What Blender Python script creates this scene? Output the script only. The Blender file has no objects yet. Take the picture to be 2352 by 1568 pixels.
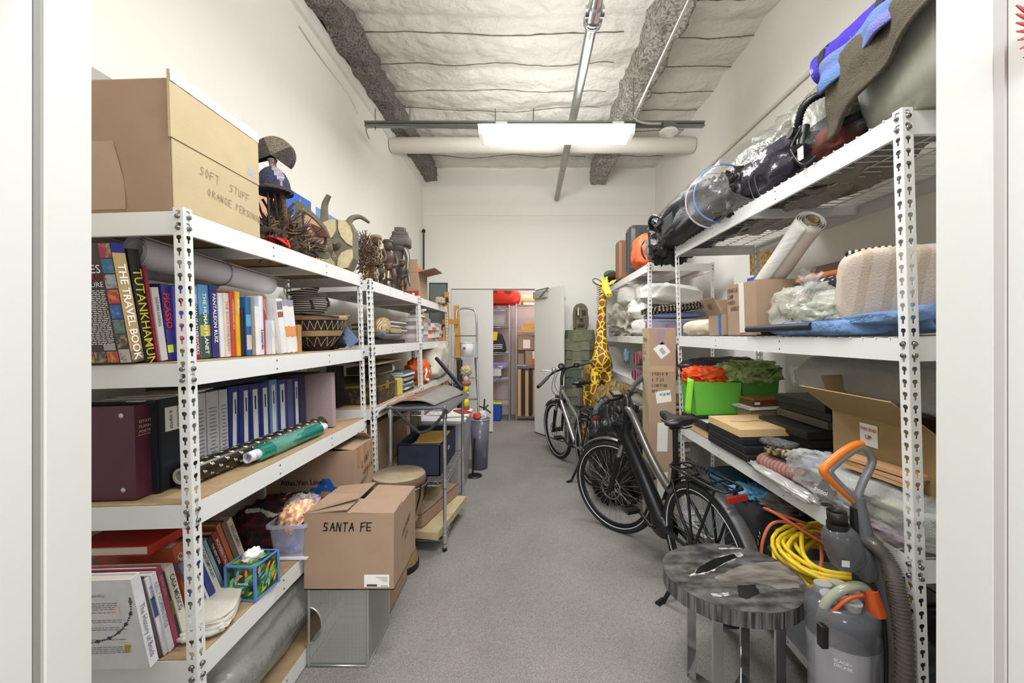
import bpy, math, random
from mathutils import Vector, Matrix, noise as mnoise
PI = math.pi
random.seed(7)
SC = bpy.context.scene
COL = SC.collection
# ---------------------------------------------------------------- camera
ZC = 1.467
cam_d = bpy.data.cameras.new('camera'); cam = bpy.data.objects.new('camera', cam_d); COL.objects.link(cam)
cam_d.sensor_width = 36; cam_d.lens = 14.005; cam_d.shift_x = -39/2352; cam_d.shift_y = -13/2352
cam_d.clip_start = 0.05; cam_d.clip_end = 50
cam.location = (0, 0, ZC); cam.rotation_euler = (PI/2, 0, 0)
SC.camera = cam
# ---------------------------------------------------------------- world, exposure
w = bpy.data.worlds.new('world'); SC.world = w; w.use_nodes = True
bg = w.node_tree.nodes['Background']; bg.inputs[0].default_value = (1.0, .995, .985, 1); bg.inputs[1].default_value = 0.8
SC.view_settings.view_transform = 'Standard'; SC.view_settings.look = 'None'
SC.view_settings.exposure = -0.11; SC.view_settings.gamma = 1; SC.view_settings.use_curve_mapping = False
def area(name, loc, sx, sy, power, rot=(0, 0, 0), col=(.965, .985, 1.0)):
    d = bpy.data.lights.new(name, 'AREA'); d.shape = 'RECTANGLE'; d.size = sx; d.size_y = sy; d.energy = power; d.color = col
    o = bpy.data.objects.new(name, d); COL.objects.link(o); o.location = loc; o.rotation_euler = rot
    return o
for yl, p in ((3.50, 1.0), (1.05, .62)):        # wraparound lamps: light leaves each one down, up and from both long sides
    lx = .235 if yl > 2 else .13
    area('ceiling_lamp_light', (lx, yl, 3.18), 1.2, .14, 44*p if yl > 2 else 38)
    area('ceiling_lamp_light', (lx, yl, 3.36), 1.2, .2, 6*p, (PI, 0, 0))
    area('ceiling_lamp_light', (lx, yl+.15, 3.23), 1.2, .09, 17*p, (PI/2, 0, 0))
    area('ceiling_lamp_light', (lx, yl-.15, 3.23), 1.2, .09, 10*p, (-PI/2, 0, 0))
area('frontal_fill_light', (-.05, -1.5, 2.3), 1.6, .6, 62, (math.radians(62), 0, 0))  # unseen area light added behind the camera as frontal fill
area('closet_lamp_light', (.3, 6.7, 2.9), .6, .3, 26, col=(1, .95, .93))

# ---------------------------------------------------------------- helpers
def lin(c):
    return tuple((x/255/12.92 if x/255 <= .04045 else ((x/255+.055)/1.055)**2.4) for x in c[:3])+(1,)
_mats = {}
def mat(name, col, rough=.6, metal=0, bump=None, pat=None, emis=0, alpha=1, trans=0, spec=None, var=None, sheen=0):
    """pat=(kind, scale(3), colour2, threshold): kind in noise, voro, stripex/y/z, rings, check, brick, pebble"""
    if name in _mats: return _mats[name]
    m = bpy.data.materials.new(name); _mats[name] = m; m.use_nodes = True
    nt = m.node_tree; n = nt.nodes; L = nt.links; b = n['Principled BSDF']
    c = lin(col); b.inputs['Base Color'].default_value = c
    b.inputs['Roughness'].default_value = rough; b.inputs['Metallic'].default_value = metal
    if spec is not None: b.inputs['Specular IOR Level'].default_value = spec
    if sheen: b.inputs['Sheen Weight'].default_value = sheen
    if trans: b.inputs['Transmission Weight'].default_value = trans
    tc = n.new('ShaderNodeTexCoord')
    def coords(s):
        mp = n.new('ShaderNodeMapping'); L.new(tc.outputs['Object'], mp.inputs[0])
        mp.inputs['Scale'].default_value = s if isinstance(s, (tuple, list)) else (s, s, s); return mp.outputs[0]
    cur = None
    if pat:
        kind, s, c2, th = pat[:4]
        fac = None
        if kind == 'noise':
            t = n.new('ShaderNodeTexNoise'); t.inputs['Detail'].default_value = 5; t.inputs['Scale'].default_value = 1; L.new(coords(s), t.inputs[0]); fac = t.outputs[0]
        elif kind == 'voro':
            t = n.new('ShaderNodeTexVoronoi'); t.inputs['Scale'].default_value = 1; L.new(coords(s), t.inputs['Vector']); fac = t.outputs['Distance']
        elif kind == 'pebble':
            t = n.new('ShaderNodeTexVoronoi'); t.feature = 'DISTANCE_TO_EDGE'; t.inputs['Scale'].default_value = 1; L.new(coords(s), t.inputs['Vector']); fac = t.outputs['Distance']
        elif kind.startswith('stripe'):
            t = n.new('ShaderNodeTexWave'); t.bands_direction = kind[-1].upper(); t.inputs['Scale'].default_value = 1; t.inputs['Distortion'].default_value = pat[4] if len(pat) > 4 else 0
            L.new(coords(s), t.inputs[0]); fac = t.outputs['Fac']
        elif kind == 'rings':
            t = n.new('ShaderNodeTexWave'); t.wave_type = 'RINGS'; t.rings_direction = 'SPHERICAL'; t.inputs['Scale'].default_value = 1; L.new(coords(s), t.inputs[0]); fac = t.outputs['Fac']
        elif kind == 'check':
            t = n.new('ShaderNodeTexChecker'); t.inputs['Scale'].default_value = 1; L.new(coords(s), t.inputs[0]); fac = t.outputs['Fac']
        elif kind == 'brick':
            t = n.new('ShaderNodeTexBrick'); t.inputs['Scale'].default_value = 1; L.new(coords(s), t.inputs[0]); fac = t.outputs['Fac']
        r = n.new('ShaderNodeValToRGB'); L.new(fac, r.inputs[0])
        e = r.color_ramp.elements; soft = .02 if kind != 'noise' else .12
        e[0].position = max(0, th-soft); e[1].position = min(1, th+soft)
        e[0].color = c; e[1].color = lin(c2); cur = r.outputs[0]
    if var:                                             # (scale, amount): soft mottling of the surface colour
        t = n.new('ShaderNodeTexNoise'); t.inputs['Scale'].default_value = var[0]; t.inputs['Detail'].default_value = 6; L.new(tc.outputs['Object'], t.inputs[0])
        mr = n.new('ShaderNodeMapRange'); mr.inputs[1].default_value = .3; mr.inputs[2].default_value = .7; mr.inputs[3].default_value = 1-var[1]; mr.inputs[4].default_value = 1+var[1]
        L.new(t.outputs[0], mr.inputs[0])
        mx = n.new('ShaderNodeVectorMath'); mx.operation = 'SCALE'
        if cur: L.new(cur, mx.inputs[0])
        else: mx.inputs[0].default_value = c[:3]
        L.new(mr.outputs[0], mx.inputs['Scale']); cur = mx.outputs[0]
    if cur: L.new(cur, b.inputs['Base Color'])
    if bump:
        t = n.new('ShaderNodeTexNoise'); t.inputs['Scale'].default_value = 1; t.inputs['Detail'].default_value = 5; L.new(coords(bump[0]), t.inputs[0])
        bp = n.new('ShaderNodeBump'); bp.inputs['Strength'].default_value = bump[1]; bp.inputs['Distance'].default_value = bump[2] if len(bump) > 2 else .01
        L.new(t.outputs[0], bp.inputs['Height']); L.new(bp.outputs[0], b.inputs['Normal'])
    if emis:
        b.inputs['Emission Color'].default_value = c; b.inputs['Emission Strength'].default_value = emis
    if alpha < 1: b.inputs['Alpha'].default_value = alpha
    return m
def film(name, col=(235, 238, 240), dens=.13, rough=.12):     # clear crinkled plastic film
    if name in _mats: return _mats[name]
    m = bpy.data.materials.new(name); _mats[name] = m; m.use_nodes = True
    nt = m.node_tree; n = nt.nodes; L = nt.links; n.remove(n['Principled BSDF']); out = n['Material Output']
    tr = n.new('ShaderNodeBsdfTransparent'); pr = n.new('ShaderNodeBsdfPrincipled'); mx = n.new('ShaderNodeMixShader')
    pr.inputs['Base Color'].default_value = lin(col); pr.inputs['Roughness'].default_value = rough
    lw = n.new('ShaderNodeLayerWeight'); lw.inputs[0].default_value = .35
    mr = n.new('ShaderNodeMapRange'); mr.inputs[3].default_value = dens; mr.inputs[4].default_value = min(1, dens*1.6+.16)
    t = n.new('ShaderNodeTexNoise'); t.inputs['Scale'].default_value = 11; t.inputs['Detail'].default_value = 4
    t.inputs['Distortion'].default_value = 1.5
    tc = n.new('ShaderNodeTexCoord'); L.new(tc.outputs['Object'], t.inputs[0])
    bp = n.new('ShaderNodeBump'); bp.inputs['Strength'].default_value = .7; bp.inputs['Distance'].default_value = .02
    L.new(t.outputs[0], bp.inputs['Height']); L.new(bp.outputs[0], pr.inputs['Normal']); L.new(bp.outputs[0], lw.inputs[1])
    L.new(lw.outputs['Facing'], mr.inputs[0]); L.new(mr.outputs[0], mx.inputs[0]); L.new(tr.outputs[0], mx.inputs[1]); L.new(pr.outputs[0], mx.inputs[2])
    L.new(mx.outputs[0], out.inputs[0]); return m

XF = [Matrix.Identity(4)]          # the slight lean of the shelving unit now being filled
BASE = {}
class MB:
    def __init__(s, fr=None): s.v = []; s.f = []; s.m = []; s.fr = fr or Matrix.Identity(4); s.mi = 0; s.sm = []
    def add(s, vs, fs, smooth=False):
        o = len(s.v); s.v += [s.fr @ Vector(p) for p in vs]; s.f += [[i+o for i in f] for f in fs]; s.m += [s.mi]*len(fs); s.sm += [smooth]*len(fs); return s
    def box(s, x0, x1, y0, y1, z0, z1):
        vs = [(x, y, z) for z in (z0, z1) for y in (y0, y1) for x in (x0, x1)]
        return s.add(vs, [(0, 2, 3, 1), (4, 5, 7, 6), (0, 1, 5, 4), (2, 6, 7, 3), (0, 4, 6, 2), (1, 3, 7, 5)])
    def ob(s, fr, sx, sy, sz):
        k = s.fr; s.fr = k @ fr; s.box(-sx/2, sx/2, -sy/2, sy/2, -sz/2, sz/2); s.fr = k; return s
    def tube(s, pts, r, n=8, closed=False, cap=True):
        pts = [Vector(p) for p in pts]; N = len(pts); vs = []; fs = []; up = None
        for i, p in enumerate(pts):
            a = pts[i-1] if (i or closed) else p; b = pts[(i+1) % N] if (i < N-1 or closed) else p
            t = (b-a).normalized() if (b-a).length > 1e-9 else Vector((0, 0, 1))
            if up is None: up = t.orthogonal().normalized()
            up = (up-t*up.dot(t)); up = up.normalized() if up.length > 1e-6 else t.orthogonal().normalized()
            q = t.cross(up); rr = r[i] if isinstance(r, (list, tuple)) else r
            for k in range(n):
                an = 2*PI*k/n; vs.append(p+(up*math.cos(an)+q*math.sin(an))*rr)
        for i in range(N if closed else N-1):
            j = (i+1) % N
            for k in range(n): fs.append((i*n+k, i*n+(k+1) % n, j*n+(k+1) % n, j*n+k))
        s.add(vs, fs, True)
        if cap and not closed:
            s.add(vs[:n], [tuple(reversed(range(n)))]); s.add(vs[-n:], [tuple(range(n))])
        return s
    def cyl(s, a, b, r, n=16, r2=None): return s.tube([a, b], [r, r if r2 is None else r2], n)
    def lathe(s, prof, c=(0, 0, 0), n=28, ax=None, cap=False):
        k = s.fr; s.fr = k @ Matrix.Translation(c) @ (ax.to_4x4() if ax else Matrix.Identity(4)); vs = []; fs = []
        for r, z in prof:
            for i in range(n): vs.append((r*math.cos(2*PI*i/n), r*math.sin(2*PI*i/n), z))
        for j in range(len(prof)-1):
            for i in range(n): fs.append((j*n+i, j*n+(i+1) % n, (j+1)*n+(i+1) % n, (j+1)*n+i))
        s.add(vs, fs, True); s.fr = k; return s
    def surf(s, fn, nu, nv, cu=False, smooth=True):
        vs = [fn(i/(nu if cu else nu-1), j/(nv-1)) for j in range(nv) for i in range(nu)]; fs = []
        for j in range(nv-1):
            for i in range(nu if cu else nu-1): fs.append((j*nu+i, j*nu+(i+1) % nu, (j+1)*nu+(i+1) % nu, (j+1)*nu+i))
        return s.add(vs, fs, smooth)
    def blob(s, c, r, e=1.0, amp=0, fq=3, seed=0, nu=28, nv=18, fr=None):
        """rounded lump; e<1 is squarer; amp wrinkles the surface (ridged, like cloth or film)"""
        k = s.fr; s.fr = k @ Matrix.Translation(c) @ (fr or Matrix.Identity(4)); sg = lambda a: math.copysign(abs(a)**e, a)
        def fn(u, v):
            th = 2*PI*u; ph = -PI/2+PI*v
            x = sg(math.cos(ph))*sg(math.cos(th)); y = sg(math.cos(ph))*sg(math.sin(th)); z = sg(math.sin(ph))
            d = 1
            if amp:
                q = Vector((x*fq+seed*7.3, y*fq+seed, z*fq-seed*3)); d = 1+amp*(1-2*abs(mnoise.noise(q))*1.6)+amp*.4*mnoise.noise(q*3)
            return (x*r[0]*d, y*r[1]*d, z*r[2]*d)
        s.surf(fn, nu, nv, True); s.fr = k; return s
    def prism(s, pts, y0, y1, pl='xz'):
        n = len(pts); f = {'xz': lambda p, y: (p[0], y, p[1]), 'xy': lambda p, y: (p[0], p[1], y), 'yz': lambda p, y: (y, p[0], p[1])}[pl]
        vs = [f(p, y0) for p in pts]+[f(p, y1) for p in pts]
        return s.add(vs, [tuple(range(n)), tuple(range(2*n-1, n-1, -1))]+[(i, i+n, (i+1) % n+n, (i+1) % n) for i in range(n)])
    def quad(s, a, b, c, d): return s.add([a, b, c, d], [(0, 1, 2, 3)])
    def text(s, body, o, right, up, size, bold=0):
        """printed text lying on a surface; o = lower left"""
        key = (body, bold)
        if key not in _txt:
            cu = bpy.data.curves.new('t', 'FONT'); cu.body = body; cu.size = 1; cu.offset = bold; cu.resolution_u = 2
            t = bpy.data.objects.new('t', cu); COL.objects.link(t); dg = bpy.context.evaluated_depsgraph_get(); me = t.evaluated_get(dg).to_mesh()
            _txt[key] = ([tuple(v.co) for v in me.vertices], [tuple(p.vertices) for p in me.polygons]); bpy.data.objects.remove(t); bpy.data.curves.remove(cu)
        vs, fs = _txt[key]; o = Vector(o); r = Vector(right).normalized()*size; u = Vector(up).normalized()*size; nn = r.cross(u).normalized()*.0012
        return s.add([o+r*v[0]+u*v[1]+nn for v in vs], fs)
    def scrawl(s, body, o, right, up, size, w=.004, seed=1):
        """hand lettering in marker strokes"""
        rd = random.Random(seed); o = Vector(o); r = Vector(right).normalized(); u = Vector(up).normalized(); nn = r.cross(u).normalized(); x = 0
        for ch in body:
            for st in GLY.get(ch.upper(), ()):
                P = [o+r*((x+a+.12*b+rd.uniform(-.04, .04))*size*.75)+u*((b+rd.uniform(-.05, .05))*size)+nn*.0012 for a, b in st]
                for p, q in zip(P, P[1:]):
                    d = (q-p).normalized(); e = d.cross(nn)*w/2; s.add([p-e-d*w*.3, p+e-d*w*.3, q+e+d*w*.3, q-e+d*w*.3], [(0, 1, 2, 3)])
            x += 1.0+rd.uniform(-.05, .1)
        return s
    def build(s, name, mats, parent=None, loc=None, mod=None, label=None, solid=0, bev=0, sub=0, pre=True):
        if not isinstance(mats, (list, tuple)): mats = [mats]
        if parent is not None: base = BASE[parent.name]
        elif loc is not None: base = Vector(loc)
        else:
            xs = [v.x for v in s.v]; ys = [v.y for v in s.v]; base = Vector(((min(xs)+max(xs))/2, (min(ys)+max(ys))/2, min(v.z for v in s.v)))
        me = bpy.data.meshes.new(name); me.from_pydata([tuple(v-base) for v in s.v], [], s.f)
        for m in mats: me.materials.append(m)
        me.polygons.foreach_set('material_index', s.m); me.polygons.foreach_set('use_smooth', s.sm); me.update()
        o = bpy.data.objects.new(name, me); COL.objects.link(o)
        if parent is not None: o.parent = parent
        else: o.matrix_world = XF[0] @ Matrix.Translation(base)
        BASE[o.name] = base
        if bev: q = o.modifiers.new('b', 'BEVEL'); q.width = bev; q.segments = 2; q.limit_method = 'ANGLE'
        if solid: q = o.modifiers.new('s', 'SOLIDIFY'); q.thickness = solid; q.offset = 0
        if sub: q = o.modifiers.new('u', 'SUBSURF'); q.levels = q.render_levels = sub
        if label: o['label'] = label
        return o
_txt = {}
GLY = {'A': [[(0, 0), (.4, 1), (.75, 0)], [(.15, .4), (.65, .42)]], 'B': [[(0, 0), (0, 1), (.5, .8), (.1, .5), (.6, .25), (0, 0)]], 'C': [[(.7, .85), (.2, 1), (0, .4), (.3, 0), (.7, .15)]],
 'D': [[(0, 0), (0, 1), (.6, .7), (.55, .2), (0, 0)]], 'E': [[(.7, 1), (0, 1), (0, 0), (.7, 0)], [(0, .5), (.6, .5)]], 'F': [[(.7, 1), (0, .95), (0, 0)], [(0, .5), (.6, .55)]], 'G': [[(.7, .85), (.2, 1), (0, .4), (.3, 0), (.7, .1), (.7, .45), (.4, .45)]],
 'H': [[(0, 0), (0, 1)], [(.6, 0), (.6, 1)], [(0, .5), (.6, .5)]], 'I': [[(.3, 0), (.3, 1)]], 'K': [[(0, 0), (0, 1)], [(.6, 1), (0, .45), (.65, 0)]], 'L': [[(0, 1), (0, 0), (.6, 0)]], 'M': [[(0, 0), (.1, 1), (.4, .3), (.7, 1), (.8, 0)]],
 'N': [[(0, 0), (.05, 1), (.6, 0), (.65, 1)]], 'O': [[(.3, 1), (0, .5), (.3, 0), (.65, .5), (.3, 1)]], 'P': [[(0, 0), (0, 1), (.6, .8), (.1, .5)]], 'R': [[(0, 0), (0, 1), (.6, .75), (.1, .5), (.65, 0)]],
 'S': [[(.65, .9), (.2, .95), (.1, .6), (.55, .4), (.5, .05), (0, .05)]], 'T': [[(0, 1), (.75, .95)], [(.38, 1), (.35, 0)]], 'U': [[(0, 1), (.05, .1), (.5, 0), (.6, 1)]], 'V': [[(0, 1), (.3, 0), (.65, 1)]], 'W': [[(0, 1), (.2, 0), (.4, .7), (.6, 0), (.8, 1)]],
 'X': [[(0, 0), (.6, 1)], [(0, 1), (.6, 0)]], 'Y': [[(0, 1), (.3, .5), (.6, 1)], [(.3, .5), (.3, 0)]], 'Z': [[(0, 1), (.6, 1), (0, 0), (.65, 0)]], '2': [[(0, .85), (.4, 1), (.5, .6), (0, 0), (.6, .05)]], '3': [[(0, .95), (.5, .85), (.15, .5), (.55, .25), (0, 0)]], '4': [[(.5, 0), (.5, 1), (0, .4), (.7, .4)]],
 '7': [[(0, .95), (.6, 1), (.2, 0)]], '8': [[(.3, .5), (.05, .8), (.35, 1), (.5, .75), (.05, .2), (.3, 0), (.6, .2), (.3, .5)]], '-': [[(.1, .45), (.5, .45)]], '.': [[(.1, 0), (.15, .06)]], ',': [[(.1, .1), (.05, -.1)]], "'": [[(.1, 1), (.05, .8)]], '#': [[(.1, 0), (.25, 1)], [(.4, 0), (.55, 1)], [(0, .3), (.6, .3)], [(0, .7), (.65, .7)]]}
def tag(o, label, cat, group=None, kind=None):
    o['label'] = label; o['category'] = cat
    if group: o['group'] = group
    if kind: o['kind'] = kind
    return o
def T(name, label, cat, loc, group=None):
    o = bpy.data.objects.new(name, None); COL.objects.link(o); o.empty_display_size = .05
    o.matrix_world = XF[0] @ Matrix.Translation(loc); BASE[o.name] = Vector(loc); return tag(o, label, cat, group)
def S(mb, name, mats, label, cat, group=None, kind=None, **k): return tag(mb.build(name, mats, **k), label, cat, group, kind)
def struct(mb, name, mats, **k): o = mb.build(name, mats, **k); o['kind'] = 'structure'; return o
def P(px, py, k): return Vector(((px-1215)*k, 915*k, ZC-(py-771)*k))      # photo pixel at depth 915*k
def FR(loc, rx=0, ry=0, rz=0): return Matrix.Translation(loc) @ Matrix.Rotation(rz, 4, 'Z') @ Matrix.Rotation(ry, 4, 'Y') @ Matrix.Rotation(rx, 4, 'X')
def D(a): return math.radians(a)
def bez(pts, n=8):                                                       # smooth curve through points
    P_ = [Vector(p) for p in pts]; out = []
    for i in range(len(P_)-1):
        a = P_[max(i-1, 0)]; b = P_[i]; c = P_[i+1]; d = P_[min(i+2, len(P_)-1)]
        for j in range(n):
            t = j/n; out.append(.5*((2*b)+(c-a)*t+(2*a-5*b+4*c-d)*t*t+(-a+3*b-3*c+d)*t**3))
    return out+[P_[-1]]
# shared materials
WHITE = mat('white_paint', (240, 238, 230), .75, bump=(60, .04))
METAL_W = mat('white_powder_coat', (232, 232, 230), .38)
BOARD = mat('particle_board', (172, 146, 112), .8, var=(30, .1), bump=(200, .1))
CHROME = mat('chrome', (200, 200, 204), .18, 1)
STEEL = mat('dull_steel', (140, 140, 138), .35, 1)
BLACK = mat('black_plastic', (22, 22, 24), .4)
BLACKM = mat('matte_black', (30, 30, 32), .75)
CARD = mat('cardboard', (164, 137, 114), .85, var=(9, .05), bump=((4, 300, 4), .06))
CARDD = mat('cardboard_inner', (146, 120, 90), .85, var=(9, .06))
TAPE = mat('packing_tape', (196, 168, 130), .22)
TAPEW = mat('clear_tape_white', (226, 220, 208), .25)
INK = mat('marker_ink', (40, 34, 32), .7)
INKL = mat('faint_pen', (146, 128, 102), .7)
PAPER = mat('paper', (238, 236, 230), .8)
PAGES = mat('book_pages', (226, 218, 200), .85, pat=('stripey', (0, 900, 0), (205, 198, 182), .5))
RED = mat('red_ink', (190, 30, 34), .6)
# ================================================================ the room
CARPET = mat('grey_carpet', (158, 154, 148), .95, pat=('noise', 330, (116, 112, 107), .5), var=(2.2, .10), bump=(420, .5, .004))
struct(MB().box(-1.75, 2.05, -1.6, 8.2, -.08, 0), 'floor', CARPET)
WL, WR, YB = -1.606, 1.917, 6.05
struct(MB().box(WL-.12, WL, .64, YB+.1, 0, 4.6), 'wall_left', WHITE)
struct(MB().box(WR, WR+.12, .64, YB+.1, 0, 4.6), 'wall_right', WHITE)
# back wall with the door opening
DL, DM, DR, DH = -1.18, -.545, .086, 2.17
mb = MB(); mb.box(WL, DL, YB, YB+.12, 0, 4.6); mb.box(DR, WR, YB, YB+.12, 0, 4.6); mb.box(DL, DR, YB, YB+.12, DH, 4.6)
struct(mb, 'wall_back', WHITE)
struct(MB().box(WL, WR, YB-.012, YB, 3.29, 3.305), 'trim_1', WHITE)
# near wall around the doorway the camera stands in
mb = MB(); mb.box(WL-.12, -.80, .64, .72, 0, 4.6); mb.box(.745, WR+.12, .64, .72, 0, 4.6); mb.box(-.80, .745, .64, .72, 2.3, 4.6)
struct(mb, 'wall_front', WHITE)
STRIP = mat('gap_grey', (150, 148, 146), .6)
struct(MB().box(-.81, -.797, .641, .650, 0, 2.3), 'trim_10', STRIP)
struct(MB().box(.739, .745, .619, .634, 0, 2.3), 'trim_11', mat('strip_pale', (196, 192, 186), .6))
JAMB = mat('jamb_paint', (224, 222, 216), .5)
struct(MB().box(-.80, -.793, .655, .722, 0, 2.3), 'trim_2', JAMB)
struct(MB().box(.738, .745, .634, .722, 0, 2.3), 'trim_3', JAMB)
mb = MB(); mb.box(-.84, -.797, -.12, .640, 0.01, 2.2); struct(mb, 'door_1', JAMB, bev=.002)
mb = MB(); mb.box(.742, .79, -.12, .618, 0.01, 2.2); struct(mb, 'door_2', JAMB, bev=.002)
# baseboards
GREYB = mat('rubber_base', (120, 118, 114), .6)
struct(MB().box(DR, WR, YB-.012, YB, 0, .1), 'baseboard_back', GREYB)
# ceiling: sagging white insulation facing between seams
INS = mat('insulation_facing', (226, 223, 215), .5, var=(2.5, .05), bump=(6, 1, .07))
def ceil(u, v):
    x = WL+(WR-WL)*u; y = .72+(YB-.72)*v
    s1 = abs(math.sin(PI*(y*1.55+.12*mnoise.noise(Vector((x*1.1, y, 0))))))
    z = 4.08-.05*s1**.45-.03*mnoise.noise(Vector((x*2.2, y*5, 1)))-.02*(1-abs(mnoise.noise(Vector((x*5, y*2.2, 3)))))
    return (x, y, z)
mb = MB(); mb.surf(ceil, 90, 200); struct(mb, 'ceiling', INS)
SEAM = mat('seam_dark', (120, 112, 98), .8)
mb = MB()
for i in range(15):
    y = .3+i/2.6
    if y > .8 and y < 6:
        for x0, x1 in ((WL, .8), (1.15, WR)):
            pts = []
            for t in range(31):
                xx = x0+(x1-x0)*t/30; yy = y-.12/1.55*mnoise.noise(Vector((xx*1.1, y, 0))); pts.append((xx, yy, ceil((xx-WL)/(WR-WL), (yy-.72)/(YB-.72))[2]-.004))
            mb.tube(pts, [.0035+.004*abs(mnoise.noise(Vector((t*.5, i*3, 0)))) for t in range(31)], 5)
struct(mb, 'trim_4', SEAM)
struct(MB().box(WL-.1, WR+.1, .64, YB+.1, 4.2, 4.3), 'trim_5', WHITE)
# fireproofed beams
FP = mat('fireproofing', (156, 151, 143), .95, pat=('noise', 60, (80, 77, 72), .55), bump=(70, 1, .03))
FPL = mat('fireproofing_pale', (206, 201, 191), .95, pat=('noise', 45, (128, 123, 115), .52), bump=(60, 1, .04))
def rough_beam(x0, x1, z0, z1, y0, y1, amp, seed):
    mb = MB(); prof = []
    for a, b in (((x0, z1), (x0, z0)), ((x0, z0), (x1, z0)), ((x1, z0), (x1, z1))):
        for i in range(8): prof.append((a[0]+(b[0]-a[0])*i/8, a[1]+(b[1]-a[1])*i/8))
    prof.append((x1, z1)); n = len(prof)
    def fn(u, v):
        p = prof[min(n-1, int(round(u*(n-1))))]; y = y0+(y1-y0)*v
        return (p[0]+amp*mnoise.noise(Vector((p[0]*9+seed, y*9, p[1]*9))), y, p[1]+amp*mnoise.noise(Vector((p[0]*9, y*9+seed, p[1]*9+5))))
    mb.surf(fn, n, 150); return mb
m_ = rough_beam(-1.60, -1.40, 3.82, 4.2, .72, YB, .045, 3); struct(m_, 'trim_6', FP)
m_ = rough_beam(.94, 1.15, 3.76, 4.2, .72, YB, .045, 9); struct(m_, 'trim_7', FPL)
struct(MB().box(WL, WL+.035, .72, YB, 3.72, 3.83), 'trim_8', WHITE)
# right wall: pipe along the wall
PIPEW = mat('white_pipe', (226, 222, 212), .45)
S(MB().cyl((WR-.02, .75, 3.25), (WR-.02, YB, 3.25), .014, 10), 'wall_conduit', PIPEW, 'thin white conduit running along the right wall above the shelving', 'pipe')
# ---- services under the ceiling
c0 = P(893, 335, .00505); c1 = P(1607, 338, .00505)
mb = MB(); mb.tube([(WL+.01, c0.y, 3.675), (WR-.01, c0.y, 3.675)], .088, 24)
S(mb, 'round_duct', mat('duct_wrap', (214, 209, 198), .6, bump=(25, .3)), 'fat white wrapped duct running across the room under the ceiling', 'duct')
t = T('sprinkler_pipe', 'large galvanized pipe running away down the middle under the ceiling', 'pipe', (.42, 1, 3.54))
GALV = mat('galvanized', (150, 148, 142), .3, .9, var=(12, .15))
MB().cyl((.42, 2.62, 3.54), (.42, YB, 3.54), .038, 18).build('pipe_run', GALV, t)
mb = MB(); mb.cyl((.42, 2.5, 3.54), (.42, 2.64, 3.54), .05, 18); mb.cyl((.40, 2.56, 3.54), (.40, 2.56, 3.98), .012, 8); mb.lathe([(.05, 0), (.05, .02), (.062, .02), (.062, .05), (.05, .05)], (.42, 2.66, 3.54), ax=Matrix.Rotation(PI/2, 3, 'X'))
mb.cyl((.42, .8, 3.54), (.42, 2.5, 3.54), .038, 18); mb.cyl((.36, 2.55, 3.54), (.48, 2.55, 3.54), .035, 12); mb.build('coupling', CHROME, t)
t = T('strut_channel', 'slotted steel strut hung on rods, carrying the lamp and smoke detector', 'strut', (.04, 3.55, 3.35))
mb = MB()
for z in (3.335, 3.365): mb.box(-1.46, 1.56, 3.53, 3.57, z-.009, z+.009)
mb.box(-1.46, 1.56, 3.545, 3.555, 3.33, 3.37); mb.build('channel', STEEL, t)
for x in (-1.37, -1.06, -.30, .04, .93): MB().cyl((x, 3.55, 3.30), (x, 3.55, 3.49 if x < .5 else 3.78), .005, 6).build('rod', STEEL, t)
# wraparound ceiling lamp
t = T('ceiling_lamp', 'bright long wraparound fluorescent lamp hanging from the strut', 'lamp', (.04, 3.5, 3.22))
mb = MB(); mb.box(-.29, -.19, 3.47, 3.56, 3.27, 3.335); mb.box(.73, .83, 3.47, 3.56, 3.27, 3.335); mb.box(-.44, .91, 3.40, 3.60, 3.262, 3.277); mb.build('housing', METAL_W, t)
def lens(x0, x1, yc, z0, z1):
    pr = [(-.13, z1), (-.125, z0+.02), (-.095, z0), (.095, z0), (.125, z0+.02), (.13, z1)]
    mb = MB(); n = len(pr); vs = [(x0+.0*(i), yc+p[0], p[1]) for i, p in enumerate(pr)]+[(x1, yc+p[0], p[1]) for p in pr]
    mb.add(vs, [(i, i+1, i+1+n, i+n) for i in range(n-1)]+[tuple(range(n)), tuple(range(2*n-1, n-1, -1))]); return mb
EM = mat('lamp_diffuser', (255, 250, 240), .4, emis=3.2)
lens(-.40, .87, 3.5, 3.192, 3.262).build('diffuser', EM, t)
ENDC = mat('lamp_end', (245, 242, 232), .4, emis=.5)
for xa, xb in ((-.43, -.40), (.87, .90)): MB().prism([(3.37, 3.262), (3.385, 3.202), (3.40, 3.190), (3.60, 3.190), (3.615, 3.202), (3.63, 3.262)], xa, xb, 'yz').build('end_cap', ENDC, t)
# second fixture over the doorway
t = T('ceiling_lamp', 'bright wraparound lamp over the near doorway', 'lamp', (.04, 1.05, 3.22))
MB().box(-.55, .80, .95, 1.15, 3.285, 3.30).build('housing', METAL_W, t); lens(-.53, .79, 1.05, 3.215, 3.285).build('diffuser', EM, t)
# thin conduit, detector
S(MB().tube(bez([(.91, .8, 3.375), (.91, 2.4, 3.375), (.915, 3.35, 3.375), (.93, 3.48, 3.36), (1.02, 3.5, 3.335), (1.16, 3.5, 3.33)], 6), .011, 8), 'electrical_conduit', mat('conduit', (205, 205, 200), .3, .6), 'thin bright conduit bending over to the smoke detector', 'pipe')
t = T('smoke_detector', 'round white smoke detector under the right end of the strut', 'smoke detector', (1.225, 3.5, 3.22))
MB().box(1.17, 1.28, 3.46, 3.56, 3.27, 3.335).build('mounting_box', STEEL, t)
mb = MB(); mb.lathe([(0, 0), (.02, 0), (.03, .012), (.045, .016), (.05, .03), (.078, .036), (.08, .055), (.07, .065), (0, .066)], (1.225, 3.5, 3.205), 28); mb.build('sensor', PIPEW, t)
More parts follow.
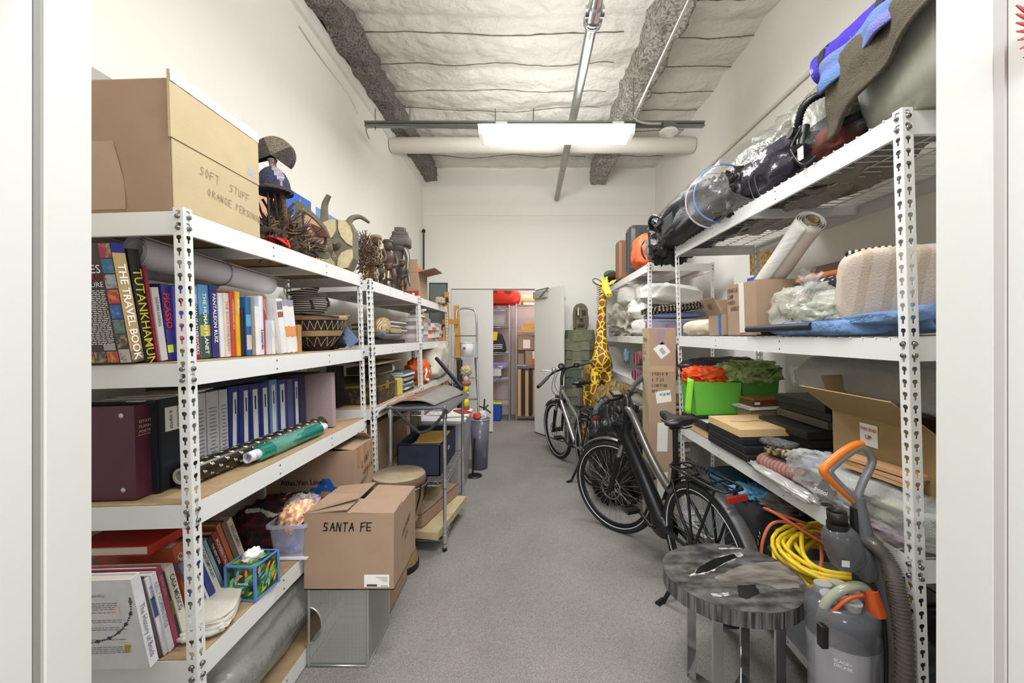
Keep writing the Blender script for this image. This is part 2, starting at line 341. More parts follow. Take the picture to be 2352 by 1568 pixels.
# left wall cabling
S(MB().tube(bez([P(685, 60, .00303)-Vector((-.01, 0, 0)), P(735, 130, .00333), P(800, 218, .00387), P(822, 262, .00405)], 8), .005, 6), 'wall_cable', PIPEW, 'thin white cable sagging along the upper left wall', 'cable')
S(MB().tube(bez([(WL+.02, 3.95, 3.42), (-1.45, 3.6, 3.36), (-1.1, 3.56, 3.36), (-.7, 3.54, 3.34), (-.5, 3.5, 3.29)], 8), .006, 6), 'lamp_cable', STEEL, 'armoured cable running along the strut into the left end of the lamp', 'cable')
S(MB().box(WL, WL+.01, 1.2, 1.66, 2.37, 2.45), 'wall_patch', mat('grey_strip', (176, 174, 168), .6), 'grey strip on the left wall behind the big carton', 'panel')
t = T('wall_standpipe', 'dark vertical rod standing in the far left corner', 'pipe', (-1.53, 5.9, 0))
mb = MB(); mb.cyl((-1.56, 5.9, 0.01), (-1.56, 5.9, 3.05), .014, 10); mb.build('rod', mat('dark_rod', (66, 66, 68), .5, .4), t); MB().box(-1.585, -1.535, 5.885, 5.915, 3.0, 3.03).build('cap', BLACKM, t)
# ---- double door at the back
DOORP = mat('door_paint', (226, 224, 217), .5)
struct(MB().box(DL+.006, DM, YB-.02, YB+.025, .02, DH-.006), 'door_3', DOORP)
t = bpy.data.objects.new('door_4', None); COL.objects.link(t); t.location = (DR, YB, 0); BASE[t.name] = Vector((DR, YB, 0)); t['kind'] = 'structure'
e = Vector((.45, 5.50)); a = Vector((DR+.0, YB-.03)); d = (e-a).normalized(); nn = Vector((-d.y, d.x))
fr = Matrix(((d.x, nn.x, 0, a.x), (d.y, nn.y, 0, a.y), (0, 0, 1, 0), (0, 0, 0, 1)))
MB(fr).box(0, .645, -.0, .045, .02, DH-.01).build('leaf', DOORP, t, bev=.003)
mb = MB(fr); mb.box(.02, .33, -.05, 0, 2.02, 2.12); mb.build('door_closer', mat('closer_grey', (178, 178, 172), .4, .3), t, bev=.006)
mb = MB(fr); mb.tube([(.2, -.06, 2.03), (.4, -.045, 2.15)], .008, 6); mb.tube([(.12, -.06, 2.135), (.40, -.05, 2.15)], .008, 6); mb.build('closer_arm', STEEL, t)
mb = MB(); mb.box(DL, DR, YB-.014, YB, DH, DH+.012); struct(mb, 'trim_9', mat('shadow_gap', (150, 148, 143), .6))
t = T('door_flush_bolt', 'small dark latch plate on the wall right of the open door', 'latch', (.49, YB-.01, 2.0)); MB().box(.50, .55, YB-.02, YB, 2.02, 2.07).build('plate', STEEL, t); MB().cyl((.525, YB-.03, 2.045), (.525, YB-.015, 2.045), .012, 10).build('bolt', BLACK, t)
# closet behind
CW = mat('closet_paint', (206, 188, 184), .8)
mb = MB(); mb.box(-1.1, 1.0, 7.45, 7.55, 0, 3.2); mb.box(-1.1, -1.0, YB+.12, 7.5, 0, 3.2); mb.box(.9, 1.0, YB+.12, 7.5, 0, 3.2); mb.box(-1.1, 1, YB+.1, 7.5, 3.2, 3.3)
struct(mb, 'wall_closet', CW)

# ================================================================ shelving units
def keyhole_strip(mb, o, dr, w, z0, z1, dbl=True):
    """flange sheet from o along dr (unit x/y) width w, punched with keyholes"""
    pitch = .0381; n = int((z1-z0)/pitch); o = Vector(o); dr = Vector(dr); cx = w*.5
    K = [(-.0035, -.0125), (-.0035, -.002), (-.008, .002), (-.008, .008), (-.0045, .012), (.0045, .012), (.008, .008), (.008, .002), (.0035, -.002), (.0035, -.0125)]
    Q = [(-w/2, -pitch/2), (-w/2, -.003), (-w/2, .002), (-w/2, .008), (-w/2, pitch/2), (w/2, pitch/2), (w/2, .008), (w/2, .002), (w/2, -.003), (w/2, -pitch/2)]
    for i in range(n):
        zc = z1-pitch*(i+.5); pt = lambda p: tuple(o+dr*(cx+p[0])+Vector((0, 0, zc+p[1])))
        vs = [pt(p) for p in K]+[pt(p) for p in Q]; m = len(K)
        mb.add(vs, [(j, (j+1) % m, (j+1) % m+m, j+m) for j in range(m)])
    zb = z1-pitch*n
    if zb > z0: mb.quad(tuple(o+Vector((0, 0, z0-o.z))), tuple(o+dr*w+Vector((0, 0, z0-o.z))), tuple(o+dr*w+Vector((0, 0, zb-o.z))), tuple(o+Vector((0, 0, zb-o.z))))
def shelving(label, xa, xb, y0, y1, zt, levels, deck, lean, xfr, group):
    """xa = aisle side x, xb = wall side x"""
    XF[0] = Matrix.Translation((xa, 0, ZC)) @ Matrix.Rotation(lean, 4, 'Y') @ Matrix.Translation((-xa, 0, -ZC)) if lean else Matrix.Identity(4)
    t = T('shelving_unit', label, 'shelving', ((xa+xb)/2, (y0+y1)/2, 0), group)
    s = 1 if xb > xa else -1; W = .031
    for x, sx in ((xa, s), (xb, -s)):
        for y, sy in ((y0, 1), (y1, -1)):
            mb = MB(); keyhole_strip(mb, (x, y, 0), (sx, 0, 0), W, 0.0, zt); keyhole_strip(mb, (x, y, 0), (0, sy, 0), W, 0.0, zt)
            mb.mi = 1
            for z in levels:
                for dz in (-.018, -.052):
                    if x == xa: mb.cyl((xa-s*.007, y+sy*W/2, z+dz), (xa+s*.004, y+sy*W/2, z+dz), .006, 8); mb.cyl((xa-s*.009, y+sy*W/2, z+dz), (xa, y+sy*W/2, z+dz), .003, 6)
                    if y == y0: mb.cyl((x+sx*W/2, y0-.007, z+dz), (x+sx*W/2, y0+.004, z+dz), .006, 8); mb.cyl((x+sx*W/2, y0-.009, z+dz), (x+sx*W/2, y0, z+dz), .003, 6)
            mb.build('post', [METAL_W, STEEL], t, solid=.0018)
    x0, x1 = sorted((xa, xb))
    def chan(a0, a1, p, sg, z, pl):                   # channel section: lip, web, lower lip
        q = lambda d, h: (p+sg*d, z-h); pr = [q(.003, .07), q(.003, 0), q(.005, 0), q(.005, .014), q(.02, .014), q(.02, .016), q(.005, .016), q(.005, .068), q(.016, .068), q(.016, .07)]
        return MB().prism(pr, a0, a1, pl)
    for z in levels:
        for x, sx in ((xa, s), (xb, -s)):
            mb = chan(y0+.006, y1-.006, x, sx, z, 'xz')
            if x == xa:
                mb.mi = 1
                for dz in (-.018, -.052):
                    for q in (1/3, 2/3): mb.cyl((xa+s*.001, y0+(y1-y0)*q, z+dz), (xa+s*.005, y0+(y1-y0)*q, z+dz), .0035, 6)
            mb.build('side_beam', [METAL_W, STEEL], t)
        for y, sy in ((y0, 1), (y1, -1)): chan(x0+.022, x1-.022, y, sy, z, 'yz').build('end_beam', METAL_W, t)
        if deck == 'board':
            for q in (1/3, 2/3):
                yy = y0+(y1-y0)*q; MB().box(x0+.006, x1-.006, yy-.018, yy+.018, z-.058, z-.018).build('cross_brace', METAL_W, t)
            MB().box(x0+.006, x1-.006, y0+.006, y1-.006, z-.012, z+.003).build('deck_board', BOARD, t)
        else:
            mb = MB(); n = int((y1-y0)/.05)
            for q in range(n+1):
                yy = y0+.012+(y1-y0-.024)*q/n; mb.tube([(x0-.002, yy, z+.001), (x1+.002, yy, z+.001)], .0026, 5)
            for q in range(6):
                xx = x0+.01+(x1-x0-.02)*q/5; mb.tube([(xx, y0+.005, z-.003), (xx, y1-.005, z-.003)], .0026, 5)
            mb.build('wire_deck', METAL_W, t)
            if z > 1: MB().box(x0+.006, x1-.006, (y0+y1)/2-.014, (y0+y1)/2+.014, z-.05, z-.008).build('cross_brace', METAL_W, t)
LE_L, LE_R = -.031, -.028
def xf(xa, lean): return Matrix.Translation((xa, 0, ZC)) @ Matrix.Rotation(lean, 4, 'Y') @ Matrix.Translation((-xa, 0, -ZC))
XA1 = -1.03; XA2 = -1.03; XAR = 1.124
XL1 = xf(XA1, LE_L); XRA = xf(XAR, -.028); I4 = Matrix.Identity(4)
shelving('white rivet shelving unit with board shelves nearest on the left, full of books', XA1, -1.50, 1.2, 2.48, 1.855, (1.845, 1.385, .957, .487, .077), 'board', LE_L, None, 'shelving units')
shelving('white board shelving unit second from the doorway on the left, behind the chrome cart', XA2, -1.50, 2.62, 3.76, 1.845, (1.835, 1.405, .985, .5, .077), 'board', LE_L, None, 'shelving units')
shelving('white board shelving unit farthest along the left wall, beside the easel', XA2, -1.50, 3.79, 5.09, 1.845, (1.835, 1.405, .985, .5, .077), 'board', LE_L, None, 'shelving units')
shelving('tall white wire-deck shelving unit nearest on the right, behind the vacuum cleaner', XAR, 1.75, 1.18, 3.02, 2.144, (2.135, 1.46, .80, .14), 'wire', -.028, None, 'shelving units')
shelving('tall white wire-deck shelving unit farthest on the right, beside the giraffe', 1.11, 1.72, 3.70, 5.95, 2.15, (2.14, 1.46, 1.0, .55, .14), 'wire', 0, None, 'shelving units')
XF[0] = I4
# ================================================================ left unit, contents
XF[0] = XL1
def ky(px, X, Z, lean=-.031): return 915*abs((X+lean*(Z-ZC))/(px-1215))
Z1, Z2, Z3, Z4, Z5 = 1.849, 1.389, .961, .491, .081
def cm(c, r=.45): return mat('cover_%d_%d_%d' % tuple(c), c, r, var=(20, .05))
def book(yn, yf, xs, z, h, d, lean, col, label, title=None, tc=(240, 240, 236), ts=.5, bold=.01, group=None, cat='book', spine2=None, name='book', zoff=.03, mag=False, front=None):
    t_ = (yf-yn)*math.cos(lean)*.97; fr = FR((xs, yn, z), rx=lean)
    r = T(name, label, cat, (xs-d/2, (yn+yf)/2, z), group); c = cm(col)
    mb = MB(fr); th = min(.003, t_*.2)
    mb.box(-d, 0, 0, th, 0, h); mb.box(-d, 0, t_-th, t_, 0, h); mb.box(-.004, 0, th, t_-th, 0, h); mb.build('cover', c, r)
    MB(fr).box(-d+.004, -.0045, th, t_-th, .003, h-(.001 if mag else .005)).build('pages', PAPER if mag else PAGES, r)
    if spine2:
        for a, b, cc in spine2: MB(fr).box(-.0005, .0006, .0006, t_-.0006, a*h, b*h).build('spine_panel', cm(cc), r)
    if title:
        size = min(t_*ts*1.35, .05); L = len(title)*size*.62
        if L > h*.86: size *= h*.86/L
        mb = MB(fr); mb.text(title, (.0008, t_/2-size*.33, h-zoff), (0, 0, -1), (0, 1, 0), size, bold); mb.build('lettering', mat('ink_%d_%d_%d' % tuple(tc), tc, .5), r)
    if front: front(r, fr, d, t_, h)
    return r
G2 = 'books on the second shelf of the nearest left unit'
def travel_front(r, fr, d, t_, h):
    mb = MB(fr); W_ = mat('ink_240_240_236', (240, 240, 236), .5)
    mb.text('IMAGES', (-.036-.118, -.001, h-.085), (1, 0, 0), (0, 0, 1), .034, .004); mb.text('A PICTURE', (-.036-.104, -.001, h-.125), (1, 0, 0), (0, 0, 1), .021, .002)
    rd = random.Random(3)
    for i in range(30):
        z = h-.137-i*.0054; x = -.036-.16
        while x < -.042:
            L = rd.uniform(.006, .02); L = min(L, -.040-x); mb.quad((x, -.001, z), (x+L, -.001, z), (x+L, -.001, z+.0022), (x, -.001, z+.0022)); x += L+.003
    mb.build('lettering', W_, r)
    mb = MB(fr); mb.text('COUNTRIES', (-.036-.132, -.001, h-.106), (1, 0, 0), (0, 0, 1), .026, .004); mb.build('lettering', mat('ink_150_30_40', (150, 30, 40), .5), r)
    cs = [(170, 50, 90), (60, 110, 150), (180, 180, 190), (200, 60, 70), (60, 90, 170), (70, 130, 90), (90, 70, 60), (200, 190, 190), (190, 60, 40)]
    for i in range(8):
        z = h-.044*(i)-.042; MB(fr).quad((-.034, -.0008, z), (-.001, -.0008, z), (-.001, -.0008, z+.040), (-.034, -.0008, z+.040)).build('cover_photo', mat('cover_photo_%d' % i, cs[i], .4, pat=('noise', 60, tuple(max(0, 255-c) for c in cs[i][::-1]), .6)), r)
    for i in range(4):
        MB(fr).quad((-.035-.036*(i+1), -.0008, .004), (-.037-.036*i, -.0008, .004), (-.037-.036*i, -.0008, .036), (-.035-.036*(i+1), -.0008, .036)).build('cover_photo', mat('cover_photo_%d' % ((i*3+3) % 9), (190, 70, 50), .4, pat=('noise', 60, (60, 50, 50), .5)), r)
    mb = MB(fr); mb.quad((-.075, -.001, .04), (-.04, -.001, .04), (-.04, -.001, .058), (-.075, -.001, .058)); mb.build('barcode', mat('barcode', (235, 235, 232), .6, pat=('stripex', (260, 0, 0), (30, 30, 30), .5)), r)
GLD = (206, 190, 90)
def B2(p0, p1, xs, h, d, lean, col, label, *a, z=Z2, **k):
    yn, yf = ky(p0, xs, z), ky(p1, xs, z); return book(yn, yf, xs, z+.002, h, d, lean, col, label, *a, group=G2, **k)
B2(304, 334, -1.19, .352, .27, .155, (72, 58, 54), 'thick tan and brown travel book at the near end, cover full of tiny print', 'THE TRAVEL BOOK', (244, 240, 236), .8, .02, spine2=[(.02, .92, (176, 150, 104)), (.92, 1, (34, 40, 110)), (0, .1, (80, 76, 80))], front=travel_front, zoff=.06)
B2(335, 361, -1.19, .345, .27, .14, (28, 27, 26), 'black book with tall yellow spine letters beside the travel book', 'TUTANKHAMUN', (214, 204, 70), .8, .006, zoff=.06)
B2(362, 370, -1.185, .30, .25, .13, (150, 40, 60), 'thin dark red book squeezed behind the black book with yellow letters')
B2(371, 387, -1.18, .235, .22, .12, (196, 190, 194), 'pale grey book with small dark spine print', 'SAFARI LIVING', (60, 60, 64), .45, 0)
B2(388, 406, -1.18, .25, .24, .09, (58, 52, 120), 'purple book with bold red spine letters', 'PICASSO', (206, 48, 44), .8, .02, spine2=[(0, .1, (40, 40, 110)), (.1, .2, (190, 220, 60))])
B2(407, 440, -1.17, .245, .25, .05, (60, 58, 150), 'wide blue book with big orange-red letters partly behind the post', 'PICASSO', (214, 66, 40), .7, .02, spine2=[(0, .25, (54, 110, 60))])
B2(447, 463, -1.165, .255, .25, .035, (44, 62, 54), 'dark green book with white spine title next to the near post', 'PERUVIAN FEATHERWORKS', (235, 232, 226), .5, .01, spine2=[(.0, .3, (150, 40, 40)), (.75, 1, (150, 170, 200))])
B2(464, 488, -1.16, .262, .26, .035, (96, 150, 196), 'thick sky-blue and green landscape book', 'THE HUMAN PLANET', (240, 240, 240), .45, .015, spine2=[(0, .3, (60, 80, 70)), (.3, .45, (196, 186, 50)), (.45, .6, (60, 100, 70))])
B2(489, 507, -1.155, .265, .26, .03, (42, 44, 112), 'navy book with white capitals along its spine', 'PANTALEON RUIZ', (240, 240, 246), .45, .015)
B2(508, 519, -1.15, .24, .23, .03, (222, 222, 224), 'plain white book right of the navy one')
B2(520, 533, -1.145, .242, .24, .03, (216, 206, 192), 'cream book with pale spine lettering', 'THE ROCKSCHILDREN', (170, 140, 120), .5, 0)
B2(534, 545, -1.14, .25, .24, .02, (178, 72, 58), 'brick red book in the middle of the row', 'CONTEMPORARY ART', (236, 220, 210), .35, 0)
B2(546, 556, -1.135, .252, .24, .015, (226, 170, 40), 'mustard yellow book in the middle of the row', 'PICASSO', (240, 236, 226), .5, .01)
B2(557, 567, -1.13, .19, .2, .01, (34, 32, 34), 'short black book right of the mustard yellow one')
B2(568, 581, -1.125, .235, .22, .01, (38, 96, 150), 'blue book with a splashy picture spine', spine2=[(.1, .35, (200, 190, 190)), (.5, .7, (90, 160, 200))])
B2(582, 588, -1.12, .235, .22, .01, (140, 136, 120), 'thin speckled grey book beside the blue picture spine')
B2(589, 598, -1.12, .2, .2, .01, (230, 226, 226), 'small off-white book in the second half of the row')
B2(599, 609, -1.115, .245, .24, .01, (226, 226, 236), 'white book with black serif name on its lower spine', 'Leonardo', (30, 30, 34), .6, .01, zoff=.14)
B2(610, 616, -1.11, .245, .24, .0, (160, 74, 52), 'thin rust coloured book next to the white serif book')
B2(617, 625, -1.10, .145, .16, 0, (206, 202, 220), 'short pale lavender book')
B2(626, 633, -1.10, .145, .16, 0, (238, 236, 228), 'short ivory book beside the lavender one')
for p0, i in ((648, 0), (661, 1), (673, 2)):
    B2(p0, p0+12.5, -1.085, .24, .21, .13, (228, 226, 226), ['leaning white magazine with a grey photo at the top, nearest of three', 'leaning white magazine with an orange patch, middle of three', 'leaning white magazine with an orange patch, farthest of three'][i], mag=True, name='magazine', cat='magazine', spine2=[(.3, .5, (222, 150, 96)), (.88, 1, (150, 150, 160))] if i else [(.8, .95, (120, 116, 120)), (.66, .76, (150, 84, 50))])
B2(686, 694, -1.08, .13, .15, .0, (176, 128, 76), 'small wooden coloured book leaning at the far end by the baskets')
film('film_clear')
S(MB().surf(lambda u, v: (-1.075+.012*math.sin(u*9+v*5)-.02*v, ky(630+26*u, -1.075, Z2)-.02*v, Z2+.01+.22*v+.01*math.sin(u*7)), 14, 14), 'plastic_sleeve', film('film_clear'), 'crinkled clear plastic sleeve standing in front of the leaning magazines', 'sleeve')
# the big paper roll lying on the books, up against the shelf above
t = T('paper_roll', 'long roll of white poster paper lying on top of the row of books', 'paper roll', (-1.25, 1.7, 1.68))
PR = mat('poster_paper', (214, 212, 218), .5)
def spiral(a, b, r0, r1, turns, n=20):
    a = Vector(a); b = Vector(b); ax = (b-a); q = ax.normalized().orthogonal().normalized(); s_ = ax.normalized().cross(q)
    return lambda u, v: a+ax*v+(q*math.cos(2*PI*turns*u)+s_*math.sin(2*PI*turns*u))*((r0+(r1-r0)*u)*(1-.25*v))
MB().surf(spiral((-1.26, 1.28, 1.745), (-1.165, 1.80, 1.70), .034, .058, 3), 90, 12).build('sheet', PR, t, solid=.001)
mb = MB(); mb.tube([Vector((-1.26, 1.28, 1.745)).lerp(Vector((-1.165, 1.80, 1.70)), .55)+Vector((.05*math.cos(a), 0, .05*math.sin(a))) for a in [i*PI/12 for i in range(24)]], .002, 5, True); mb.build('rubber_band', STEEL, t)
S(MB().surf(spiral((-1.36, 1.25, 1.72), (-1.32, 1.68, 1.70), .03, .045, 2), 60, 8), 'paper_roll', PR, 'shorter grey-white paper roll tucked behind the long one', 'paper roll', solid=.001)

# binders, third shelf
G3 = 'ring binders on the third shelf of the nearest left unit'
def binder(p0, p1, xs, h, d, col, label, title=None, tc=(30, 30, 34), strip=None, name='ring_binder', lines=False, lean=0, tiltstrip=0, cat='binder', z=Z3):
    yn, yf = ky(p0, xs, z), ky(p1, xs, z); t_ = (yf-yn)*.97; fr = FR((xs, yn, z+.003), rx=lean); r = T(name, label, cat, (xs-d/2, (yn+yf)/2, z), G3); c = cm(col, .32)
    mb = MB(fr); mb.box(-d, 0, 0, .003, 0, h); mb.box(-d, 0, t_-.003, t_, 0, h); mb.box(-.003, 0, .003, t_-.003, 0, h); mb.build('cover', c, r)
    MB(fr).box(-d+.03, -.012, .006, t_-.006, .006, h-.02).build('papers', PAPER, r)
    if strip:
        w_ = t_*.5 if not tiltstrip else t_*.4; o = t_*(.25 if not tiltstrip else .45)
        k = tiltstrip; MB(fr).quad((.001, o-k, .01), (.001, o+w_-k, .01), (.001, o+w_, h*.92), (.001, o, h*.92)).build('spine_label', mat('label_paper', strip, .6), r)
        mb = MB(fr); mb.quad((.0015, o+w_*.35, h*.62), (.0015, o+w_*.65, h*.62), (.0015, o+w_*.65, h*.82), (.0015, o+w_*.35, h*.82)); mb.build('print', INK, r)
    if lines:
        mb = MB(fr); rd = random.Random(int(p0))
        for i in range(15):
            zz = h*.78-i*.014; w_ = rd.uniform(.3, .75)*t_; mb.quad((.001, t_/2-w_/2, zz), (.001, t_/2+w_/2, zz), (.001, t_/2+w_/2, zz+.004), (.001, t_/2-w_/2, zz+.004))
        mb.build('print', mat('grey_print', (120, 120, 128), .6), r)
    return r, fr, t_
r, fr, t_ = binder(314, 361, -1.235, .292, .26, (84, 34, 56), 'thick burgundy binder with small gold capitals on the spine')
mb = MB(fr)
for i, s_ in enumerate(('ESTATE', 'PLANNING', 'PORTFOLIO')): mb.text(s_, (.001, .012, .235-.016*i), (0, 1, 0), (0, 0, 1), .0125, .004)
mb.quad((.001, .01, .196), (.001, t_-.01, .196), (.001, t_-.01, .1975), (.001, .01, .1975)); mb.build('gold_lettering', mat('gold_ink', (222, 200, 150), .4), r)
mb = MB(fr)
for z in (.03, .262): mb.lathe([(0, .004), (.005, .003), (.008, 0)], (-.042, 0, z), 14, Matrix.Rotation(PI/2, 3, 'X'))
mb.build('rivet', CHROME, r)
S(MB().box(-1.47, -1.37, 1.27, 1.30, Z3+.003, Z3+.29), 'ring_binder', cm((60, 26, 44), .35), 'dark plum binder at the extreme near end of the third shelf, beside the doorway', 'binder', G3)
r, fr, t_ = binder(364, 428, -1.215, .30, .26, (36, 40, 48), 'wide black binder with a white studio label, behind the near post', cat='binder')
MB(fr).quad((.001, .03, .19), (.001, .096, .19), (.001, .096, .27), (.001, .03, .27)).build('spine_label', PAPER, r)
mb = MB(fr); mb.text('studio b', (.0015, .056, .197), (0, 0, 1), (0, -1, 0), .019, .002); mb.text('prospectus', (.0015, .082, .197), (0, 0, 1), (0, -1, 0), .017, .002); mb.build('print', INK, r)
MB(fr).box(-.03, .004, .004, .012, 0, .30).build('spine_edge', CM if False else BLACK, r)
for p0, p1, i in ((452, 477, 0), (479, 506, 1), (508, 527, 2)): binder(p0, p1, -1.225, .295, .25, (206, 204, 208), ['white binder with grey printed spine list, half behind the near post', 'widest white binder with a dark printed list on its spine', 'narrow white binder just before the blue ones'][i], lines=True)
for i, (p0, p1) in enumerate(((529, 552), (553, 577), (578, 601), (602, 622))):
    binder(p0, p1, -1.225, .30-.002*i, .25, (44, 60, 130), ['first blue binder after the white ones, its label strip slanting', 'second blue binder, label strip slightly slanting', 'third blue binder with an upright white strip', 'fourth blue binder with a narrow white strip'][i], strip=(232, 232, 236), tiltstrip=(.012, .006, 0, 0)[i])
binder(623, 640, -1.225, .30, .25, (110, 160, 200), 'light blue file with a brown picture label', strip=(190, 170, 130))
binder(641, 662, -1.225, .295, .25, (52, 70, 150), 'blue binder right of the light blue file', strip=(222, 222, 228))
binder(663, 676, -1.225, .29, .25, (88, 96, 140), 'slate blue binder near the far end')
binder(677, 690, -1.225, .295, .25, (40, 56, 130), 'narrow blue binder with a white edge', strip=(222, 222, 228))
binder(691, 703, -1.225, .295, .25, (60, 60, 90), 'dark indigo binder last before the mauve album')
S(MB().box(-1.40, -1.095, 2.20, 2.235, Z3+.003, Z3+.305), 'photo_album', mat('mauve_cloth', (168, 146, 146), .8, bump=(160, .3)), 'large mauve cloth album standing with its cover toward the doorway', 'album', bev=.004)
S(MB().box(-1.36, -1.16, 1.9, 2.2, Z3+.306, Z3+.314), 'flat_folder', BLACKM, 'black folder lying across the tops of the far binders', 'folder')
mb = MB()
for i, (a, b_) in enumerate(((1.3, 1.46), (1.32, 1.5), (1.36, 1.52))): mb.ob(FR((-1.33+.01*i, (a+b_)/2, Z3+.302+.004*i), rz=.2*i-.2), .2, .17, .003)
S(mb, 'loose_papers', PAPER, 'loose white papers lying on top of the burgundy binder', 'papers')
S(MB().box(-1.45, -1.25, 1.5, 1.9, Z3+.306, Z3+.325), 'flat_folder', mat('charcoal_folder', (54, 54, 62), .6), 'charcoal folder lying on top of the white binders', 'folder')
# wrapping rolls
FOIL = mat('black_gold_foil', (58, 54, 46), .25, .6)
FOILG = mat('silver_print', (226, 218, 190), .4, .3)
def roll(name, label, a, b, r, m, core, cm_, motif=None, corep=.02):
    a, b = Vector(a), Vector(b); ax = (b-a).normalized(); t = T(name, label, 'wrapping paper roll', (a+b)/2-Vector((0, 0, r)))
    q = Vector((0, 0, 1)).cross(ax).normalized(); up = ax.cross(q)
    mb = MB(); mb.tube([a, b], r, 28, cap=False)
    for e_, sg in ((a, 1), (b, -1)):
        mb.surf(lambda u, v: e_+(q*math.cos(2*PI*u)+up*math.sin(2*PI*u))*(core+(r-core)*v), 28, 3, True)
    mb.build('paper', m, t)
    mb = MB(); mb.tube([a-ax*corep, b+ax*corep], core, 24, cap=False); mb.tube([b+ax*corep, a-ax*corep], core*.72, 24, cap=False)
    for e_ in (a-ax*corep, b+ax*corep): mb.surf(lambda u, v: e_+(q*math.cos(2*PI*u)+up*math.sin(2*PI*u))*core*(.72+.28*v), 24, 2, True)
    mb.build('core', cm_, t)
    if motif:
        L = (b-a).length; rd = random.Random(5)
        mb = MB()
        for i in range(int(L/.033)):
            for j in range(7):
                th = 2*PI*(j/7)+(.45 if i % 2 else 0); s_ = .033*(i+.5)
                def pt(x, y): return a+ax*(s_+x)+(q*math.cos(th+y/r)+up*math.sin(th+y/r))*(r+.0008)
                for x0, x1, y0_, y1_ in ((-.006, .006, -.002, .002), (-.008, -.004, -.006, 0), (.004, .008, 0, .006), (-.002, .001, -.001, .007)):
                    mb.add([pt(x0, y0_), pt(x1, y0_), pt(x1, y1_), pt(x0, y1_)], [(0, 1, 2, 3)])
        mb.build('printed_pattern', FOILG, t)
    return t
roll('wrapping_paper_roll', 'long black and gold foil gift wrap roll lying along the binders', (-1.175, 1.33, Z3+.042), (-1.125, 2.12, Z3+.042), .038, FOIL, .027, mat('grey_core', (190, 186, 178), .8), True, .004)
TEAL = mat('teal_foil', (40, 140, 130), .18, .5, pat=('noise', (30, 3, 30), (90, 196, 160), .55))
roll('wrapping_paper_roll', 'teal foil gift wrap roll on a white core near the shelf edge', (-1.105, 1.60, Z3+.034), (-1.085, 2.02, Z3+.034), .031, TEAL, .021, mat('white_core', (226, 226, 232), .6, pat=('noise', 50, (120, 130, 190), .62)), None, .055)
S(MB().surf(lambda u, v: Vector((-1.1, 1.66+.36*v, Z3+.034))+Vector((math.cos(2*PI*u), 0, math.sin(2*PI*u)))*(.034+.008*abs(mnoise.noise(Vector((u*9, v*12, 1))))), 30, 16, True), 'cellophane_sleeve', film('film_teal', (190, 235, 220), .12), 'torn clear cellophane loosely wrapped round the teal roll', 'plastic film')

# fourth shelf: books seen from above
G4 = 'books on the fourth shelf of the nearest left unit'
def B4(p0, p1, xs, h, d, lean, col, label, *a, **k):
    yn, yf = ky(p0, xs, Z4), ky(p1, xs, Z4); return book(yn, yf, xs, Z4+.002, h, d, lean, col, label, *a, group=G4, **k)
def beads_front(r, fr, d, t_, h):
    mb = MB(fr); rd = random.Random(8); grp = [(h-.075, 4), (h-.105, 1), (h-.13, 2), (h-.155, 2), (.1, 1), (.075, 4)]
    mb.text('Ancient and Beaded Jewelry', (-d+.015, -.001, h-.052), (1, 0, 0), (0, 0, 1), .0135, 0)
    for z0, n in grp:
        for i in range(n):
            x = -d+.015
            while x < -.06:
                L = rd.uniform(.006, .02); mb.quad((x, -.001, z0-i*.0065), (x+L, -.001, z0-i*.0065), (x+L, -.001, z0-i*.0065+.0018), (x, -.001, z0-i*.0065+.0018)); x += L+.003
    mb.build('lettering', mat('grey_violet_print', (130, 120, 150), .6), r)
    mb = MB(fr); P0 = [(-.012, h-.06), (-.02, h-.11), (-.05, h-.155), (-.09, h-.185), (-.14, h-.2), (-.2, h-.205)]
    pts = bez([(x, -.0015, z) for x, z in P0], 7)
    for i, p in enumerate(pts):
        rr = .0055 if i % 5 == 2 else .0028
        mb.mi = (i*7) % 3; mb.add([(p[0]+rr*math.cos(a), -.0012-.00002*i, p[2]+rr*math.sin(a)) for a in [j*PI/5 for j in range(10)]], [tuple(range(10))])
    mb.build('necklace_print', [mat('bead_dark', (58, 50, 44), .5), mat('bead_blue', (52, 66, 100), .5), mat('bead_olive', (110, 110, 70), .5)], r)
    mb = MB(fr); mb.ob(FR((-.052, -.001, .07), ry=.3), .016, .001, .026); mb.build('bead_print', mat('bead_gold', (120, 112, 50), .5, pat=('noise', 260, (210, 200, 110), .5)), r)
    mb = MB(fr); mb.quad((-.07, -.0009, h-.11), (-.05, -.0009, h-.11), (-.05, -.0009, h-.085), (-.07, -.0009, h-.085)); mb.quad((-.064, -.0007, .055), (-.042, -.0007, .055), (-.042, -.0007, .09), (-.064, -.0007, .09)); mb.build('print_tint', mat('cream_tint', (240, 226, 190), .6), r)
def book4(): pass
B4(345, 366, -1.145, .295, .25, .17, (232, 230, 236), 'large white book with a bead necklace printed on its cover', 'The History of Beads', (120, 110, 116), .55, 0, front=beads_front, zoff=.09)
B4(367, 377, -1.15, .275, .24, .2, (54, 46, 50), 'dark book with a lacy black and cream spine, second from the doorway', spine2=[(.02, .98, (90, 80, 78))])
B4(378, 389, -1.145, .27, .22, .2, (226, 224, 236), 'white book with a blue moonlit picture on the spine', 'EN RUSSIE', (40, 40, 80), .5, 0, spine2=[(.5, .75, (60, 80, 120))])
B4(390, 402, -1.14, .275, .23, .2, (222, 220, 228), 'white book with thin grey capitals beside the moonlit spine', 'KELLY HOPPEN STYLE', (120, 110, 130), .7, 0)
B4(403, 414, -1.14, .285, .25, .2, (150, 60, 84), 'rose-red shiny book standing in the near group', 'INDIAN LAND', (220, 160, 170), .5, 0)
B4(415, 423, -1.14, .26, .24, .22, (50, 48, 48), 'black book with olive marks near the post', spine2=[(.4, .6, (110, 110, 60))])
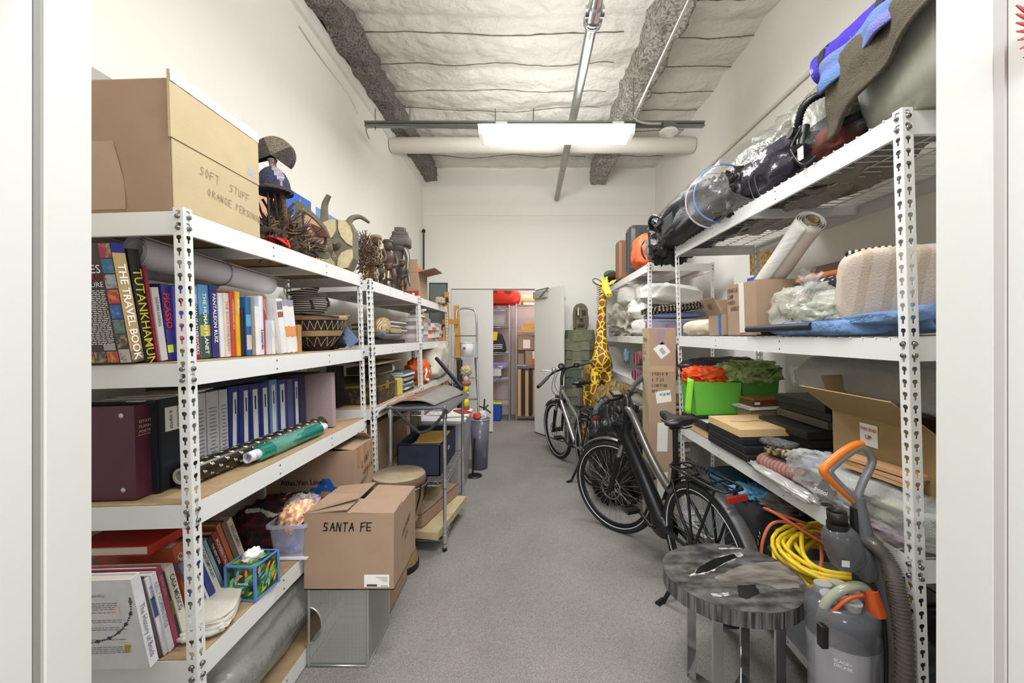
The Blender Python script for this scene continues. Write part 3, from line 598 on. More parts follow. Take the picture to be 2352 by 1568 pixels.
B4(424, 440, -1.135, .27, .25, .22, (222, 216, 204), 'cream book with black slab capitals near the post', 'CASA MEXICO', (50, 50, 50), .6, .01)
B4(441, 462, -1.17, .30, .25, .22, (190, 90, 60), 'tall orange and brown striped book behind the near post', 'CALIFORNIA', (240, 236, 226), .5, .01, spine2=[(.0, .25, (120, 130, 100)), (.25, .4, (70, 90, 130)), (.6, .7, (120, 60, 50))])
for i, (p0, p1, h, c, tt, tc, lb) in enumerate(((466, 476, .25, (120, 120, 140), None, (0, 0, 0), 'grey-violet book immediately past the near post'), (477, 492, .255, (216, 216, 222), 'INTERIORS by Design', (60, 60, 66), 'white book with narrow black capitals past the near post'), (493, 505, .25, (58, 64, 140), None, (0, 0, 0), 'royal blue book in the leaning far group'), (506, 517, .27, (226, 224, 220), 'CONTEMPORARY', (50, 50, 54), 'white book with bold capitals in the leaning far group'),
        (518, 525, .27, (130, 160, 170), None, (0, 0, 0), 'blue and yellow picture book, thin, in the leaning far group'), (526, 534, .265, (40, 40, 44), 'THE NEW YORK', (210, 210, 210), 'black book with grey letters in the leaning far group'), (535, 546, .27, (140, 50, 44), 'MODERN ITALIAN', (230, 210, 200), 'deep red book in the leaning far group'), (547, 556, .29, (176, 96, 56), None, (0, 0, 0), 'burnt orange book in the leaning far group'), (557, 566, .285, (110, 90, 76), None, (0, 0, 0), 'brown book in the leaning far group'), (567, 578, .28, (196, 184, 168), 'RECLAIMED', (110, 100, 90), 'beige book with grey capitals at the far end of the leaning group'))):
    B4(p0, p1, -1.16-.003*i, h, .22, .36, c, lb, tt, tc, .6, .01)
def flat_book(x0, x1, y0, y1, z, th, c, label, group, rz=0, cat='book', name='book'):
    fr = FR(((x0+x1)/2, (y0+y1)/2, z), rz=rz); a = (x1-x0)/2; b = (y1-y0)/2; r = T(name, label, cat, ((x0+x1)/2, (y0+y1)/2, z), group)
    mb = MB(fr); mb.box(-a, a, -b, b, 0, .003); mb.box(-a, a, -b, b, th-.003, th); mb.box(a-.004, a, -b, b, .003, th-.003); mb.build('cover', cm(c), r)
    MB(fr).box(-a+.004, a-.0045, -b+.004, b-.004, .003, th-.003).build('pages', PAGES, r); return r
# red hardbacks standing behind, covers toward the doorway
flat_book(-1.46, -1.20, 1.235, 1.40, Z4+.30, .03, (190, 44, 34), 'bright red hardback lying flat across the near books', G4, .0)
flat_book(-1.48, -1.20, 1.45, 1.66, Z4+.315, .026, (150, 40, 36), 'dark red hardback lying flat farther back', G4, .05)
flat_book(-1.45, -1.19, 1.44, 1.64, Z4+.342, .022, (196, 90, 50), 'orange-red edged hardback lying topmost on the dark red one', G4, -.05)
flat_book(-1.48, -1.28, 1.36, 1.46, Z4+.335, .012, (140, 60, 130), 'thin magenta booklet lying at the back on the near books', G4, .2)
flat_book(-1.46, -1.24, 1.68, 1.95, Z4+.315, .03, (44, 42, 46), 'black hardback lying flat on the books past the post', G4, 0)
flat_book(-1.45, -1.23, 1.70, 1.93, Z4+.347, .022, (92, 90, 96), 'grey hardback lying on the black one past the post', G4, .04)

# tissue box
t = T('tissue_box', 'bright toucan and leaf patterned tissue box with a tissue peeking out', 'tissue box', (-1.03, 1.43, Z4))
yb0 = ky(430+95, -1.03, Z4)
fr = FR((-1.085, 1.525, Z4+.003), rz=-.10)
TB = mat('tropical_print', (30, 36, 44), .35, pat=('noise', 26, (92, 160, 60), .56)); mb = MB(fr); mb.box(-.058, .058, -.058, .058, 0, .125); mb.build('carton', TB, t)
rd = random.Random(4)
mb = MB(fr)
def leafq(mb, o, r_, u_, a, L, w_):
    d = r_*math.cos(a)+u_*math.sin(a); e = r_*-math.sin(a)+u_*math.cos(a); o = Vector(o)
    mb.add([o, o+d*L*.3+e*w_, o+d*L*.7+e*w_*.8, o+d*L, o+d*L*.7-e*w_*.8, o+d*L*.3-e*w_], [(0, 1, 2, 3, 4, 5)])
for n, (ff, rr, uu) in enumerate(((lambda a, b: (-.05+a*.1, -.0588-.0001*rd.random(), b*.11+.006), Vector((1, 0, 0)), Vector((0, 0, 1))), (lambda a, b: (.0588, -.05+a*.1, b*.11+.006), Vector((0, 1, 0)), Vector((0, 0, 1))), (lambda a, b: (-.05+a*.1, -.05+b*.1, .1258), Vector((1, 0, 0)), Vector((0, 1, 0))))):
    for i in range(26): mb.mi = i % 4; leafq(mb, Vector(ff(rd.uniform(.05, .8), rd.uniform(.05, .75))), rr, uu, rd.uniform(.2, 1.5), .03, .006)
mb.build('leaf_print', [mat('leaf_a', (150, 196, 70), .4), mat('leaf_b', (90, 170, 210), .4), mat('leaf_c', (46, 110, 60), .4), mat('leaf_d', (236, 150, 40), .4)], t)
mb = MB(fr)
for x in (-.058, .058):
    for y in (-.058, .058): mb.ob(FR((x, y, .0625)), .008, .008, .127)
for z in (.002, .124):
    for s_ in (-1, 1): mb.ob(FR((0, s_*.058, z)), .12, .006, .006); mb.ob(FR((s_*.058, 0, z)), .006, .12, .006)
mb.build('blue_border', mat('cornflower', (90, 140, 210), .4), t)
MB(fr).blob((.0, .0, .135), (.022, .035, .022), 1, .35, 2, 3).build('tissue', PAPER, t)
mb = MB(fr); mb.text('Kleenex', (-.02, -.0593, .058), (1, 0, 0), (0, 0, 1), .016, .01); mb.build('logo', PAPER, t)
# towel
t0 = MB(); CL = mat('white_terry', (226, 220, 208), .95, bump=(300, .6), var=(20, .04))
t0.fr = FR((-1.13, 1.375, Z4+.016), rz=.45)
for i in range(4): t0.blob((.004*i, .006*i, .008*i), (.075-.003*i, .115-.004*i, .009), .42, .08, 2, i, 34, 12)
S(t0, 'folded_towel', CL, 'folded off-white cloth lying on the shelf edge by the near post', 'towel')
# clear bin with bag
def tub(label, c, sx, sy, h, taper, m, rim, name='plastic_bin', group=None, cat='bin', wall=.003, rz=0, lidm=None):
    t = T(name, label, cat, c, group); fr = FR(c, rz=rz)
    def ring(a, b, z, n=24, e=.22):
        o = []
        for i in range(n):
            th = 2*PI*i/n; cx, sx_ = math.cos(th), math.sin(th); o.append((a*math.copysign(abs(cx)**e, cx), b*math.copysign(abs(sx_)**e, sx_), z))
        return o
    n = 32; L = [ring(sx/2-taper, sy/2-taper, 0, n), ring(sx/2, sy/2, h, n), ring(sx/2-wall, sy/2-wall, h, n), ring(sx/2-taper-wall, sy/2-taper-wall, wall, n)]
    vs = sum(L, []); fs = [(j*n+i, j*n+(i+1) % n, (j+1)*n+(i+1) % n, (j+1)*n+i) for j in range(3) for i in range(n)]+[tuple(reversed(range(n))), tuple(range(3*n, 4*n))]
    MB(fr).add(vs, fs).build('body', m, t)
    A = [ring(sx/2, sy/2, h-.012, n), ring(sx/2+.009, sy/2+.009, h-.012, n), ring(sx/2+.009, sy/2+.009, h+.001, n), ring(sx/2-wall, sy/2-wall, h+.001, n)]
    MB(fr).add(sum(A, []), [(j*n+i, j*n+(i+1) % n, (j+1)*n+(i+1) % n, (j+1)*n+i) for j in range(3) for i in range(n)]).build('rim', rim, t)
    if lidm: MB(fr).add(ring(sx/2+.012, sy/2+.012, h, n)+ring(sx/2+.012, sy/2+.012, h+.014, n)+ring(sx/2-.01, sy/2-.01, h+.02, n), [(j*n+i, j*n+(i+1) % n, (j+1)*n+(i+1) % n, (j+1)*n+i) for j in range(2) for i in range(n)]+[tuple(range(2*n, 3*n)), tuple(reversed(range(n)))]).build('lid', lidm, t)
    return t, fr
CLP = mat('clear_plastic', (205, 208, 224), .12, alpha=.30); CLR = mat('clear_rim', (196, 200, 220), .15, alpha=.6)
t, fr = tub('small clear plastic bin overflowing with bagged craft bits', (-1.085, 1.845, Z4+.006), .17, .22, .145, .012, CLP, CLR)
MB(fr).box(-.09, .09, -.115, .115, -.003, .003).build('lid_underneath', mat('white_lid', (232, 228, 232), .4), t)
S(MB(fr).blob((0, 0, .06), (.068, .09, .055), .5, .2, 2, 2), 'craft_bag', mat('violet_bag', (120, 126, 206), .5, pat=('noise', 18, (206, 190, 190), .6)), 'violet-blue bag of bits in the bottom of the small clear bin', 'bag')
S(MB(fr).blob((.01, -.03, .15), (.062, .075, .055), .8, .25, 2.5, 5, 34, 24), 'yarn_bundle', mat('rainbow_yarn', (232, 150, 160), .6, pat=('stripex', (14, 6, 14), (240, 216, 140), .5, 6), var=(30, .2)), 'pink, orange and yellow ribbon bundle heaped in the small clear bin', 'yarn')
S(MB(fr).blob((-.01, .035, .155), (.065, .065, .055), .9, .35, 2, 8, 34, 24), 'plastic_bag', film('film_clear'), 'crinkled clear plastic bag bulging out of the small clear bin', 'plastic bag')
S(MB(fr).tube([(.055+.018*math.cos(a), -.085+.006*math.sin(a), .16+.018*math.sin(a)) for a in [i*PI/8 for i in range(16)]], .0035, 6, True), 'hair_band', BLACK, 'black elastic ring hooked over the near rim of the small clear bin', 'ring')
# dark textile with skull-like red border
S(MB().blob((-1.27, 1.96, Z4+.08), (.15, .16, .085), .7, .2, 2.2, 3, 44, 30), 'knit_blanket', mat('black_red_knit', (38, 34, 38), .95, pat=('noise', 24, (120, 24, 40), .57), bump=(120, .8)), 'black and dark red knitted throw heaped behind the small bin', 'blanket')
mb = MB(); rd = random.Random(6)
for i in range(26):
    a = i/26; p = Vector((-1.34+.26*a, 1.86+.02*math.sin(a*9), Z4+.165-.03*a)); mb.blob(p, (.012, .012, .010), 1, .4, 2, i, 10, 6)
S(mb, 'pompom_trim', mat('cream_pompom', (200, 194, 180), .95), 'row of cream crocheted pompoms along the dark knitted throw', 'trim', kind='stuff')
t = T('printed_cloth', 'red cloth printed with pale oval shapes draped behind the small bin', 'cloth', (-1.1, 2.08, Z4+.2))
fn = lambda u, v: Vector((-1.30+.26*u, 1.98+.14*v, Z4+.165-.05*u-.02*v+.008*math.sin(u*12)))
MB().surf(fn, 24, 8).build('cloth', mat('crimson_cloth', (156, 30, 50), .85), t, solid=.004)
mb = MB()
for i in range(10):
    for j in range(2):
        c = fn(.06+i*.1, .25+.5*j); mb.add([c+Vector((.008*math.cos(a), .022*math.sin(a), .0045-.0015*math.cos(a))) for a in [k*PI/6 for k in range(12)]], [tuple(range(12))])
mb.build('oval_print', mat('pale_print', (206, 190, 196), .8), t)

# ---- carton builder
def carton(label, x0, x1, y0, y1, z0, z1, m=None, flaps=(), tape=True, name='cardboard_box', group=None, fr=None, seam=None, base=None):
    """flaps: (side, length, angle from vertical outwards); side in -x +x -y +y"""
    m = m or CARD; t = T(name, label, 'box', base or ((fr or I4) @ Vector(((x0+x1)/2, (y0+y1)/2, z0))), group); w_ = .004
    mb = MB(fr); mb.box(x0, x1, y0, y0+w_, z0, z1); mb.box(x0, x1, y1-w_, y1, z0, z1); mb.box(x0, x0+w_, y0+w_, y1-w_, z0, z1); mb.box(x1-w_, x1, y0+w_, y1-w_, z0, z1); mb.box(x0, x1, y0, y1, z0, z0+w_)
    if not flaps: mb.box(x0, x1, y0, y1, z1-w_, z1)
    mb.build('carton', m, t)
    for sd, L, an in flaps:
        a = D(an); c, s_ = math.cos(a)*L, math.sin(a)*L
        if sd in ('-x', '+x'):
            x, q = (x0, -1) if sd == '-x' else (x1, 1); A = [(x, y0+.003, z1), (x, y1-.003, z1), (x+q*s_, y1-.003, z1+c), (x+q*s_, y0+.003, z1+c)]
        else:
            y, q = (y0, -1) if sd == '-y' else (y1, 1); A = [(x0+.003, y, z1), (x1-.003, y, z1), (x1-.003, y+q*s_, z1+c), (x0+.003, y+q*s_, z1+c)]
        MB(fr).quad(*A).build('flap', m, t, solid=.004)
    if tape and not flaps:
        cy = (x0+x1)/2; MB(fr).box(cy-.025, cy+.025, y0-.0008, y1+.0008, z1-.06, z1+.0008).build('tape', TAPE, t)
    return t
# ---- top shelf
XC = -1.075
t = T('cardboard_box', 'huge cardboard carton on the top left shelf, its top edge sealed with shiny tape', 'box', (-1.31, 1.42, Z1))
mb = MB(); x0, x1, y0, y1, z0, z1 = -1.545, XC, 1.215, 1.605, Z1, 2.27
mb.box(x0, x1, y0, y1, z0, z1-.012); mb.build('carton', CARD, t, bev=.004)
MB().box(x1-.001, x1+.007, y0-.006, y1, z0+.225, z1+.01).build('side_flap', mat('cardboard_light', (188, 170, 134), .8, bump=((4, 4, 300), .08), var=(8, .05)), t)
MB().box(x1+.001, x1+.004, y0, y1-.0, z0, z0+.224).build('side_panel', mat('cardboard_light', (188, 170, 134), .8), t)
MB().surf(lambda u, v: (x1+.009+.002*mnoise.noise(Vector((u*20, v*5, 0))), y0-.006+(y1-y0+.008)*u, z1-.024+.034*v), 40, 4).build('tape', TAPEW, t)
mb = MB(); mb.surf(lambda u, v: (x1+.006-.03*v, y0-.008+.012*u, z1-.02+.05*v), 8, 4); mb.build('tape_end', film('film_clear'), t)
MB().surf(lambda u, v: (-1.335+.12*u*(1-.3*v*v), y0-.0015-.001*math.sin(u*20+v*9), z0+.01+.21*v), 6, 6).build('tape_patch', mat('tape_gloss', (174, 146, 122), .15), t)
mb = MB(); mb.scrawl('SOFT  STUFF', (x1+.005, y0+.10, z0+.155), (0, 1, -.08), (0, 0, 1), .028, .0022, 2); mb.scrawl('ORANGE PERSONAL', (x1+.005, y0+.13, z0+.095), (0, 1, -.08), (0, 0, 1), .024, .0022, 3); mb.build('handwriting', INKL, t)
mb = MB(); mb.quad((x1+.0075, y0+.325, z0+.245), (x1+.0075, y0+.365, z0+.245), (x1+.0075, y0+.365, z0+.27), (x1+.0075, y0+.325, z0+.27)); mb.build('barcode_label', mat('barcode_y', (235, 235, 235), .6, pat=('stripey', (0, 300, 0), (30, 30, 60), .35)), t)
S(MB().box(-1.53, -1.5, 1.9, 1.96, 1.9, 1.96), 'wall_clip', METAL_W, 'small white bracket on the wall behind the carved pieces', 'bracket') if False else None

RAF = lambda n, c1, c2: mat(n, c1, .9, pat=('noise', (60, 60, 300), c2, .5), bump=(140, .8))
RD, RL, RN = RAF('raffia_dark', (52, 48, 44), (84, 78, 70)), RAF('raffia_light', (150, 138, 120), (96, 84, 70)), RAF('raffia_navy', (40, 42, 66), (62, 64, 90))
RLP = RAF('raffia_pale', (176, 168, 184), (120, 112, 120))
# fan-topped headdress on a stand
hx, hy = -1.12, 1.74
t = T('headdress', 'tall raffia headdress with a round fan over a domed cap, on a black rod', 'headdress', (hx, hy, Z1))
mb = MB(); mb.cyl((hx, hy, Z1+.01), (hx, hy, 2.10), .005, 8); mb.box(hx-.05, hx+.05, hy-.05, hy+.05, Z1, Z1+.01); mb.build('display_stand', BLACK, t)
def dome(c, R, H, n=40, m=10, k0=0):
    mb = MB(); vs = []; fs = []
    for j in range(m+1):
        a = PI/2*j/m
        for i in range(n): vs.append((c[0]+R*math.cos(a)*math.cos(2*PI*i/n), c[1]+R*math.cos(a)*math.sin(2*PI*i/n), c[2]+H*math.sin(a)))
    mb.add(vs, [], True)
    for j in range(m):
        for i in range(n):
            mb.f.append([j*n+i, j*n+(i+1) % n, (j+1)*n+(i+1) % n, (j+1)*n+i]); mb.sm.append(True)
            sec = ((i+4) % n)/n*6; fr_ = sec % 2; w_ = 1-abs(fr_-1); mb.m.append(0 if w_ > j/m*.9+.05 and fr_ < 2 else (1 if int(sec) % 4 < 2 else 2))
    mb.surf(lambda u, v: (c[0]+R*v*math.cos(2*PI*u), c[1]+R*v*math.sin(2*PI*u), c[2]), 30, 3, True)
    return mb
dome((hx+.005, hy+.03, 2.115), .068, .105).build('cap', [RN, RLP, RL], t)
MB().lathe([(.077, -.012), (.08, -.004), (.076, .004)], (hx+.005, hy+.03, 2.115)).build('cap_rim', RD, t)
MB().lathe([(.018, 0), (.013, .02), (.02, .04)], (hx+.005, hy+.03, 2.212), 14).build('neck', RL, t)
mb = MB(FR((hx+.005, hy+.03, 2.235), ry=D(12)))          # fan: half disc standing across the cap
n = 28
for s_ in (0, 1):
    pass
vs = []; pts = [(.02, 0)]+[(.092*math.cos(a)*1.0, .035+.082*math.sin(a)) for a in [-.55+(PI+1.1)*i/n for i in range(n+1)]]+[(-.02, 0)]
for i in range(1, len(pts)-2):
    mb.mi = 1 if n*.3 < i < n*.66 else 0
    p, q = pts[i], pts[i+1]; mb.add([(0, -.02, .03), (p[0], -.012, p[1]), (q[0], -.012, q[1]), (0, .02, .03), (p[0], .012, p[1]), (q[0], .012, q[1])], [(0, 1, 2), (5, 4, 3), (1, 4, 5, 2)], False)
mb.build('fan', [RD, RL], t)
mb = MB(); mb.tube(bez([(hx+.03, hy+.05, 2.11), (hx+.04, hy+.055, 2.0), (hx+.03, hy+.05, 1.94), (hx-.01, hy+.02, 1.885)], 6), [.012-.0004*i for i in range(19)], 8); mb.build('braided_handle', RAF('braid', (110, 84, 66), (70, 54, 44)), t)
mb = MB()
for i in range(4): mb.tube(bez([(hx-.03, hy+.02, 1.87), (hx+.01+.01*i, hy-.02+.02*i, 1.90), (hx+.05+.01*i, hy+.01, 1.885-.01*i)], 4), .005, 5)
mb.build('red_ribbon', mat('red_ribbon', (206, 40, 34), .5), t)
# twig & root bundle
def twigs(c, r, n, seed, L=(.03, .09), th=.0035, mats=None, up=.2):
    mb = MB(); rd = random.Random(seed)
    for i in range(n):
        while True:
            p = Vector((rd.uniform(-1, 1), rd.uniform(-1, 1), rd.uniform(-1, 1)))
            if p.length < 1: break
        q = Vector((p.x*r[0], p.y*r[1], p.z*r[2]))+Vector(c); d = (p*.7+Vector((rd.uniform(-1, 1), rd.uniform(-1, 1), rd.uniform(-1, 1)+up))).normalized()*rd.uniform(*L)
        mb.mi = i % len(mats); k = rd.uniform(.6, 1.4)*th; mb.tube([q, q+d*.5+Vector((0, 0, rd.uniform(-.01, .01))), q+d], [k, k*.8, k*.4], 5)
    return mb
TW = [mat('twig_dark', (70, 54, 44), .85), mat('twig_violet', (88, 76, 84), .85), mat('twig_tan', (150, 128, 84), .85), mat('twig_brown', (108, 80, 56), .85)]
mb = twigs((-1.16, 1.93, Z1+.085), (.10, .20, .075), 900, 1, mats=TW); mb.mi = 0; mb.blob((-1.17, 1.93, Z1+.062), (.09, .19, .06), .8, .3, 3, 2)
S(mb, 'twig_headdress', TW, 'big bristly heap of brown twigs and roots on the top shelf', 'twig bundle', kind='stuff')
mb = MB(); rd = random.Random(2)
for i in range(26):
    a = rd.uniform(-1.1, 1.3); q = Vector((-1.16+rd.uniform(-.04, .04), 1.83+rd.uniform(-.06, .06), Z1+.13)); mb.tube([q, q+Vector((rd.uniform(-.05, .05), math.sin(a)*.1, .07+math.cos(a)*.06))], [.004, .006], 6)
mb.blob((-1.16, 1.83, Z1+.10), (.05, .07, .05), .9, .3, 3, 2)
S(mb, 'nail_bundle', TW[0], 'cluster of dark spikes fanning up behind the headdress handle', 'bundle', kind='stuff')
# tilted woven shield mask
t = T('shield_mask', 'leaf-shaped woven shield mask leaning between the twigs and horned mask', 'mask', (-1.1, 2.13, Z1))
fr = FR((-1.10, 2.06, Z1+.165), rz=D(34), ry=D(-26)) @ Matrix.Scale(.92, 4)
def leafpts(a, b, n=36):
    o = []
    for i in range(n):
        th = 2*PI*i/n; z = b*math.sin(th); w_ = a*math.cos(th)*(1-.45*max(0, z/b)); o.append((w_, z))
    return o
for j, (k, m, n_) in enumerate(((1, mat('olive_weave', (112, 106, 86), .9, bump=(120, .7)), 'rim'), (.86, RL, 'woven_band'), (.72, mat('dark_weave', (58, 52, 46), .9), 'dark_band'), (.58, mat('sand_weave', (176, 152, 118), .9), 'inner_band'), (.46, mat('rose_clay', (182, 140, 116), .9, var=(40, .1)), 'face'))):
    MB(fr).prism(leafpts(.07*k, .15*k+(.02 if j == 0 else 0)), -.010-.004*j, .004, 'xz').build(n_, m, t)
MB(fr).prism([(.0, .03), (.05, -.02), (.05, -.07), (.0, -.04)], -.045, -.03, 'xz').build('nose_flap', mat('umber', (88, 50, 36), .8), t)
MB(fr).ob(FR((.03, 0, -.15)), .025, .02, .08).build('tab', RL, t)
# horned four-lobed mask
t = T('horned_mask', 'pale four-lobed carved mask with two curved horns at the end of the first unit', 'mask', (-1.12, 2.36, Z1))
fr = FR((-1.105, 2.33, Z1+.162), rz=D(2), rx=D(-4)) @ Matrix.Scale(1.18, 4)
oct_ = [(-.095, -.05), (-.06, -.12), (.06, -.135), (.085, -.08), (.085, .06), (.06, .11), (-.05, .12), (-.095, .06)]
DG = mat('grey_wood', (112, 104, 88), .85, var=(30, .15)); LOBE = mat('chalky_wood', (196, 184, 146), .9, var=(45, .12), bump=(90, .4))
MB(fr).prism(oct_, -.01, .05, 'xz').build('face', DG, t)
def lobe(cx, cz, rx_, rz_, a): return [(cx+rx_*math.cos(th)*math.cos(a)-rz_*math.sin(th)*math.sin(a), cz+rx_*math.cos(th)*math.sin(a)+rz_*math.sin(th)*math.cos(a)) for th in [2*PI*i/20 for i in range(20)]]
for lb_ in ([(-.088, .004), (-.09, .05), (-.062, .100), (-.028, .115), (-.002, .113), (.0, .06), (-.018, .025), (-.045, .006)], [(.012, .113), (.045, .108), (.068, .08), (.080, .04), (.080, -.022), (.052, -.005), (.024, .03), (.012, .07)], [(-.088, -.014), (-.055, -.018), (-.03, -.045), (-.012, -.08), (-.004, -.128), (-.052, -.114), (-.078, -.075)], [(.080, -.038), (.082, -.08), (.058, -.128), (.006, -.131), (.012, -.078), (.03, -.052), (.055, -.04)]):
    MB(fr).prism(lb_, -.018, -.009, 'xz').build('painted_lobe', LOBE, t)
MB(fr).cyl((0, -.01, -.015), (.015, -.06, -.01), .024, 14, .014).build('snout', DG, t)
HORN = mat('horn', (104, 94, 78), .6, var=(20, .2))
MB(fr).tube(bez([(-.10, .02, .03), (-.075, .02, .12), (-.065, .01, .20), (-.04, 0, .245)], 7), [.024-.0006*i for i in range(22)], 12).build('horn', HORN, t)
MB(fr).tube(bez([(.03, .04, .09), (.045, .06, .145), (.08, .09, .165), (.11, .13, .15)], 7), [.018-.0005*i for i in range(22)], 12).build('horn', HORN, t)
MB(fr).cyl((0, .045, -.135), (0, .045, .1), .006, 6).build('display_stand', BLACK, t)
S(twigs((-1.13, 2.43, Z1+.20), (.09, .05, .05), 420, 12, (.02, .07), .003, TW[:2]), 'feather_crest', TW[:2], 'ragged dark feather crest sticking up behind the horned mask', 'feathers', kind='stuff')
# posters on the left wall
XF[0] = I4
def poster(label, y0, y1, z0, z1, x, kind, name='poster', side=1, rz=0, grp=None, dz=0):
    t = T(name, label, 'poster', (x, (y0+y1)/2, z0), grp); w_ = .004*side
    X = lambda d: x+d*side
    MB().quad((X(.002), y0, z0), (X(.002), y1, z0+dz), (X(.002), y1, z1+dz), (X(.002), y0, z1)).build('sheet', mat('poster_sky_'+kind, {'temple': (60, 110, 210), 'city': (120, 160, 220), 'rose': (222, 170, 140), 'leaf': (206, 190, 150)}[kind], .4), t, solid=.002)
    H = z1-z0; W_ = y1-y0; q = lambda u, v: (X(.0045), y0+W_*u, z0+H*v+dz*u)
    if kind == 'temple':
        MB().add([q(0, 0), q(1, 0), q(1, .25), q(.85, .38), q(.72, .5), q(.62, .7), q(.57, .95), q(.52, .7), q(.4, .5), q(.2, .36), q(0, .3)], [tuple(range(11))]).build('temple_picture', mat('temple_cream', (216, 206, 186), .6, pat=('noise', 60, (160, 150, 130), .6)), t)
    elif kind == 'city':
        MB().add([q(0, 0), q(1, 0), q(1, .55), q(.85, .62), q(.7, .66), q(.5, .72), q(.35, .7), q(.2, .66), q(0, .6)], [tuple(range(9))]).build('ridge_picture', mat('ridge_blue', (76, 96, 150), .6, pat=('noise', (9, 9, 40), (130, 120, 150), .55)), t)
    elif kind == 'leaf':
        MB().add([q(0, 0), q(1, 0), q(1, .8), q(.7, .95), q(.3, .9), q(0, .75)], [tuple(range(6))]).build('foliage_picture', mat('gold_foliage', (190, 150, 80), .6, pat=('noise', 30, (120, 90, 40), .5)), t)
    return t
poster('poster of a pale temple spire against deep blue sky on the left wall', 2.60, 2.93, 2.16, 2.45, WL, 'temple')
poster('poster of a blue mountain ridge on the left wall, right of the temple poster', 3.0, 3.35, 2.14, 2.44, WL, 'city')
poster('orange-pink poster low on the left wall behind the headdress', 2.36, 2.52, 2.12, 2.38, WL, 'rose')
# ================================================================ left side, lower and far
XF[0] = XL1
S(MB().blob((-1.26, 1.72, Z5+.17), (.21, .50, .155), .6, .14, 1.6, 4, 60, 36), 'dust_cover', film('film_grey', (186, 186, 180), .5, .22), 'large crinkled grey-clear plastic sheeting bundle on the bottom shelf', 'plastic sheeting')
S(MB().box(-1.42, -1.12, 1.45, 2.0, Z5+.004, Z5+.24), 'storage_chest', mat('grey_case', (130, 130, 128), .6), 'grey box wrapped inside the plastic sheeting on the bottom shelf', 'box', bev=.01)
# moving carton at the far end of the fourth shelf
t = carton('moving-company carton with blue logo at the far end of the fourth shelf', -1.47, -.985, 2.19, 2.46, Z4+.003, .835, flaps=(('+x', .13, -82), ('-x', .18, -70), ('+y', .12, -60)))
mb = MB(); mb.text('Atlas,Van Lines', (-1.39, 2.1888, .655), (1, 0, 0), (0, 0, 1), .040, .018); mb.build('lettering', mat('navy_print', (24, 36, 70), .6), t)
mb = MB(); O = Vector((-1.195, 2.1885, .60)); A = lambda *p: mb.add([O+Vector((x, -.0004*len(mb.f), z)) for x, z in p], [tuple(range(len(p)))])
A((-.02, 0), (.02, 0), (.075, .085), (.035, .085)); A((.035, .085), (.075, .085), (.125, .0), (.125, -.04), (.10, -.03)); A((-.035, .018), (.11, .018), (.12, .038), (-.03, .038)); A((.12, -.04), (.135, .0), (.175, .03), (.185, .01), (.15, -.045))
mb.build('logo', mat('logo_blue', (30, 90, 168), .6), t)
MB().box(-.9845, -.984, 2.24, 2.27, .72, .835).build('tape', mat('tape_dark', (176, 130, 84), .5), t); MB().box(-.9845, -.984, 2.33, 2.365, .66, .835).build('tape', mat('tape_dark', (176, 130, 84), .5), t); MB().box(-.9845, -.984, 2.42, 2.44, .72, .835).build('tape', mat('tape_dark', (176, 130, 84), .5), t)
mb = MB(); mb.scrawl('LINT', (-.983, 2.29, .71), (0, 1, .3), (0, 0, 1), .036, .004, 4); mb.scrawl('FURNICAL', (-.983, 2.30, .66), (0, 1, .2), (0, 0, 1), .024, .003, 5); mb.scrawl('FRAGILE', (-.983, 2.24, .60), (0, 1, .3), (0, 0, 1), .026, .003, 6); mb.build('handwriting', INK, t)
# baskets, second shelf
BKD = mat('basket_black', (44, 36, 36), .85, bump=((90, 90, 260), .6)); BKT = mat('basket_tan', (176, 146, 108), .85, bump=((90, 90, 260), .6))
def zigzag(mb, c, prof, z0, z1, n, w_=.0035):
    def rad(z):
        for (r0, a), (r1, b_) in zip(prof, prof[1:]):
            if a <= z <= b_: return r0+(r1-r0)*(z-a)/max(b_-a, 1e-6)
        return prof[-1][0]
    for i in range(n):
        for s_ in (0, 1):
            pp = []
            for k in range(7):
                z = z0+(z1-z0)*k/6; a = 2*PI*(i+(.5*k/6 if s_ == 0 else 1-.5*k/6))/n; r_ = rad(z)+.0012; pp.append((c[0]+r_*math.cos(a), c[1]+r_*math.sin(a), c[2]+z))
            for p, q in zip(pp, pp[1:]):
                p, q = Vector(p), Vector(q); e = Vector((-math.sin(2*PI*i/n), math.cos(2*PI*i/n), 0))*w_/2; mb.add([p-e, p+e, q+e, q-e], [(0, 1, 2, 3)])
bc = (-1.205, 2.275, Z2+.002); pf = [(.055, 0), (.085, .04), (.115, .075), (.13, .11), (.148, .15), (.155, .178)]
t = T('woven_basket', 'flaring black woven basket with tan zigzag bands on the second shelf', 'basket', bc)
MB().lathe([(0, 0)]+pf+[(.150, .178), (.12, .11), (.05, .01), (0, .008)], bc, 40).build('bowl', BKD, t)
MB().lathe([(.1305, .082), (.1345, .105), (.139, .105)], (bc[0], bc[1], bc[2]), 40) if False else None
mb = MB(); mb.lathe([(.119, .078), (.133, .108)], bc, 40); mb.lathe([(.1545, .166), (.160, .180), (.158, .190), (.150, .186)], bc, 40); mb.build('tan_band', BKT, t)
mb = MB(); zigzag(mb, bc, pf, .112, .162, 26); zigzag(mb, bc, pf, .02, .074, 14); mb.build('zigzag_pattern', mat('straw', (204, 180, 140), .8), t)
pm = mat('meander', (46, 42, 44), .8, pat=('stripez', (0, 0, 26), (196, 186, 166), .68), bump=((60, 60, 260), .5))
t = T('woven_pot', 'round tilted olla basket with black and cream meander pattern', 'basket', (-1.215, 2.24, Z2+.19))
fr = FR((-1.225, 2.24, Z2+.192), ry=D(-9), rx=D(8))
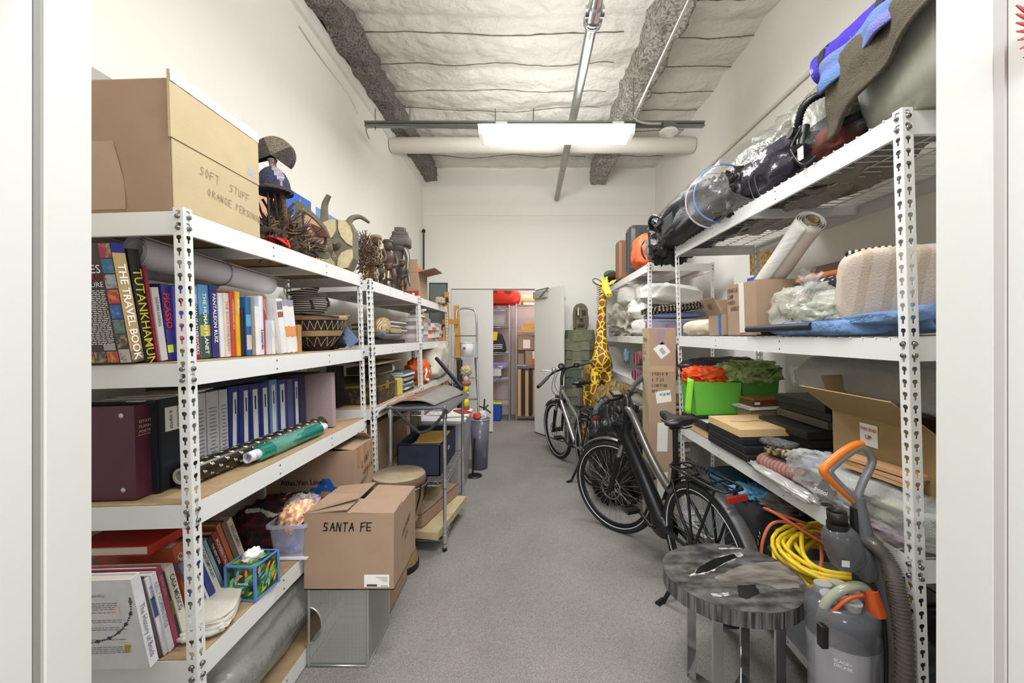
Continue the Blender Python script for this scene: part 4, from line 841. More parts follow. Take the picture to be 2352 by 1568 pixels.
MB(fr).lathe([(0, 0), (.06, 0), (.10, .025), (.118, .06), (.108, .09), (.075, .112), (.062, .122), (.074, .14), (.084, .15), (.08, .152), (.058, .124)], (0, 0, 0), 40).build('pot', pm, t)
for i in range(7): MB(fr).ob(Matrix.Rotation(2*PI*i/7, 4, 'Z') @ FR((.113, 0, .06)), .014, .012, .05).build('dark_bar', BKD, t)
t = T('shallow_basket', 'flat plate-like woven basket lying inside the flaring basket', 'basket', (-1.16, 2.33, Z2+.19)); MB(FR((-1.15, 2.33, Z2+.195), rx=D(4))).lathe([(0, -.02), (.06, -.018), (.10, 0), (.098, .004), (.06, -.012), (0, -.014)], (0, 0, 0), 30).build('dish', BKT, t)
S(MB(FR((-1.13, 2.17, Z2+.192), rz=.4, ry=.12)).box(-.09, .09, -.06, .06, 0, .003), 'folded_card', mat('slate_card', (88, 86, 104), .7), 'dark slate card poking out over the basket rim', 'card')
S(MB(FR((-1.10, 2.42, Z2+.075), rz=.2, ry=D(52))).box(-.06, .06, -.012, .012, -.035, .035), 'blue_box', mat('blue_grey_box', (100, 124, 160), .6), 'small blue-grey box propped beside the flaring basket', 'box')
S(MB().blob((-1.26, 2.395, Z2+.06), (.14, .06, .055), .7, .25, 3, 9), 'dark_bag', mat('black_cloth', (32, 32, 36), .9), 'black cloth heap behind the baskets at the end of the first unit', 'bag')
S(twigs((-1.2, 2.42, Z2+.14), (.09, .04, .03), 160, 22, (.03, .09), .0012, [TW[0]]), 'feather_tuft', TW[0], 'wispy dark feathers sticking out behind the baskets', 'feathers', kind='stuff')

# ---- carved figures on the second unit
ZT = 1.839
def figure(label, x, y, h, m, deco=None, lean=0, mats=None):
    t = T('carved_figure', label, 'carving', (x, y, ZT)); fr = FR((x, y, ZT), rz=lean); s = h
    mb = MB(fr)
    mb.tube(bez([(0, 0, .40*s), (0, 0, .5*s), (.0, -.01*s, .62*s), (0, 0, .74*s), (0, 0, .80*s)], 5), [s*v for v in (.10, .105, .11, .115, .11, .105, .10, .10, .105, .11, .115, .12, .12, .115, .10, .085, .07, .055, .05, .05, .05)], 14)
    mb.blob((0, -.01*s, .89*s), (.085*s, .10*s, .115*s), .9, .05, 2, 1, 18, 14)
    for sx in (-1, 1):
        mb.tube(bez([(sx*.06*s, 0, .44*s), (sx*.09*s, -.06*s, .28*s), (sx*.075*s, .0, .12*s), (sx*.075*s, -.01*s, .03*s)], 5), [s*(.062-.0016*i) for i in range(16)], 10)
        mb.blob((sx*.075*s, -.04*s, .022*s), (.04*s, .075*s, .022*s), .8, 0, 1, 1, 12, 8)
        mb.tube(bez([(sx*.11*s, 0, .74*s), (sx*.16*s, .01*s, .62*s), (sx*.15*s, -.05*s, .50*s), (sx*.05*s, -.10*s, .47*s)], 5), [s*(.042-.001*i) for i in range(16)], 10)
    mb.build('body', m, t)
    MB(fr).blob((0, .01*s, .965*s), (.105*s, .11*s, .05*s), .8, .1, 3, 4, 18, 10).build('cap', mats[0], t)
    if deco:
        mb = MB(fr); rd = random.Random(3)
        for i in range(46):
            q = rd.random(); a = -PI/2+rd.uniform(-1.2, 1.2); z = (.9-.8*q)*s; rr = .13*s; c = Vector((rr*math.cos(a), rr*math.sin(a), z))
            mb.mi = i % 3; L = [c+Vector((.02*math.cos(u)*.6, .004, .022*math.sin(u))) for u in [k*PI/4 for k in range(8)]]; mb.tube(L, .005, 5, True)
        mb.build('shell_strings', mats, t)
    else:
        mb = MB(fr)
        for z in (.2, .47): mb.lathe([(.1*s, z*s-.006), (.112*s, z*s), (.1*s, z*s+.006)], (0, 0, 0), 20)
        mb.build('carved_ring', mats[0], t)
    return t
WD = mat('dark_carved_wood', (66, 54, 48), .55, var=(30, .25)); WD2 = mat('brown_carved_wood', (84, 66, 54), .5, var=(30, .25))
figure('carved figure covered in strings of pale shells and cord', -1.13, 3.0, .385, WD, True, .2, [TW[2], mat('bone', (190, 176, 146), .6), WD2])
figure('smooth dark carved standing figure right of the shell-covered one', -1.10, 3.17, .39, WD2, None, .5, [WD])
S(twigs((-1.17, 2.90, ZT+.20), (.05, .05, .17), 520, 31, (.02, .06), .0035, TW), 'raffia_tassel', TW, 'shaggy raffia and fibre bundle left of the carved figures', 'raffia', kind='stuff')
figure('small wrapped carved figure under the long beak', -1.045, 3.34, .265, WD, None, .1, [mat('cord', (120, 90, 60), .9)])
t = T('beaked_mask', 'tall dark mask with stacked cap and long curved beak', 'mask', (-1.08, 3.48, ZT)); fr = FR((-1.09, 3.46, ZT), rz=.25)
GW = mat('grey_carved_wood', (92, 84, 80), .6, var=(25, .25)); mb = MB(fr)
mb.tube([(-.03, 0, 0), (-.025, 0, .2), (-.02, 0, .40)], [.03, .032, .05], 14); mb.blob((-.015, -.0, .40), (.07, .07, .05), .8, .05, 2, 3); mb.build('post', GW, t)
mb = MB(fr)
for z0, z1, a in ((.40, .47, .088), (.47, .485, .075), (.485, .52, .068), (.52, .56, .048)): mb.blob((0, 0, (z0+z1)/2), (a, a*.9, (z1-z0)/2+.006), .35, .05, 4, z0*9, 28, 8)
mb.build('stacked_cap', GW, t)
MB(fr).tube(bez([(.03, -.02, .40), (.055, -.05, .30), (.05, -.06, .18), (.07, -.06, .05)], 6), [.03-.0013*i for i in range(19)], 10).build('beak', GW, t)
mb = MB(fr); mb.tube(bez([(.035, -.05, .38), (.062, -.085, .30), (.056, -.088, .2), (.07, -.075, .08)], 6), [.008-.0003*i for i in range(19)], 6); mb.build('pale_inlay', mat('pale_inlay', (190, 180, 160), .6), t)
t = carton('open carton with yellow sticker and upright flap on the far top shelf', -1.36, -1.075, 3.93, 4.28, ZT, 2.10, flaps=(('-y', .125, 0), ('+x', .17, 78), ('+y', .08, 0)))
mb = MB(); mb.ob(FR((-1.19, 3.9275, 2.15), ry=.5), .055, .002, .05); mb.build('yellow_sticker', mat('sticker_yellow', (226, 220, 50), .6), t)
mb = MB(); mb.box(-1.36, -1.075, 3.928, 3.93, ZT, ZT+.075); mb.build('red_stripe', mat('carton_red', (160, 54, 40), .7), t)
S(MB().blob((-1.20, 4.10, 2.13), (.09, .09, .11), .8, .1, 2, 3), 'orange_bundle', mat('orange_cloth', (222, 96, 50), .7), 'orange round bundle peeking out of the open carton', 'bundle')
S(MB().blob((-1.02, 4.62, ZT+.035), (.05, .07, .035), .7, .3, 3, 3), 'bone_object', mat('bone', (190, 176, 146), .6), 'pale bony object on the far top shelf beside the easel', 'ornament')
S(twigs((-1.02, 4.80, ZT+.04), (.05, .06, .03), 60, 5, (.03, .06), .006, [BLACKM]), 'black_straps', BLACKM, 'tangle of black straps at the far end of the top shelf', 'straps', kind='stuff')
S(MB().box(-1.3, -1.2, 3.60, 3.74, ZT, ZT+.11), 'grey_crate', mat('grey_crate', (160, 160, 156), .6), 'small grey box behind the beaked mask', 'box')
S(MB().box(-1.05, -1.04, 3.62, 3.66, ZT, ZT+.02), 'price_tag', PAPER, 'tiny white tag at the shelf edge beside the beaked mask', 'tag')
# ---- second unit, second shelf (z 1.405)
ZS = 1.409
S(MB(FR((-1.10, 2.98, ZS+.125), rz=D(12), rx=D(8))).blob((0, 0, 0), (.06, .20, .068), .9, .06, 2, 1, 30, 22), 'carved_vessel', mat('tan_striped_wood', (182, 156, 118), .6, pat=('stripex', (22, 5, 0), (96, 76, 58), .82), var=(20, .1)), 'tan carved gourd-like vessel with dark curved stripes', 'vessel')
S(MB(FR((-1.13, 3.22, ZS+.085), rz=D(3))).box(-.06, .06, -.16, .16, 0, .035), 'wooden_paddle', mat('weathered_tan', (170, 148, 104), .8, var=(20, .12)), 'weathered tan board lying beyond the striped vessel', 'board')
t = T('metal_pan', 'grey metal tray with folded corner under the striped vessel', 'tray', (-1.12, 3.0, ZS+.03))
MB(FR((-1.11, 3.03, ZS+.035))).surf(lambda u, v: (-.09+.18*u, -.26+.52*v, .035*(abs(2*v-1)**6+abs(2*u-1)**6)), 14, 20).build('tray', mat('grey_sheet', (132, 134, 140), .45, .3), t, solid=.003)
S(MB().box(-1.40, -1.06, 2.7, 3.4, ZS, ZS+.03), 'black_case', mat('navy_case', (36, 38, 48), .6), 'flat navy-black case at the bottom under the metal tray', 'case')
for i in range(5): S(MB(FR((-1.28, 3.4, ZS+.10+.017*i), rz=.03*(i % 3-1))).box(-.14, .16, -.2, .25, 0, .014), 'canvas_board', mat('board_%d' % (i % 2), ((196, 192, 190), (90, 84, 80))[i % 2], .8), ('pale', 'dark', 'pale', 'dark', 'pale')[i]+' flat board, '+('lowest', 'second up', 'middle', 'fourth up', 'topmost')[i]+' in the pile behind the striped vessel', 'board', 'flat boards behind the vessel')
# small boxed sets on the third unit
rd = random.Random(11); cs = [(226, 222, 220), (188, 184, 182), (150, 146, 146), (214, 206, 206), (198, 120, 84), (120, 116, 118), (206, 180, 160), (160, 166, 176), (176, 170, 168)]
G5 = 'small boxes stacked on the farthest left unit'
for col_ in range(6):
    y = 3.87+col_*.17
    z = ZS
    for row in range(6):
        h = rd.uniform(.034, .05); 
        if row == 0 and col_ == 1: h = .07
        if z+h > ZS+.27-.012*col_: break
        c = cs[rd.randrange(len(cs))] if not (row == 2 and col_ == 2) else (206, 92, 50); dx = rd.uniform(-.012, .012)
        r_ = T('small_box', ('white', 'light grey', 'grey', 'pale pink-white', 'terracotta', 'dark grey', 'peach', 'blue-grey', 'stone grey', 'orange')[cs.index(c) if c in cs else 9]+' small flat box, '+('lowest', 'second up', 'third up', 'fourth up', 'fifth up', 'topmost')[row]+' in the '+('nearest', 'second', 'third', 'fourth', 'fifth', 'farthest')[col_]+' stack along the shelf', 'box', (-1.12+dx, y+.07, z), G5)
        MB().box(-1.24+dx, -1.06+dx, y, y+rd.uniform(.13, .155), z, z+h-.001).build('box', mat('smallbox_%d_%d_%d' % c, c, .6), r_)
        z += h
for i in range(4): S(MB(FR((-1.12, 3.98+.05*(i % 2), ZS+.245+.022*i), rz=.2*i)).box(-.07, .07, -.06, .06, 0, .018), 'paper_bundle', mat('smallbox_%d_%d_%d' % cs[i], cs[i], .6), ('white', 'light grey', 'grey', 'pale pink')[i]+' paper bundle, '+('lowest', 'second up', 'third up', 'topmost')[i]+' above the nearest small-box stack', 'papers', 'paper bundles on top of the small boxes')
# ---- third shelf (z .985)
ZM = .989
ch = (-1.22, 2.955, ZM+.003)
t = T('ornate_chest', 'dark domed treasure chest with gilt ornament, behind the near post', 'chest', ch)
OR = mat('dark_gilt', (48, 42, 34), .45, .2, pat=('noise', 24, (136, 112, 62), .62), bump=(60, .6)); ORL = mat('dark_lid', (56, 50, 40), .45, .2, pat=('noise', 14, (110, 96, 62), .63), bump=(50, .4))
MB().box(-1.37, -1.065, 2.79, 3.12, ZM+.003, ZM+.125).build('chest_body', OR, t, bev=.004)
mb = MB(); pr = [(2.785, .125)]+[(2.955-.170*math.cos(a), .125+.065*math.sin(a)) for a in [PI*i/12 for i in range(13)]]; mb.prism([(y, ZM+z) for y, z in pr], -1.375, -1.06, 'yz'); mb.build('domed_lid', ORL, t)
mb = MB(); mb.box(-1.376, -1.059, 2.784, 3.125, ZM+.118, ZM+.130); mb.build('gilt_edge', mat('aged_gilt', (150, 124, 64), .4, .5), t)
mb = MB(); mb.box(-1.0645, -1.058, 2.92, 2.98, ZM+.09, ZM+.15); mb.build('clasp', mat('aged_gilt', (150, 124, 64), .4, .5), t)
S(MB().box(-1.12, -1.06, 3.17, 3.30, ZM+.003, ZM+.13), 'yellow_book', mat('pale_yellow_cover', (222, 208, 110), .6, pat=('stripey', (0, 60, 30), (60, 54, 40), .92)), 'thick pale yellow booklet standing right of the ornate chest', 'book')
for i in range(9):
    w_ = .17-.006*i; z = ZM+.003+.019*i; c = ((50, 54, 60), (220, 220, 222), (70, 96, 110), (190, 190, 190), (40, 40, 46), (150, 158, 166))[i % 6]
    flat_book(-1.07-w_-.05*rd.random(), -1.06+.01*rd.uniform(-1, 1), 3.36, 3.36+.24+.02*rd.random(), z, .018, c, ('slate', 'white', 'teal', 'grey', 'black', 'pale blue')[i % 6]+' paperback, '+('lowest', 'second', 'third', 'fourth', 'fifth', 'sixth', 'seventh', 'eighth', 'topmost')[i]+' up in the pile right of the yellow booklet', 'paperback pile on the second unit', rd.uniform(-.1, .1))
S(MB(FR((-1.2, 3.22, ZM+.21))).tube([(-.02, -.18, 0), (.02, .16, .0)], .035, 18), 'paper_roll', PAPER, 'white roll lying above the paperbacks on the second unit', 'paper roll')
S(MB().box(-1.36, -1.14, 2.95, 3.3, ZM+.195, ZM+.25), 'dark_box', mat('umber_box', (70, 62, 54), .7), 'dark brown box behind the white roll on the second unit', 'box')
S(MB(FR((-1.2, 3.0, ZM+.285), rz=.05, ry=D(3))).box(-.16, .14, -.25, .35, 0, .008), 'portfolio_board', CARDD, 'brown cardboard sheet lying across the top of the third shelf', 'board')
S(MB().box(-1.37, -1.30, 2.68, 2.78, ZM+.003, ZM+.28), 'black_speaker', BLACKM, 'tall black box left of the ornate chest', 'box')
t = T('orange_bag', 'bunched orange nylon bag with a white strap on the farthest left unit', 'bag', (-1.10, 4.0, ZM))
MB().blob((-1.14, 4.05, ZM+.115), (.10, .17, .115), .85, .28, 2.2, 6, 44, 30).build('bag', mat('orange_nylon', (214, 96, 34), .5), t)
MB().tube([(-1.035+.01*math.sin(3*a), 4.0+.06*math.cos(a), ZM+.09+.055*math.sin(a)) for a in [i*PI/10 for i in range(20)]], .011, 6, True).build('strap', PAPER, t)
S(MB().blob((-1.12, 4.62, ZM+.20), (.14, .33, .20), .6, .12, 1.5, 5, 40, 26), 'wrapped_cushion', mat('marbled_wrap', (206, 200, 186), .35, var=(6, .15)), 'tall pale plastic-wrapped bundle at the far end of the third shelf', 'bundle')
S(MB().box(-1.3, -1.09, 4.25, 4.4, ZM+.003, ZM+.05), 'paper_stack', PAPER, 'flat white paper stack behind the orange bag', 'papers')
# lower shelves of second and third units
for i, (x0, x1, y0, y1, z0, z1) in enumerate(((-1.45, -1.08, 2.75, 3.1, .504, .86), (-1.45, -1.1, 3.2, 3.6, .504, .78), (-1.45, -1.1, 3.95, 4.5, .504, .84), (-1.45, -1.08, 2.8, 3.5, .081, .42), (-1.45, -1.1, 4.0, 4.9, .081, .40))):
    carton(['closed carton behind the chrome cart on the fourth shelf, nearest', 'closed carton behind the navy bin', 'closed carton on the fourth shelf of the farthest left unit', 'long low carton on the bottom shelf behind the cart', 'long carton on the bottom shelf of the farthest left unit'][i], x0, x1, y0, y1, z0, z1)
S(MB().blob((-1.2, 3.78, .504+.12), (.14, .07, .115), .7, .2, 2, 4), 'fabric_heap', mat('olive_grey', (92, 92, 80), .9), 'olive grey fabric heap on the fourth shelf between cartons', 'fabric')
XF[0] = I4
# ================================================================ floor, left: mesh box, cartons, drum
MESHM = bpy.data.materials.new('wire_mesh'); MESHM.use_nodes = True
_n = MESHM.node_tree.nodes; _L = MESHM.node_tree.links; _b = _n['Principled BSDF']; _b.inputs['Base Color'].default_value = lin((176, 176, 168)); _b.inputs['Metallic'].default_value = .2; _b.inputs['Roughness'].default_value = .35
_tc = _n.new('ShaderNodeTexCoord'); _mp = _n.new('ShaderNodeMapping'); _mp.inputs['Scale'].default_value = (230, 230, 230); _v = _n.new('ShaderNodeTexVoronoi'); _v.voronoi_dimensions = '2D'; _v.inputs['Randomness'].default_value = .0; _v.inputs['Scale'].default_value = 1; _s = _n.new('ShaderNodeSeparateXYZ'); _a = _n.new('ShaderNodeMath'); _k = _n.new('ShaderNodeCombineXYZ')
_L.new(_tc.outputs['Object'], _mp.inputs[0]); _L.new(_mp.outputs[0], _s.inputs[0]); _L.new(_s.outputs[0], _a.inputs[0]); _L.new(_s.outputs[1], _a.inputs[1]); _L.new(_a.outputs[0], _k.inputs[0]); _L.new(_s.outputs[2], _k.inputs[1]); _L.new(_k.outputs[0], _v.inputs['Vector']); _c = _n.new('ShaderNodeMath'); _c.operation = 'GREATER_THAN'; _c.inputs[1].default_value = .31
_L.new(_v.outputs['Distance'], _c.inputs[0]); _L.new(_c.outputs[0], _b.inputs['Alpha'])
mx0, mx1, my0, my1, mz = -.975, -.715, 1.765, 2.03, .352
t = T('mesh_file_box', 'silver wire-mesh box with a half-round cutout, under the marked carton', 'mesh box', ((mx0+mx1)/2, (my0+my1)/2, 0))
mb = MB(); cut = [(mx0, .10+.0), (mx0, .02), (mx1, .02), (mx1, mz-.01), (mx0, mz-.01), (mx0, .265)]+[(mx0+.058*math.cos(a), .185+.08*math.sin(a)) for a in [PI/2-PI*i/14 for i in range(1, 15)]]
mb.add([(x, my0, z) for x, z in cut], [tuple(range(len(cut)))]); mb.quad((mx1, my0, .01), (mx1, my1, .01), (mx1, my1, mz), (mx1, my0, mz)); mb.quad((mx0, my1, .01), (mx1, my1, .01), (mx1, my1, mz), (mx0, my1, mz)); mb.quad((mx0, my0, .01), (mx1, my0, .01), (mx1, my1, .01), (mx0, my1, .01))
mb.build('mesh_panel', MESHM, t)
mb = MB()
for z in (.006, mz-.006): mb.tube([(mx0, my0, z), (mx1, my0, z), (mx1, my1, z), (mx0, my1, z)], .006, 8, True)
for x in (mx0, mx1):
    for y in (my0, my1): mb.tube([(x, y, .006), (x, y, mz-.006)], .006, 8)
mb.tube([(mx0, my0-.001, .265)]+[(mx0+.058*math.cos(a), my0-.001, .185+.08*math.sin(a)) for a in [PI/2-PI*i/14 for i in range(1, 14)]]+[(mx0, my0-.001, .105)], .004, 6)
mb.build('frame', mat('silver_frame', (190, 190, 186), .3, .7), t)
# marked carton
t = carton('closed-over carton marked in black handwriting, on the mesh box', -.985, -.592, 1.745, 2.075, mz+.003, .685, flaps=(('+x', .19, -88), ('-x', .19, -84)))
MB().quad((-.982, 1.748, .688), (-.592, 1.748, .688), (-.592, 1.86, .697), (-.80, 1.875, .70)).build('flap', CARD, t, solid=.004)
MB().quad((-.982, 1.748, .690), (-.95, 1.90, .715), (-.80, 1.88, .72), (-.78, 1.83, .722)).build('flap', CARD, t, solid=.004)
mb = MB(); mb.scrawl('SANTA FE', (-.90, 1.7445, .613), (1, 0, .0), (0, 0, 1), .036, .0055, 9); mb.build('handwriting', INK, t)
mb = MB(); mb.scrawl('COSTUMES', (-.591, 1.86, .53), (0, 1, .35), (0, 0, 1), .022, .003, 7); mb.scrawl('ETC.', (-.591, 1.90, .50), (0, 1, .35), (0, 0, 1), .02, .003, 8); mb.build('handwriting', INK, t)
mb = MB(); mb.quad((-.722, 1.7442, .367), (-.612, 1.7442, .367), (-.612, 1.7442, .422), (-.722, 1.7442, .422)); mb.build('shipping_label', PAPER, t)
mb = MB(); mb.quad((-.71, 1.7436, .370), (-.665, 1.7436, .370), (-.665, 1.7436, .380), (-.71, 1.7436, .380)); mb.text('TEXARIL', (-.65, 1.7436, .370), (1, 0, 0), (0, 0, 1), .009, .01)
for i in range(4): mb.quad((-.64-.01*i, 1.7436, .392+.006*i), (-.62, 1.7436, .392+.006*i), (-.62, 1.7436, .3935+.006*i), (-.64-.01*i, 1.7436, .3935+.006*i))
mb.build('label_print', mat('label_ink', (70, 70, 70), .6), t)
carton('plain carton standing on the floor behind the mesh box', -.955, -.735, 2.05, 2.40, 0, .352)
# djembe drum
dx, dy = -.845, 2.72
t = T('djembe_drum', 'goblet drum with stained skin head standing behind the marked carton', 'drum', (dx, dy, 0)); dx, dy = -.825, 2.53
DW = mat('drum_wood', (150, 122, 84), .45, var=(8, .15)); DS = mat('drum_skin', (152, 136, 112), .7, var=(7, .3)); DF = mat('drum_felt', (118, 92, 78), .95, bump=(160, .8))
MB().lathe([(.10, 0), (.115, .004), (.12, .03), (.105, .10), (.082, .18), (.078, .23), (.10, .30), (.135, .37), (.152, .44), (.155, .53)], (dx, dy, 0), 36).build('shell', DW, t)
MB().lathe([(.116, 0), (.124, 0), (.124, .035), (.116, .04)], (dx, dy, 0), 36).build('foot_ring', BLACK, t)
MB().lathe([(.160, .535), (.166, .54), (.166, .585), (.16, .592)], (dx, dy, 0), 40).build('felt_band', DF, t)
MB().lathe([(.16, .592), (.155, .597), (0, .594)], (dx, dy, 0), 40).build('skin_head', DS, t)
mb = MB(); mb.tube([(dx+.168*math.cos(a), dy+.168*math.sin(a), .528) for a in [i*PI/20 for i in range(40)]], .007, 8, True); mb.build('hoop', STEEL, t)
for i in range(10):
    a = 2*PI*i/10+.2; mb = MB(); mb.tube([(dx+.172*math.cos(a), dy+.172*math.sin(a), .55), (dx+.165*math.cos(a), dy+.165*math.sin(a), .47), (dx+.125*math.cos(a), dy+.125*math.sin(a), .36)], .006, 6); mb.build('tension_lug', BLACK, t)
MB().surf(lambda u, v: (dx+.158*math.cos(-.95+.3*u), dy+.158*math.sin(-.95+.3*u), .44+.06*v), 6, 3).build('maker_label', mat('silver_label', (150, 156, 166), .4), t)
# ---- chrome wire cart
cx0, cx1, cy0, cy1 = -.945, -.575, 2.72, 3.45
t = T('wire_cart', 'chrome wire shelving cart with three shelves, behind the drum', 'shelving', ((cx0+cx1)/2, (cy0+cy1)/2, 0))
CH2 = mat('cart_chrome', (206, 206, 208), .25, .85)
for x in (cx0, cx1):
    for y in (cy0, cy1):
        mb = MB(); p = []; r_ = []
        mb.tube([(x, y, .02), (x, y, .99)], .0125, 14)
        for i in range(37): mb.tube([(x, y, .03+.0254*i), (x, y, .034+.0254*i)], .0131, 14)
        mb.build('post', CH2, t)
        MB().cyl((x, y, 0), (x, y, .022), .016, 12).build('foot', BLACK, t)
for z in (.10, .475, .955):
    mb = MB()
    for dz in (0, -.032): mb.tube([(cx0, cy0, z+dz), (cx1, cy0, z+dz), (cx1, cy1, z+dz), (cx0, cy1, z+dz)], .003, 6, True)
    def zz(a, b):
        a, b = Vector(a), Vector(b); n = int((b-a).length/.03); mb.tube([a.lerp(b, i/n)+Vector((0, 0, -.032*(i % 2))) for i in range(n+1)], .002, 5)
    zz((cx0, cy0, z), (cx1, cy0, z)); zz((cx1, cy0, z), (cx1, cy1, z)); zz((cx0, cy0, z), (cx0, cy1, z))
    n = 26
    for i in range(n+1): y = cy0+(cy1-cy0)*i/n; mb.tube([(cx0, y, z+.002), (cx1, y, z+.002)], .0018, 5)
    for x in (cx0+.12, cx1-.12): mb.tube([(x, cy0, z-.003), (x, cy1, z-.003)], .003, 6)
    for x in (cx0, cx1):
        for y in (cy0, cy1): mb.cyl((x, y, z-.045), (x, y, z+.01), .017, 12)
    mb.build('wire_shelf', CH2, t)
    MB().tube([(cx1, cy0, z-.05), (cx1, cy0, z-.045)], .0155, 12).build('clip_ring', BLACK, t)
FELT = mat('charcoal_felt', (84, 82, 84), .95, bump=(260, .7), sheen=.2)
t = T('felt_pad', 'charcoal felt pad with hanging crocheted fringe on top of the cart', 'pad', (-.76, 3.05, .96))
MB().surf(lambda u, v: (cx0-.07+.02*v+(cx1-cx0+.10)*u, cy0-.03+.82*v, .974+.006*mnoise.noise(Vector((u*4, v*6, 0)))-.03*max(0, (abs(2*u-1)-.85)/.15)), 24, 24).build('pad', FELT, t, solid=.010)
mb = MB(); pts = bez([(cx0+.05, cy0-.035, .965), (cx0+.12, cy0-.05, .90), (cx0+.19, cy0-.055, .835), (cx0+.22, cy0-.055, .82), (cx0+.28, cy0-.055, .84), (cx0+.34, cy0-.05, .90), (cx1+.02, cy0-.035, .97)], 9)
for i, p in enumerate(pts[:-1]): mb.tube([p, pts[i+1]], .009+.004*(i % 2), 6, cap=False)
mb.build('fringe', mat('grey_crochet', (74, 72, 72), .95, bump=(300, 1)), t)
t = T('leather_flap', 'folded brown leather and grey suede panel pitched like a roof on the felt pad', 'leather panel', (-.77, 3.05, .98))
LB = mat('brown_suede', (134, 98, 78), .8, var=(12, .12)); LG = mat('grey_suede', (128, 124, 118), .85, var=(12, .06))
f2 = lambda a, b, c, d: (lambda u, v: Vector(a).lerp(Vector(b), u).lerp(Vector(d).lerp(Vector(c), u), v)+Vector((0, 0, .014*math.sin(PI*u))))
a_, b_, c_, d_ = (-.95, 2.74, .985), (-.80, 2.72, 1.025), (-.72, 3.42, 1.045), (-.92, 3.4, .99)
MB().surf(f2(a_, b_, c_, d_), 10, 10).build('brown_side', LB, t, solid=.008); MB().surf(f2(b_, (-.655, 2.76, .985), (-.545, 3.35, .985), c_), 10, 10).build('grey_side', LG, t, solid=.008)
mb = MB(); A_, B_ = Vector(a_), Vector(b_)
for i in range(34):
    p = (A_.lerp(B_, i/17) if i < 17 else B_.lerp(Vector((-.655, 2.76, .985)), (i-17)/17))+Vector((0, .035, .018)); mb.tube([p, p+Vector((.003, .006, .003))], .0022, 4)
mb.build('lacing', mat('pale_lace', (190, 168, 140), .8), t)
S(MB().surf(lambda u, v: (-1.0+.07*u, 2.80+.5*v, .975+.02*u+.006*math.sin(v*15)), 8, 20), 'woven_cloth', mat('rose_ecru_weave', (196, 160, 140), .9, pat=('stripey', (0, 80, 0), (150, 70, 66), .7)), 'rose and ecru woven cloth tucked at the left of the leather panel', 'cloth', solid=.012)
# navy fabric bin on the cart
NV = mat('navy_canvas', (38, 42, 62), .85, bump=(300, .4)); NVB = mat('navy_inner', (26, 28, 36), .9)
bx0, bx1, by0, by1, bz0, bz1 = -.925, -.625, 2.80, 3.38, .482, .70
t = T('fabric_bin', 'open navy canvas bin with papers on the middle of the cart', 'bin', ((bx0+bx1)/2, (by0+by1)/2, bz0))
mb = MB(); w_ = .006
for a in ((bx0, bx1, by0, by0+w_), (bx0, bx1, by1-w_, by1), (bx0, bx0+w_, by0, by1), (bx1-w_, bx1, by0, by1)): mb.box(*a, bz0, bz1)
mb.box(bx0, bx1, by0, by1, bz0, bz0+.006); mb.build('canvas', NV, t)
MB().tube([(bx0, by0, bz1), (bx1, by0, bz1), (bx1, by1, bz1), (bx0, by1, bz1)], .006, 6, True).build('piping', NVB, t)
mb = MB(); mb.blob((bx1+.001, 3.1, .60), (.002, .035, .018), 1, 0, 1, 1, 20, 8); mb.build('oval_badge', mat('badge_teal', (150, 190, 190), .5), t)
S(MB(FR((-.76, 3.15, .665), rz=.1, rx=.05)).box(-.11, .12, -.14, .16, 0, .006), 'manila_envelope', mat('manila', (222, 184, 84), .7), 'yellow manila envelope lying in the navy bin', 'envelope')
S(MB(FR((-.77, 3.0, .64), rz=-.15)).box(-.12, .12, -.13, .16, 0, .01), 'loose_papers', mat('grey_paper', (176, 174, 176), .8), 'loose grey-white papers under the manila envelope', 'papers')
S(MB().box(-.90, -.65, 2.84, 3.34, .489, .63), 'paper_stack', mat('dim_papers', (110, 106, 104), .8), 'stack of files filling the navy bin below the loose papers', 'papers')
carton('long slim carton with a semicircular white label on the cart\'s lowest shelf', -.13, .09, -.3, .3, 0, .09, fr=FR((-.745, 3.03, .155), rz=D(-14)), base=(-.745, 3.03, .155))
t = T('flat_carton', 'flat wide carton under the slim one at the bottom of the cart', 'box', (-.74, 2.98, .104)); MB(FR((-.73, 2.98, .104), rz=D(-9))).box(-.19, .17, -.30, .32, 0, .048).build('carton', mat('cardboard_light', (188, 170, 134), .8), t); MB(FR((-.73, 2.98, .104), rz=D(-9))).box(-.191, .171, -.05, .0, -.0, .049).build('tape', TAPE, t)
mb = MB(FR((-.745, 3.03, .155), rz=D(-14))); mb.add([(.0+.06*math.cos(a), -.301, .085-.06*math.sin(a)) for a in [PI*i/14 for i in range(15)]], [tuple(range(15))]); lab = mb.build('round_label', PAPER, bpy.data.objects[[o.name for o in bpy.data.objects if o.name.startswith('cardboard_box')][-1]])
# ---- clear tub with lid, papers, totem, hamper
CL2 = mat('frosted_plastic', (200, 202, 206), .25, alpha=.55)
t, fr = tub('large frosted storage tub with white lid beyond the cart', (-.80, 3.93, .0), .40, .62, .68, .03, CL2, mat('white_lid', (232, 228, 232), .4), name='storage_tub', cat='tub', lidm=mat('white_lid', (232, 228, 232), .4))
S(MB().blob((-.80, 3.93, .3), (.14, .24, .27), .5, .2, 2, 4), 'stored_cloth', mat('grey_cloth', (150, 150, 160), .9), 'grey cloth packed inside the large frosted tub', 'cloth')
mb = MB(FR((-.70, 3.86, .705), rz=.3)); mb.box(-.12, .1, -.12, .13, 0, .01); S(mb, 'paper_stack', PAPER, 'white papers lying on the frosted tub lid', 'papers')
mb = MB(FR((-.66, 3.92, .716), rz=.6)); mb.box(-.05, .06, -.1, .1, 0, .012); S(mb, 'red_booklet', mat('red_cover', (180, 40, 40), .6), 'red booklet lying on the papers on the tub lid', 'booklet')
